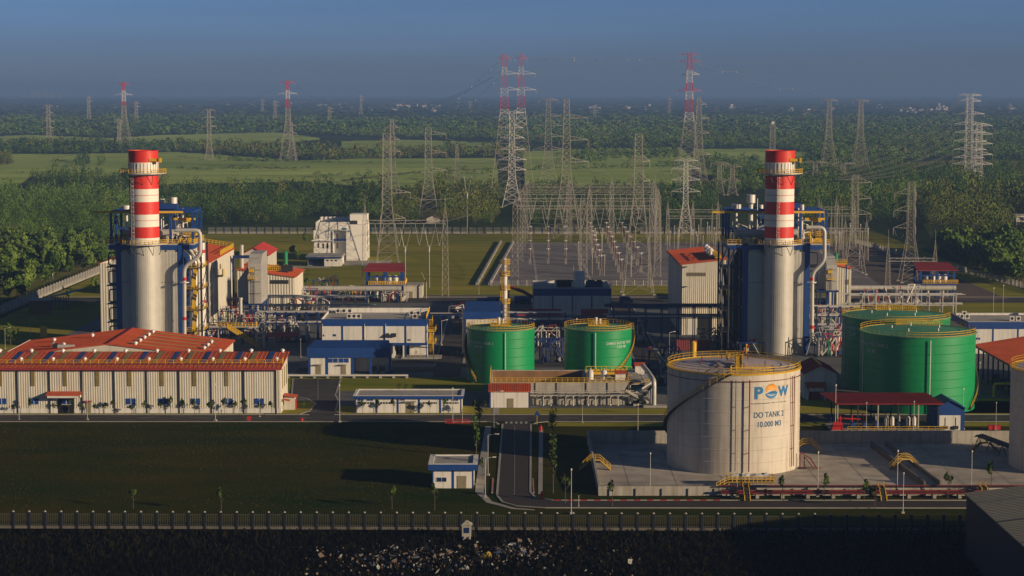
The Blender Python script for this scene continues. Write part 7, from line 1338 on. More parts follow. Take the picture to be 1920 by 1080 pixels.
def office():
    y0 = 862.; X = lambda p: XA(p, 450, y0); z = lambda p: ZA(p, y0)
    x0, x1, xm = X(588), X(687), X(655); zb = z(432); zt = z(421); zs = z(403)
    t = T('office_block', 'white three storey office block with roof terrace and low front annex', 'building', (x0 + x1) / 2, y0)
    b = MB(); xi0, xi1 = X(625), X(649)
    b.box(x0, xi0, y0, y0 + 18, 0, zb); b.box(xi0, xi1, y0 + 3, y0 + 18, 0, zb); b.box(xi1, x1, y0, y0 + 18, 0, zb); b.box(x0 + 1, x1, y0 - .02, y0 + 18, zb + .003, zt); b.box(xm, x1, y0 + 4, y0 + 14, zt + .003, zs); b.build('wall', WHITEO, t)
    b = MB(); b.box(x0 + 1.2, xm - .1, y0 + .2, y0 + 17.8, zt, zt + .1); b.build('roof', ROOFG, t)
    b = MB(); b.box(x0 + 1, xm, y0 - .02, y0 + .2, zt + .003, zt + 1.1); b.box(x0 + 1, x0 + 1.2, y0 + .2, y0 + 18, zt, zt + 1.1); b.box(x0 + 1.2, xm, y0 + 17.8, y0 + 18, zt + .11, zt + 2.2)
    for k in range(7): b.box(x0 + 2 + k * 1.9, x0 + 2.3 + k * 1.9, y0 + 17, y0 + 17.3, zt + .1, zt + 2.4)
    b.build('parapet', WHITEO, t)
    b = MB(); b.box(xi0, xi1, y0 + .4, y0 + 2.98, z(451) - .4, z(451)); b.box(xi0 - .3, xi0 - .003, y0 - .5, y0 + 2.9, 0, zb - .2); b.build('balcony', WHITE, t); b = MB(); b.box(xi0 + .01, xi1 - .01, y0 + .3, y0 + .38, z(452), z(448)); b.build('balcony_band', BLUE, t)
    for px, c, w, h, m in ((597, 444, 3.6, 8, OLIVE), (597, 460, 3, 9, BRN), (606, 461, 3, 9, DARK), (614, 461, 3.4, 9, DARK)):
        b = MB(); b.box(X(px - w / 2), X(px + w / 2), y0 - .06, y0 - .004, z(c + h / 2), z(c - h / 2)); b.build('window', m, t)
    for px, c in ((631, 444), (631, 462)): b = MB(); b.box(X(px - 1.6), X(px + 1.6), y0 + 2.9, y0 + 2.997, z(c + 5), z(c - 5)); b.build('window', OLIVE, t)
    b = MB(); b.box(X(641), X(650), y0 - .08, y0 - .024, z(431), z(427.5)); b.build('name_board', LETT, t)
    b = MB(); b.box(x0 - .8, xi0, y0 - 1.2, y0 - .004, z(452), z(450)); b.build('canopy_slab', WHITE, t)
    for k in range(3):
        for c in (438, 453, 467): b = MB(); yy = y0 + 3 + k * 5; b.box(x1 + .004, x1 + .06, yy, yy + 1.6, z(c + 5), z(c - 3)); b.build('window', OLIVE, t)
    for i, px in enumerate((652, 657, 662)): x = X(px + 5); q = T('condenser_unit', ['left dark cooling unit on the office block roof', 'middle dark cooling unit on the office block roof', 'right dark cooling unit on the office block roof'][i], 'air conditioner', x, y0 + 2, zt); b = MB(); b.box(x - .6, x + .6, y0 + 1.4, y0 + 2.6, zt, zt + 1.5); b.build('casing', DARK, q); b = MB(); b.cyl(x, y0 + 2, zt + 1.5, zt + 1.7, .5, .5, 12); b.build('fan', STEEL, q)
    # annex
    ya = 834.; xa, xb = XA(576, 490, ya), XA(639, 490, ya); h = ZA(484, ya); t2 = T('gate_annex', 'low flat roofed white annex with dark glazed front before the office block', 'building', xa, ya)
    b = MB(); b.box(XA(608, 490, ya), xb, ya, ya + 16, 0, h); b.box(xa, XA(608, 490, ya), ya + 3, ya + 16, 0, h); b.build('wall', WHITE, t2); b = MB(); b.box(xa - .6, xb + .4, ya - .6, ya + 16, h + .003, h + .9); b.build('roof', ROOFG, t2); b = MB(); b.box(xa - .64, xb + .44, ya - .66, ya - .604, h - .0, h + .5); b.build('fascia_band', BLUE, t2); b = MB(); b.box(xa + .3, XA(607, 490, ya), ya + 2.9, ya + 2.996, .2, h - .4); b.build('glazing', GLASS, t2)
    for px in (614, 622, 630): b = MB(); b.box(XA(px - 2, 490, ya), XA(px + 2, 490, ya), ya - .06, ya - .004, h - 1.3, h - .7); b.build('window', DARK, t2)
    rect('office_forecourt', -78, -52, 838, 862, .1, SLAB); rect('office_drive', -102, -76, 826, 834, .1, SLAB)
office()
# left shaded corner: low dark gatehouse and a wall
x, y = G(72, 590); t = T('gatehouse', 'dim brown walled gatehouse in the shade inside the slanting left fence', 'building', x, y); b = MB(); b.box(x - 3.2, x + 3.2, y, y + 6, 0, 4.6); b.build('wall', BROWN, t); b = MB(); b.box(x - 4, x + 4, y - .8, y + 6.8, 4.6, 4.9); b.build('roof', CONC, t)
x, y = G(95, 582); t = T('cycle_shelter', 'dark slatted shelter with sloping roof beside the dim left gatehouse', 'shelter', x, y); b = MB(); b.slab((x, y, 4.8), (x + 5, y, 5.6), (x + 8, y + 20, 5.6), (x + 3, y + 20, 4.8), .25); b.build('roof', NAVY, t)
for k in range(7): b = MB(); b.box(x + .5 + k * .9, x + .7 + k * .9, y + .5, y + .7, 0, 4.7); b.build('post', NAVY, t)
x0, y0 = G(1905, 428); t = T('house', 'pale two storey house on stilts among the trees at the far right edge', 'house', x0, y0); b = MB(); b.box(x0, x0 + 8, y0, y0 + 8, 3.4, 7); b.build('wall', CREAM, t); b = MB(); b.box(x0 - .5, x0 + 8.5, y0 - .5, y0 + 8.5, 7, 7.3); b.build('roof', CONC, t); b = MB(); b.box(x0 + 2, x0 + 4, y0 - .06, y0 - .004, 4.4, 6); b.build('window', DARK, t)
for xx in (x0 + .3, x0 + 7.4):
    for yy in (y0 + .3, y0 + 7.4): b = MB(); b.box(xx, xx + .3, yy, yy + .3, 0, 3.4); b.build('stilt', CREAM, t)
x0, y0 = G(800, 418); t = T('house', 'small brown roofed hut in the clearing behind the far fence', 'house', x0, y0); b = MB(); b.prism([(x0, 0), (x0 + 7, 0), (x0 + 7, 2.6), (x0 + 3.5, 4), (x0, 2.6)], 'y', y0, y0 + 6); b.build('wall', CREAM, t); b = MB(); b.slab((x0 - .4, y0 - .4, 2.5), (x0 + 3.5, y0 - .4, 4.2), (x0 + 3.5, y0 + 6.4, 4.2), (x0 - .4, y0 + 6.4, 2.5), .15); b.slab((x0 + 3.5, y0 - .4, 4.2), (x0 + 7.4, y0 - .4, 2.5), (x0 + 7.4, y0 + 6.4, 2.5), (x0 + 3.5, y0 + 6.4, 4.2), .15); b.build('roof', BROWN, t)
x, y = G(1174, 568); t = T('parked_van', 'dark blue van parked on the back road right of the control building', 'van', x, y)
b = MB(); b.prism([(x - 2.4, .5), (x + 2.4, .5), (x + 2.4, 1.2), (x + 1.7, 1.4), (x + 1.1, 2.2), (x - 2.3, 2.2)], 'y', y - .9, y + .9); b.build('body', NAVY, t)
b = MB(); b.box(x - 1.9, x + .9, y - .93, y - .9, 1.4, 2.0); b.build('window', GLASS, t)
for sx in (-1.5, 1.5):
    for sy in (-.8, .8): b = MB(); b.tube([(x + sx, y + sy - .12, .38), (x + sx, y + sy + .12, .38)], .38, 14); b.build('wheel', DARK, t)
# ================================================================ PYLONS
def lattice(b, prof, lw, bw, col=None, cx=0., cy=0., xb=True):
    sg = ((-1, -1), (1, -1), (1, 1), (-1, 1))
    for i in range(len(prof) - 1):
        (z0, a0), (z1, a1) = prof[i], prof[i + 1]; m = col((z0 + z1) / 2) if col else 0
        for k in range(4):
            s, q = sg[k], sg[(k + 1) % 4]
            p0 = (cx + s[0] * a0, cy + s[1] * a0, z0); p1 = (cx + s[0] * a1, cy + s[1] * a1, z1); q0 = (cx + q[0] * a0, cy + q[1] * a0, z0); q1 = (cx + q[0] * a1, cy + q[1] * a1, z1)
            b.bar(p0, p1, lw, m); b.wire3(p1, q1, bw, m)
            b.wire3(p0, q1, bw, m)
            if xb: b.wire3(q0, p1, bw, m)
def profile(h, wb, ww, wt, zw, n1, n2):
    P = []; tot = sum((1 - .07 * k) for k in range(n1)); z = 0
    for k in range(n1 + 1): f = z / zw; P.append((z, wb + (ww - wb) * f)); z += zw * (1 - .07 * k) / tot if k < n1 else 0
    for k in range(1, n2 + 1): f = k / n2; P.append((zw + (h - zw) * f, ww + (wt - ww) * f))
    return P
def hw_at(P, z):
    for (z0, a0), (z1, a1) in zip(P[:-1], P[1:]):
        if z <= z1: return a0 + (a1 - a0) * (z - z0) / (z1 - z0)
    return P[-1][1]
GREY = [STEELF, PYR, PYW]
def pylon(name, lab, px, pb, pt, wb, ww, wt, zw, arms, bands=None, n1=6, n2=9, lw=.26, bw=.13, rot=0., matl=None, peak=0., ins=2.6, group='transmission towers behind the plant', proto=None):
    x, y = G(px, pb); h = ZA(pt, y); k = y / 1000.; lw *= .72 * max(.9, k ** .5); bw *= .72 * max(.9, k ** .5)
    t = T(name, lab, 'pylon', x, y, 0, group); ORG[t.name] = (0, 0, 0); P = profile(h, wb, ww, wt, zw * h, n1, n2)
    zb = [(ZA(c, y), m) for c, m in bands] if bands else None
    def col(z):
        if not zb: return 0
        for zz, m in zb:
            if z > zz: return m
        return 0
    ms = matl or GREY
    b = MB(); lattice(b, P, lw, bw, col); b.build('lattice_body', ms, t)
    for s in ((-1, -1), (1, -1), (1, 1), (-1, 1)): b = MB(); b.box(s[0] * wb - .6, s[0] * wb + .6, s[1] * wb - .6, s[1] * wb + .6, 0, .5); b.build('footing', CONC, t)
    for py, ll, lr in arms:
        z = min(h - .2, ZA(py, y)); a = hw_at(P, z); m = col(z + .5)
        for sgn, L_ in ((-1, ll), (1, lr)):
            if not L_: continue
            b = MB(); dz = min(2.2, h - z + .6); tip = (sgn * (a + L_), 0, z + .3)
            for s in (-1, 1):
                b.bar((sgn * a, s * a, z), tip, lw * .8, m); b.bar((sgn * a, s * a, z + dz), tip, lw * .6, m)
                for f0, f1 in ((.25, .25), (.5, .5), (.75, .75)): 
                    A = Vector((sgn * a, s * a, z)).lerp(Vector(tip), f0); B = Vector((sgn * a, s * a, z + dz)).lerp(Vector(tip), f1); b.wire3(A, B, bw, m)
            for f in (.3, .6):
                A = Vector((sgn * a, -a, z)).lerp(Vector(tip), f); B = Vector((sgn * a, a, z)).lerp(Vector(tip), f); b.wire3(A, B, bw, m)
            o = b.build('cross_arm', ms, t)
            if ins:
                b = MB(); b.tube([(tip[0], 0, z + .2), (tip[0], 0, z + .2 - ins)], .11 * max(1, k ** .5), 5); b.build('insulator', STEELF, o)
    t.rotation_euler = (0, 0, rot); return t, x, y, h
PY = {}
RWB = [(125, 1), (144, 2), (162, 1), (182, 2), (204, 1), (228, 2)]
rw = lambda top, P: P
PY['A'] = pylon('transmission_tower', 'left of the twin red and white towers standing close together', 946, 378, 102, 9.5, 2.9, 1.0, .60, [(139, 1.5, 8), (169, 1.5, 8), (110, 3, 3)], [(125, 1), (144, 2), (162, 1), (182, 2), (204, 1), (228, 2)], 9, 14)
PY['B'] = pylon('transmission_tower', 'right of the twin red and white towers standing close together', 977, 372, 102, 9.5, 2.9, 1.0, .60, [(139, 1.5, 8), (169, 1.5, 8), (110, 3, 3)], [(125, 1), (144, 2), (162, 1), (182, 2), (204, 1), (228, 2)], 9, 14)
for k in 'AB':
    pass
PY['C'] = pylon('transmission_tower', 'bright narrow tower with close pairs of arms before the twin red and white towers', 960, 388, 209, 6.2, 2.2, 1.3, .3, [(212, 6, 6), (240, 5.5, 5.5), (259, 6, 6), (281, 6.5, 6.5), (300, 7, 7), (319, 7, 7)], None, 4, 10, .34, .17, matl=[PYW, PYR, PYW])  # white paint stands in for sunlit steel on this tower
PY['D'] = pylon('transmission_tower', 'tall grey tower with long arms on the right just right of the twin towers', 1062, 445, 186, 6.8, 2.3, 1.2, .45, [(222, 2, 9), (263, 2, 9), (304, 2, 9)], None, 7, 12, .28, .13)
PY['E'] = pylon('transmission_tower', 'grey many armed tower between the twin towers and the tall right armed tower', 1028, 346, 185, 7, 3, 1.4, .35, [(188, 6, 6), (218, 8, 8), (236, 9, 9), (256, 9, 9), (280, 9, 9)], None, 6, 10)
PY['F'] = pylon('transmission_tower', 'square topped grey tower with widely spread legs in front of the switchyard', 1196, 551, 251, 5.6, 1.7, 1.25, .62, [(303, 2.5, 2.5), (340, 2.5, 2.5)], None, 8, 11, .25, .11)
PY['G'] = pylon('transmission_tower', 'tall grey tower with right hand arms just left of the lawn gantry beam', 727, 494, 250, 4.6, 2.0, 1.6, .45, [(362, .5, 8), (410, .5, 5)], None, 6, 13, .25, .12)
PY['G2'] = pylon('transmission_tower', 'tall thin grey tower directly behind the lawn tower', 736, 380, 224, 6.5, 2.2, .9, .4, [(240, 3.5, 3.5), (262, 3.5, 3.5), (285, 3.5, 3.5)], None, 6, 10)
PY['H'] = pylon('transmission_tower', 'grey tower with three right hand arms behind the lawn and the far fence', 804, 399, 239, 5.6, 2.2, 1.6, .4, [(252, .5, 9), (287, .5, 9), (320, .5, 9)], None, 6, 9)
PY['I'] = pylon('transmission_tower', 'slim plain grey tower at the forest edge left of the twin towers', 857, 348, 270, 3.6, 1.6, .7, .4, [], None, 5, 8)
PY['J'] = pylon('transmission_tower', 'single tall red and white tower with bowtie shaped top left of the right stack', 1291, 362, 100, 10, 3.0, 1.3, .55, [(103, 5.5, 5.5), (116, 6, 6), (140, 3, 5), (171, 6.5, 6.5)], [(132, 1), (156, 2), (174, 1), (190, 2), (209, 1), (230, 2)], 9, 15)
PY['K'] = pylon('transmission_tower', 'tall grey tower half hidden behind the single red and white tower', 1309, 360, 182, 8, 3.2, 1.2, .4, [(196, 4, 4), (222, 5, 5), (250, 5, 5), (290, 5, 5)], None, 7, 11)
PY['L'] = pylon('transmission_tower', 'bright sunlit tower with four flat pairs of arms left of the right stack', 1285, 440, 299, 3.6, 1.25, .95, .42, [(302, 5, 5), (317, 6.3, 6.3), (338, 6.3, 6.3), (360, 6.3, 6.3)], None, 5, 9, .26, .13, matl=[PYW, PYR, PYW])  # sunlight on the steel put into the colour as white paint
PY['M'] = pylon('transmission_tower', 'small T topped tower left of the other small one behind the bright sunlit tower', 1349, 366, 304, 3.2, 1.5, 1.2, .5, [(308, 5, 5), (340, 5, 5)], None, 4, 4)
PY['M2'] = pylon('transmission_tower', 'small T topped tower midway between the bright sunlit tower and the right stack', 1373, 366, 309, 3.4, 1.5, 1.2, .5, [(313, 5, 5), (340, 4, 4)], None, 4, 4)
PY['N'] = pylon('transmission_tower', 'square topped grey tower with a white dish behind the top of the right stack', 1448, 305, 232, 4.2, 2.6, 2.1, .3, [(241, 3, 3)], None, 4, 8)
PY['O'] = pylon('transmission_tower', 'left of two tall slender grey towers right of the right stack', 1553, 337, 186, 8, 2.4, 1.4, .55, [(189, 5, 5)], None, 8, 9)
PY['P'] = pylon('transmission_tower', 'right of two tall slender grey towers right of the right stack', 1612, 335, 187, 8, 2.4, 1.4, .55, [(190, 5, 5)], None, 8, 9)
PY['Q'] = pylon('transmission_tower', 'tall pale tower with stacked pairs of arms at far right', 1815, 336, 177, 5.6, 3, 2.2, .2, [(179, 7, 7), (190, 7, 7), (214, 7, 10), (233, 10, 12), (249, 10, 12), (265, 10, 12), (281, 10, 12), (296, 10, 10), (308, 10, 10)], None, 4, 12, .34, .17, matl=[PYW, PYR, PYW])
PY['R'] = pylon('transmission_tower', 'shorter pale armed tower at the right flank of the tallest far right tower', 1833, 358, 233, 5, 2.6, 1.8, .3, [(236, 4, 8), (252, 4, 8), (270, 4, 8), (290, 4, 8), (308, 4, 8)], None, 4, 9, .3, .15, matl=[PYW, PYR, PYW])
PY['S'] = pylon('transmission_tower', 'small wide topped tower with bright base right of the right stack', 1528, 348, 303, 3.2, 1.7, 1.5, .4, [(305, 8, 8), (325, 8, 8)], None, 4, 4, .3, .15)
PY['T'] = pylon('transmission_tower', 'small wide topped tower with bright base before the left slender tower', 1580, 346, 305, 3.2, 1.7, 1.5, .4, [(307, 8, 8), (327, 8, 8)], None, 4, 4, .3, .15)
PY['U'] = pylon('transmission_tower', 'grey tower with three long right hand arms behind the right condenser rack', 1601, 514, 328, 4.2, 1.3, 1.15, .48, [(343, .5, 5.2), (373, .5, 5.2), (402, .5, 5.2)], None, 6, 9, .22, .1)
PY['V'] = pylon('transmission_tower', 'grey tower with three long left hand arms before the wooded bank at right', 1706, 529, 341, 3.9, 1.4, 1.2, .45, [(364, 5.4, .5), (396, 5.4, .5), (428, 5.4, .5)], None, 6, 9, .22, .1)
PY['W'] = pylon('transmission_tower', 'far left red topped tower rising beside the left stack', 234, 283, 155, 9, 2.6, 1.2, .5, [(158, 6, 6), (178, 9, 9)], [(171, 1), (188, 2), (197, 1)], 7, 9, .34, .17)
PY['X'] = pylon('transmission_tower', 'red topped tower on the fields right of the left stack', 541, 303, 152, 8.5, 2.4, 1.2, .5, [(155, 6, 6), (176, 8, 8)], [(171, 1), (188, 2), (199, 1)], 7, 9, .32, .16)
PY['Y'] = pylon('transmission_tower', 'short grey tower close behind the far left red topped tower', 224, 281, 222, 5, 2, 1.2, .4, [(228, 4, 4)], None, 4, 6)
PY['Z'] = pylon('transmission_tower', 'grey tower close beside the red topped tower on the fields', 547, 300, 228, 5, 2, 1.2, .4, [(236, 4, 4), (250, 4, 4)], None, 4, 6)
PY['a'] = pylon('transmission_tower', 'grey tower near the far left edge of the distant fields', 92, 270, 197, 4.6, 2.4, 1.6, .3, [(199, 5, 5), (212, 5, 5), (228, 6, 6), (240, 6, 6)], None, 5, 7, .32, .16)
PY['b'] = pylon('transmission_tower', 'grey tower midway between the left stack and the red topped field tower', 393, 303, 205, 4.6, 2.2, 1.4, .3, [(207, 5, 5), (221, 5, 5), (238, 6, 6)], None, 5, 7, .3, .15)
for i, (px, pb, pt, lab) in enumerate(((167, 232, 180, 'faint far grey tower left of the far left red topped tower'), (256, 234, 190, 'faint far grey tower right of the far left red topped tower'), (492, 212, 186, 'faint far grey tower left of the red topped field tower'), (516, 230, 188, 'faint far grey tower just left of the red topped field tower'), (618, 235, 200, 'faint far grey tower right of the red topped field tower'), (677, 220, 178, 'faint far grey tower left of the pale distant houses'), (881, 212, 188, 'faint far grey tower left of the twin red and white towers'), (1115, 226, 198, 'faint far grey tower right of the tall right armed tower'), (1255, 218, 182, 'faint far grey tower left of the single red and white tower'), (1893, 214, 194, 'faint far grey tower near the right edge'))):
    pylon('transmission_tower', lab, px, pb, pt, 6, 3, 1.6, .3, [(pt + 4, 7, 7), (pt + 10, 7, 7)], None, 3, 5, .42, .22, ins=0, group='far transmission towers')
x, y = PY['N'][1], PY['N'][2]; b = MB(); b.tube([(x, y - 1.6, PY['N'][3] + .8), (x, y - 1.0, PY['N'][3] + .8)], 1.7, 16); o = b.build('dish', PYW, PY['N'][0], org=(x, y, 0))
# ================================================================ GANTRIES AND SWITCHYARD
def gantry(lab, xs, y, zb, zt, wcol=.75, beams=(0,), strings=True, beamx=None, y1=None, lw=.10, bw=.05):
    t = T('gantry', lab, 'gantry', xs[0], y, 0, 'lattice gantries of the switchyard')
    for x in xs:
        b = MB(); n = max(5, int(zb / 2.6)); P = [(zb * k / n, wcol * (1.5 - .5 * k / n)) for k in range(n + 1)]; lattice(b, P, lw, bw, None, x, y)
        for k in range(3): a0, a1 = wcol * (1 - k / 3), wcol * (1 - (k + 1) / 3.05); lattice(b, [(zb + (zt - zb) * .6 * k / 3, a0), (zb + (zt - zb) * .6 * (k + 1) / 3, max(.05, a1))], lw * .8, bw, None, x, y)
        b.bar((x, y, zb + (zt - zb) * .6), (x, y, zt), .1); b.build('column', STEELF, t)
    x0, x1 = beamx or (xs[0], xs[-1])
    for dz in beams:
        b = MB(); n = max(4, int((x1 - x0) / 1.8)); w = .6; z = zb - dz
        for s in (-1, 1):
            for q in (0, 1.2): b.bar((x0, y + s * w, z - q), (x1, y + s * w, z - q), lw)
            for k in range(n): xa, xb = x0 + (x1 - x0) * k / n, x0 + (x1 - x0) * (k + 1) / n; b.wire3((xa, y + s * w, z - 1.2 * (k % 2)), (xb, y + s * w, z - 1.2 * ((k + 1) % 2)), bw)
        for k in range(n): xa, xb = x0 + (x1 - x0) * k / n, x0 + (x1 - x0) * (k + 1) / n; b.wire3((xa, y - w, z), (xb, y + w, z), bw)
        bo = b.build('beam', STEELF, t)
        if strings:
            k = max(3, int((x1 - x0) / 6.5))
            for i in range(k):
                xx = x0 + (x1 - x0) * (i + .5) / k; b = MB(); b.tube([(xx, y - .6, z - 1.2), (xx + .8, y - 2.5, z - 5.5), (xx + 1.6, y - 3, z - 9)], .07, 5); b.tube([(xx + 3.2, y - .6, z - 1.2), (xx + 2.4, y - 2.5, z - 5.5), (xx + 1.6, y - 3, z - 9)], .07, 5); b.build('insulator_string', STEEL, bo)
    return t
Yg = YG(555); gx0, gx1 = XA(685, 480, Yg), XA(835, 480, Yg)
gantry('wide lattice gantry spanning the lawn right of the office block', [gx0, gx1], Yg, ZA(413, Yg), ZA(366, Yg), .8)
Ya = YG(520); zb = ZA(386, Ya); 
gantry('nearest tall gantry at the left front of the switchyard with its bright top beam', [XA(966, 450, Ya), XA(1095, 450, Ya), XA(1233, 450, Ya)], Ya, zb, zb + 5, .9)
for i, (pb, pbm, pl, pr, n) in enumerate(((490, 372, 975, 1235, 3), (470, 360, 980, 1232, 3), (455, 352, 985, 1228, 4), (445, 345, 990, 1225, 4))):
    Yb = YG(pb); zb = ZA(pbm, Yb); xs = [XA(pl + (pr - pl) * k / (n - 1), 400, Yb) for k in range(n)]
    gantry(['second tall gantry row counted from the front of the switchyard', 'third tall gantry row counted from the front of the switchyard', 'fourth tall gantry row counted from the front of the switchyard', 'rearmost tall gantry row of the switchyard before the dark wood'][i], xs, Yb, zb, zb + (7, 2.5, 6, 2.5)[i], .85, strings=i < 2)
for i, (pl, pr, pb, pbm) in enumerate(((1252, 1346, 452, 393), (1252, 1346, 460, 405), (1540, 1602, 470, 400), (1535, 1600, 452, 388), (1545, 1625, 490, 428))):
    Yb = YG(pb); gantry(['rear low gantry left of the right boiler house', 'front low gantry left of the right boiler house', 'middle gantry right of the right boiler house pipe', 'rear gantry right of the right boiler house pipe', 'front gantry right of the right boiler house pipe'][i], [XA(pl, 430, Yb), XA((pl + pr) / 2, 430, Yb), XA(pr, 430, Yb)], Yb, ZA(pbm, Yb), ZA(pbm - 26, Yb), .6, strings=False)
Yr = YG(535); gantry('low gantry on the right lawn with beam behind the right condenser shelter roof', [XA(1665, 500, Yr), XA(1753, 500, Yr)], Yr, ZA(484, Yr), ZA(430, Yr), .6, strings=False)
# circuit breakers, insulator posts
brk = T('circuit_breaker', 'brown porcelain circuit breaker in a row on the gravel switchyard', 'circuit breaker', 0, 0, 0, 'circuit breakers on the gravel switchyard')
b = MB(); lattice(b, [(0, .45), (1.3, .4), (2.6, .35)], .12, .07); b.build('support_frame', STEELF, brk, org=(0, 0, 0))
b = MB()
for k in range(12): b.cyl(0, 0, 2.6 + k * .33, 2.6 + k * .33 + .2, .34, .30, 10); b.cyl(0, 0, 2.8 + k * .33, 2.93 + k * .33, .18, .18, 8)
b.build('insulator', BRN, brk, org=(0, 0, 0))
b = MB(); b.cyl(0, 0, 6.55, 7.2, .24, .2, 10); b.tube([(-.9, 0, 7.0), (.9, 0, 7.0)], .13, 6); b.build('terminal_head', PYW, brk, org=(0, 0, 0))
first = True; spots = []
for r_, (pa, ya, pb_, yb, n) in enumerate(((1127, 517, 1107, 448, 8), (1165, 525, 1137, 448, 8), (1202, 512, 1166, 448, 7), (994, 496, 995, 450, 4), (1028, 496, 1028, 450, 4), (1061, 496, 1060, 450, 4))):
    (xa, Ya_), (xb, Yb_) = G(pa, ya), G(pb_, yb)
    for k in range(n): f = k / (n - 1); spots.append((xa + (xb - xa) * f, Ya_ + (Yb_ - Ya_) * f, r_))
for (x, y, r_) in spots:
    c = brk if first else copy_tree(brk); first = False; c.location = (x, y, .1); s = 1.15 if r_ < 3 else .95; c.scale = (s, s, s); c['label'] = ('brown porcelain breaker in the three close rows right of centre in the gravel yard' if r_ < 3 else 'brown porcelain breaker in the three spaced rows at the left of the gravel yard'); c['group'] = 'circuit breakers in the close rows' if r_ < 3 else 'circuit breakers in the spaced rows'
post = T('insulator_post', 'x', 'insulator', 0, 0, 0, 'insulator posts in the right yard')
b = MB(); b.box(-.1, .1, -.1, .1, 0, 4); b.build('support', STEELF, post, org=(0, 0, 0)); b = MB()
for k in range(8): b.cyl(0, 0, 4 + k * .3, 4.2 + k * .3, .2, .16, 8)
b.build('insulator', STEELF, post, org=(0, 0, 0)); b = MB(); b.cyl(0, 0, 6.4, 6.8, .2, .2, 8); b.build('cap', STEEL, post, org=(0, 0, 0))
first = True; q = random.Random(3)
for area, n, lab, grp in (((1250, 1345, 447, 478), 20, 'grey post insulator in the thicket of posts left of the right boiler house', 'insulator posts left of the right boiler'), ((1500, 1630, 450, 500), 26, 'grey post insulator in the thicket of posts right of the right boiler house', 'insulator posts right of the right boiler'), ((1080, 1240, 455, 530), 12, 'grey post insulator among the breaker rows of the gravel yard', 'insulator posts among the breakers')):
    for k in range(n):
        x, y = G(q.uniform(area[0], area[1]), q.uniform(area[2], area[3])); c = post if first else copy_tree(post); first = False; c.location = (x, y, .08); s = q.uniform(.9, 1.7); c.scale = (1.1, 1.1, s); c['label'] = lab; c['group'] = grp
def mast(px, pb, pt, lab, w=.5):
    x, y = G(px, pb); h = ZA(pt, y); t = T('lightning_mast', lab, 'mast', x, y, 0); b = MB(); n = 10; lattice(b, [(h * .75 * k / n, w * (1 - .75 * k / n)) for k in range(n + 1)], .13, .07, None, x, y); b.build('lattice_body', STEELF, t); b = MB(); b.cyl(x, y, h * .75, h, .09, .03, 6); b.build('spike', STEEL, t)
for a in ((1217, 540, 365, 'slim lightning mast just right of the square topped tower'), (1088, 535, 372, 'slim lightning mast in the middle front of the switchyard'), (1229, 440, 350, 'pointed mast at the back right of the switchyard'), (1558, 462, 372, 'pointed mast just right of the right boiler steam pipe'), (1578, 470, 380, 'pointed mast left of the right-hand armed tower'), (1545, 500, 400, 'thin mast in front of the right switchyard posts'), (1335, 455, 380, 'thin mast left of the right boiler house frame')): mast(*a)
for px, pb, pt, lab in ((760, 545, 430, 'thin pale pole with forked wires left of centre on the lawn'), (805, 540, 430, 'thin pale pole with forked wires beside the right column of the lawn gantry'), (799, 560, 510, 'post with a white headed insulator by the back road'), (758, 553, 512, 'post with a dark insulator behind the condenser shelter'), (876, 440, 330, 'thin mast at the left rear corner of the gravel yard')):
    x, y = G(px, pb); h = ZA(pt, y); t = T('busbar_post', lab, 'post', x, y); b = MB(); b.cyl(x, y, 0, h * .62, .22, .18, 8); b.build('pole', CONC, t, True); b = MB(); b.tube([(x, y, h * .62), (x - 1.6, y, h)], .06, 5); b.tube([(x, y, h * .62), (x + 2.2, y, h)], .06, 5); b.cyl(x, y, h * .62, h * .72, .3, .2, 8); b.build('insulator', BRN if pb > 550 else STEEL, t)
# ================================================================ POWER LINES
def wire(p, q, sag, lab, w=.05):
    p, q = Vector(p), Vector(q); n = 14; P = []
    for k in range(n + 1): f = k / n; v = p.lerp(q, f); v.z -= sag * 4 * f * (1 - f); P.append(v)
    b = MB(); b.tube(P, w, 3, 0, False); o = b.build('power_line', WIREM, None, org=tuple(p)); tag(o, lab, 'cable', 'overhead conductors')
def tip(k, py, off): t, x, y, h = PY[k]; return (x + off, y, ZA(py, y) - 2)
for py, o in ((188, -9), (214, -9), (233, -12), (249, -12), (265, -12), (281, -12), (296, -12)):
    p = tip('Q', py, o)
    for sx in (0, 3.): wire((p[0] + sx, p[1], p[2]), (XA(1565 + sx * 4, 350, 1330) , 1330 , max(14, ZA(300 + (py - 188) * .45, 1330))), 4, 'thin conductor sloping down leftwards from the far right pale towers', .11)
BALL = [mat('white_marker', (.5, .5, .5), .5), mat('dark_marker', (.12, .02, .02), .5)]
def ball_line(P, lab, balls):
    V = [(XA(a, c, Y), Y, ZA(c, Y)) for a, c, Y in P]
    b = MB(); b.tube(V, .06, 3, 0, False); tag(b.build('power_line', WIREM, None, org=V[0]), lab, 'cable', 'overhead conductors')
    for k, m in balls:
        x, y, z = V[k]; r = .00028 * y * (1.15 if m == 0 else .85); b = MB()
        for (a0, a1) in ((-1.5, -.8), (-.8, 0), (0, .8), (.8, 1.5)): b.cyl(x, y, z - r + r * math.sin(a0), z - r + r * math.sin(a1), r * math.cos(a0), r * math.cos(a1), 10, 0, 0)
        tag(b.build('marker_ball', BALL[m], None, True, org=(x, y, z)), ('white' if m == 0 else 'dark') + ' aircraft warning ball strung on the thin conductors in the sky', 'marker ball', 'white marker balls on the conductors' if m == 0 else 'dark marker balls on the conductors')
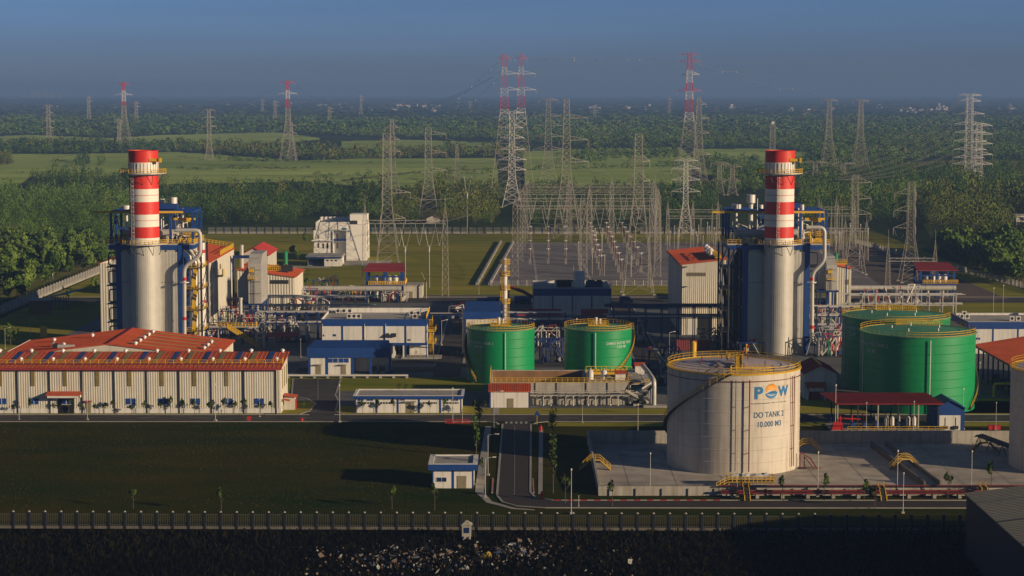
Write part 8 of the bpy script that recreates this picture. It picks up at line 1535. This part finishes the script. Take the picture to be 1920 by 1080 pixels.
ball_line([(1272, 117, 1430), (1226, 110, 1425), (1199, 111, 1420), (1176, 111, 1410), (1139, 114, 1400), (1117, 112, 1390), (1076, 108, 1370), (1076, 112, 1370), (1021, 111, 1350), (985, 109, 1332)], 'thin sagging conductor between the tall red and white towers', [(1, 1), (2, 0), (3, 0), (4, 1), (5, 1), (6, 0), (7, 0), (8, 1)])
ball_line([(1304, 118, 1430), (1354, 134, 1560), (1380, 134, 1600), (1415, 155, 1750), (1444, 156, 1850), (1461, 167, 2000), (1485, 166, 2100), (1519, 174, 2400), (1560, 184, 3000)], 'thin conductor descending rightwards behind the single red and white tower', [(1, 0), (2, 0), (3, 1), (4, 1), (5, 0), (6, 0), (7, 1)])
ball_line([(940, 111, 1334), (920, 129, 1450), (898, 150, 1600), (884, 162, 1750), (873, 173, 1900), (840, 186, 2400)], 'upper thin conductor descending leftwards behind the twin towers', [(1, 0), (2, 1), (3, 0), (4, 1)])
ball_line([(942, 141, 1334), (925, 155, 1450), (906, 173, 1600), (891, 187, 1800), (860, 184, 2300), (820, 190, 2900)], 'lower thin conductor descending leftwards behind the twin towers', [(1, 0), (2, 1), (3, 0), (4, 0)])
for k, lv, o in (('U', (343, 373, 402), 6.4), ('V', (364, 396, 428), -6.6)):
    for py in lv:
        p = tip(k, py, o); wire((p[0], p[1], p[2] + 2), (p[0] - math.copysign(3.4, o), p[1] - 2, p[2] - .2), 2.6, 'hanging jumper loop under an arm of the right lawn towers', .07); wire((p[0], p[1], p[2] + 2), (p[0] + 60, p[1] + 420, p[2] + 8), 9, 'thin conductor running back from the right lawn towers', .08)
for k, lv, o in (('G', (362, 410), 9), ('H', (252, 287, 320), 10), ('D', (222, 263, 304), 10)):
    for py in lv: p = tip(k, py, o); wire(p, (p[0] + 30, p[1] - (150 if k == 'G' else 280), max(24, p[2] - 24)), 6, 'thin conductor dropping from the central armed towers to the gantries', .07); wire(p, (p[0] + 60, p[1] + 700, p[2] + 4), 14, 'thin conductor running back from the central armed towers', .08)
for py in (302, 317, 338, 360):
    for o in (-6.5, 6.5): p = tip('L', py, o); wire(p, (p[0] + 20, p[1] + 380, p[2] - 4), 8, 'thin conductor behind the bright sunlit tower', .07)
for k, py in (('W', 158), ('W', 178), ('X', 155), ('X', 176)):
    p = tip(k, py, 8); q_ = tip('X' if k == 'W' else 'A', py if k == 'W' else 139, -8); wire(p, q_, 26, 'thin conductor strung across the far fields between red topped towers', .07)
for i in range(14):
    Yb = YG(500) + i * 12; x0, x1 = XA(975, 420, Yb), XA(1232, 420, Yb); z = 24 - (i % 3) * 3.5; wire((x0, Yb, z), (x1, Yb, z), 1.2, 'horizontal busbar conductor strung between the switchyard gantries', .055)
# ================================================================ FAR HOUSES AND TOWN
q = random.Random(21); HOUSES = []
def far_house(px, py, w, h, col, lab, grp):
    x, y = G(px, py); s = y / F; t = T('house', lab, 'house', x, y, 0, grp); W_, Hh = w * s * 1.1, h * s * 1.25; D = W_ * .8
    b = MB(); b.box(-W_ / 2, W_ / 2, 0, D, 0, Hh); b.build('wall', col, t, org=(0, 0, 0)); b = MB(); b.prism([(-W_ / 2 - .3, Hh), (W_ / 2 + .3, Hh), (0, Hh + W_ * .28)], 'y', -.3, D + .3); b.build('roof', q.choice((BROWN, REDROOF, CONC)), t, org=(0, 0, 0)); t.rotation_euler = (0, 0, q.uniform(-.3, .3))
clusters = [(755, 201, 14, 5, 13), (800, 202, 20, 4, 10), (735, 206, 14, 3, 6), (862, 199, 7, 3, 5), (820, 208, 10, 3, 5), (640, 200, 14, 3, 6), (700, 205, 8, 2, 4), (1114, 204, 8, 4, 6), (1175, 205, 8, 3, 5), (1218, 207, 6, 4, 5), (1306, 208, 6, 4, 4), (1367, 204, 10, 5, 8), (1345, 209, 7, 3, 3), (1420, 209, 22, 2, 8), (1480, 209, 12, 5, 6), (1515, 212, 14, 3, 6), (1565, 206, 12, 3, 5), (1700, 208, 12, 4, 8), (1735, 211, 12, 4, 8), (1765, 208, 10, 6, 8), (1895, 206, 16, 3, 6), (1650, 202, 8, 3, 3), (420, 199, 7, 3, 3), (472, 199, 7, 2, 3), (113, 207, 5, 3, 3), (214, 207, 4, 3, 2), (555, 196, 20, 2, 4), (610, 200, 12, 3, 5)]
places = {755: 'left of the red and white twin towers', 862: 'beside the pale gabled hall', 1367: 'between the single red and white tower and the right stack', 1480: 'just right of the right stack'}
for cx_, cy_, sp, hs_, n in clusters:
    side = 'on the far left horizon' if cx_ < 560 else 'in the village left of the twin towers' if cx_ < 900 else 'between the twin towers and the single red and white tower' if cx_ < 1290 else 'in the far village behind the right stack' if cx_ < 1600 else 'in the far village left of the far right pale towers' if cx_ < 1800 else 'near the right edge of the horizon'
    for k in range(n):
        far_house(cx_ + q.gauss(0, sp * .6), min(216, max(192, cy_ + q.gauss(0, 2.2))), q.uniform(2.2, 5.2), q.uniform(.6, 1.2) * hs_, q.choice((PYW, PYW, CREAM, WHITE, BROWN)), 'tiny pale distant house ' + side, 'distant houses ' + side)
for i, (px, w, h) in enumerate(((48, 9, 9), (60, 8, 11), (72, 10, 10), (86, 7, 12), (97, 7, 8), (112, 6, 7))):
    x, y = G(px, 183); s = y / F; t = T('tower_block', 'faint far apartment block in the hazy row on the left horizon', 'building', x, y, 0, 'hazy apartment blocks on the left horizon'); b = MB(); b.box(-w * s / 2, w * s / 2, 0, w * s, 0, h * s); b.build('wall', CONC, t, org=(0, 0, 0)); b = MB(); b.box(-w * s / 4, w * s / 4, w * s * .2, w * s * .6, h * s, h * s * 1.08); b.build('roof', CONC, t, org=(0, 0, 0))
# ================================================================ HAZE
hz = bpy.data.materials.new('haze'); hz.use_nodes = True; n_ = hz.node_tree.nodes; n_.clear(); o_ = n_.new('ShaderNodeOutputMaterial'); v_ = n_.new('ShaderNodeVolumePrincipled'); v_.inputs['Color'].default_value = (.22, .38, .74, 1); v_.inputs['Density'].default_value = HAZE_D; v_.inputs['Anisotropy'].default_value = 0.0; hz.node_tree.links.new(v_.outputs[0], o_.inputs['Volume'])
b = MB(); b.box(-24000, 24000, -190, 21500, -1, 125); h_ = b.build('haze', hz, None, org=(0, 0, 0)); tag(h_, 'thin blue grey morning haze over the plain', None, None, 'stuff')
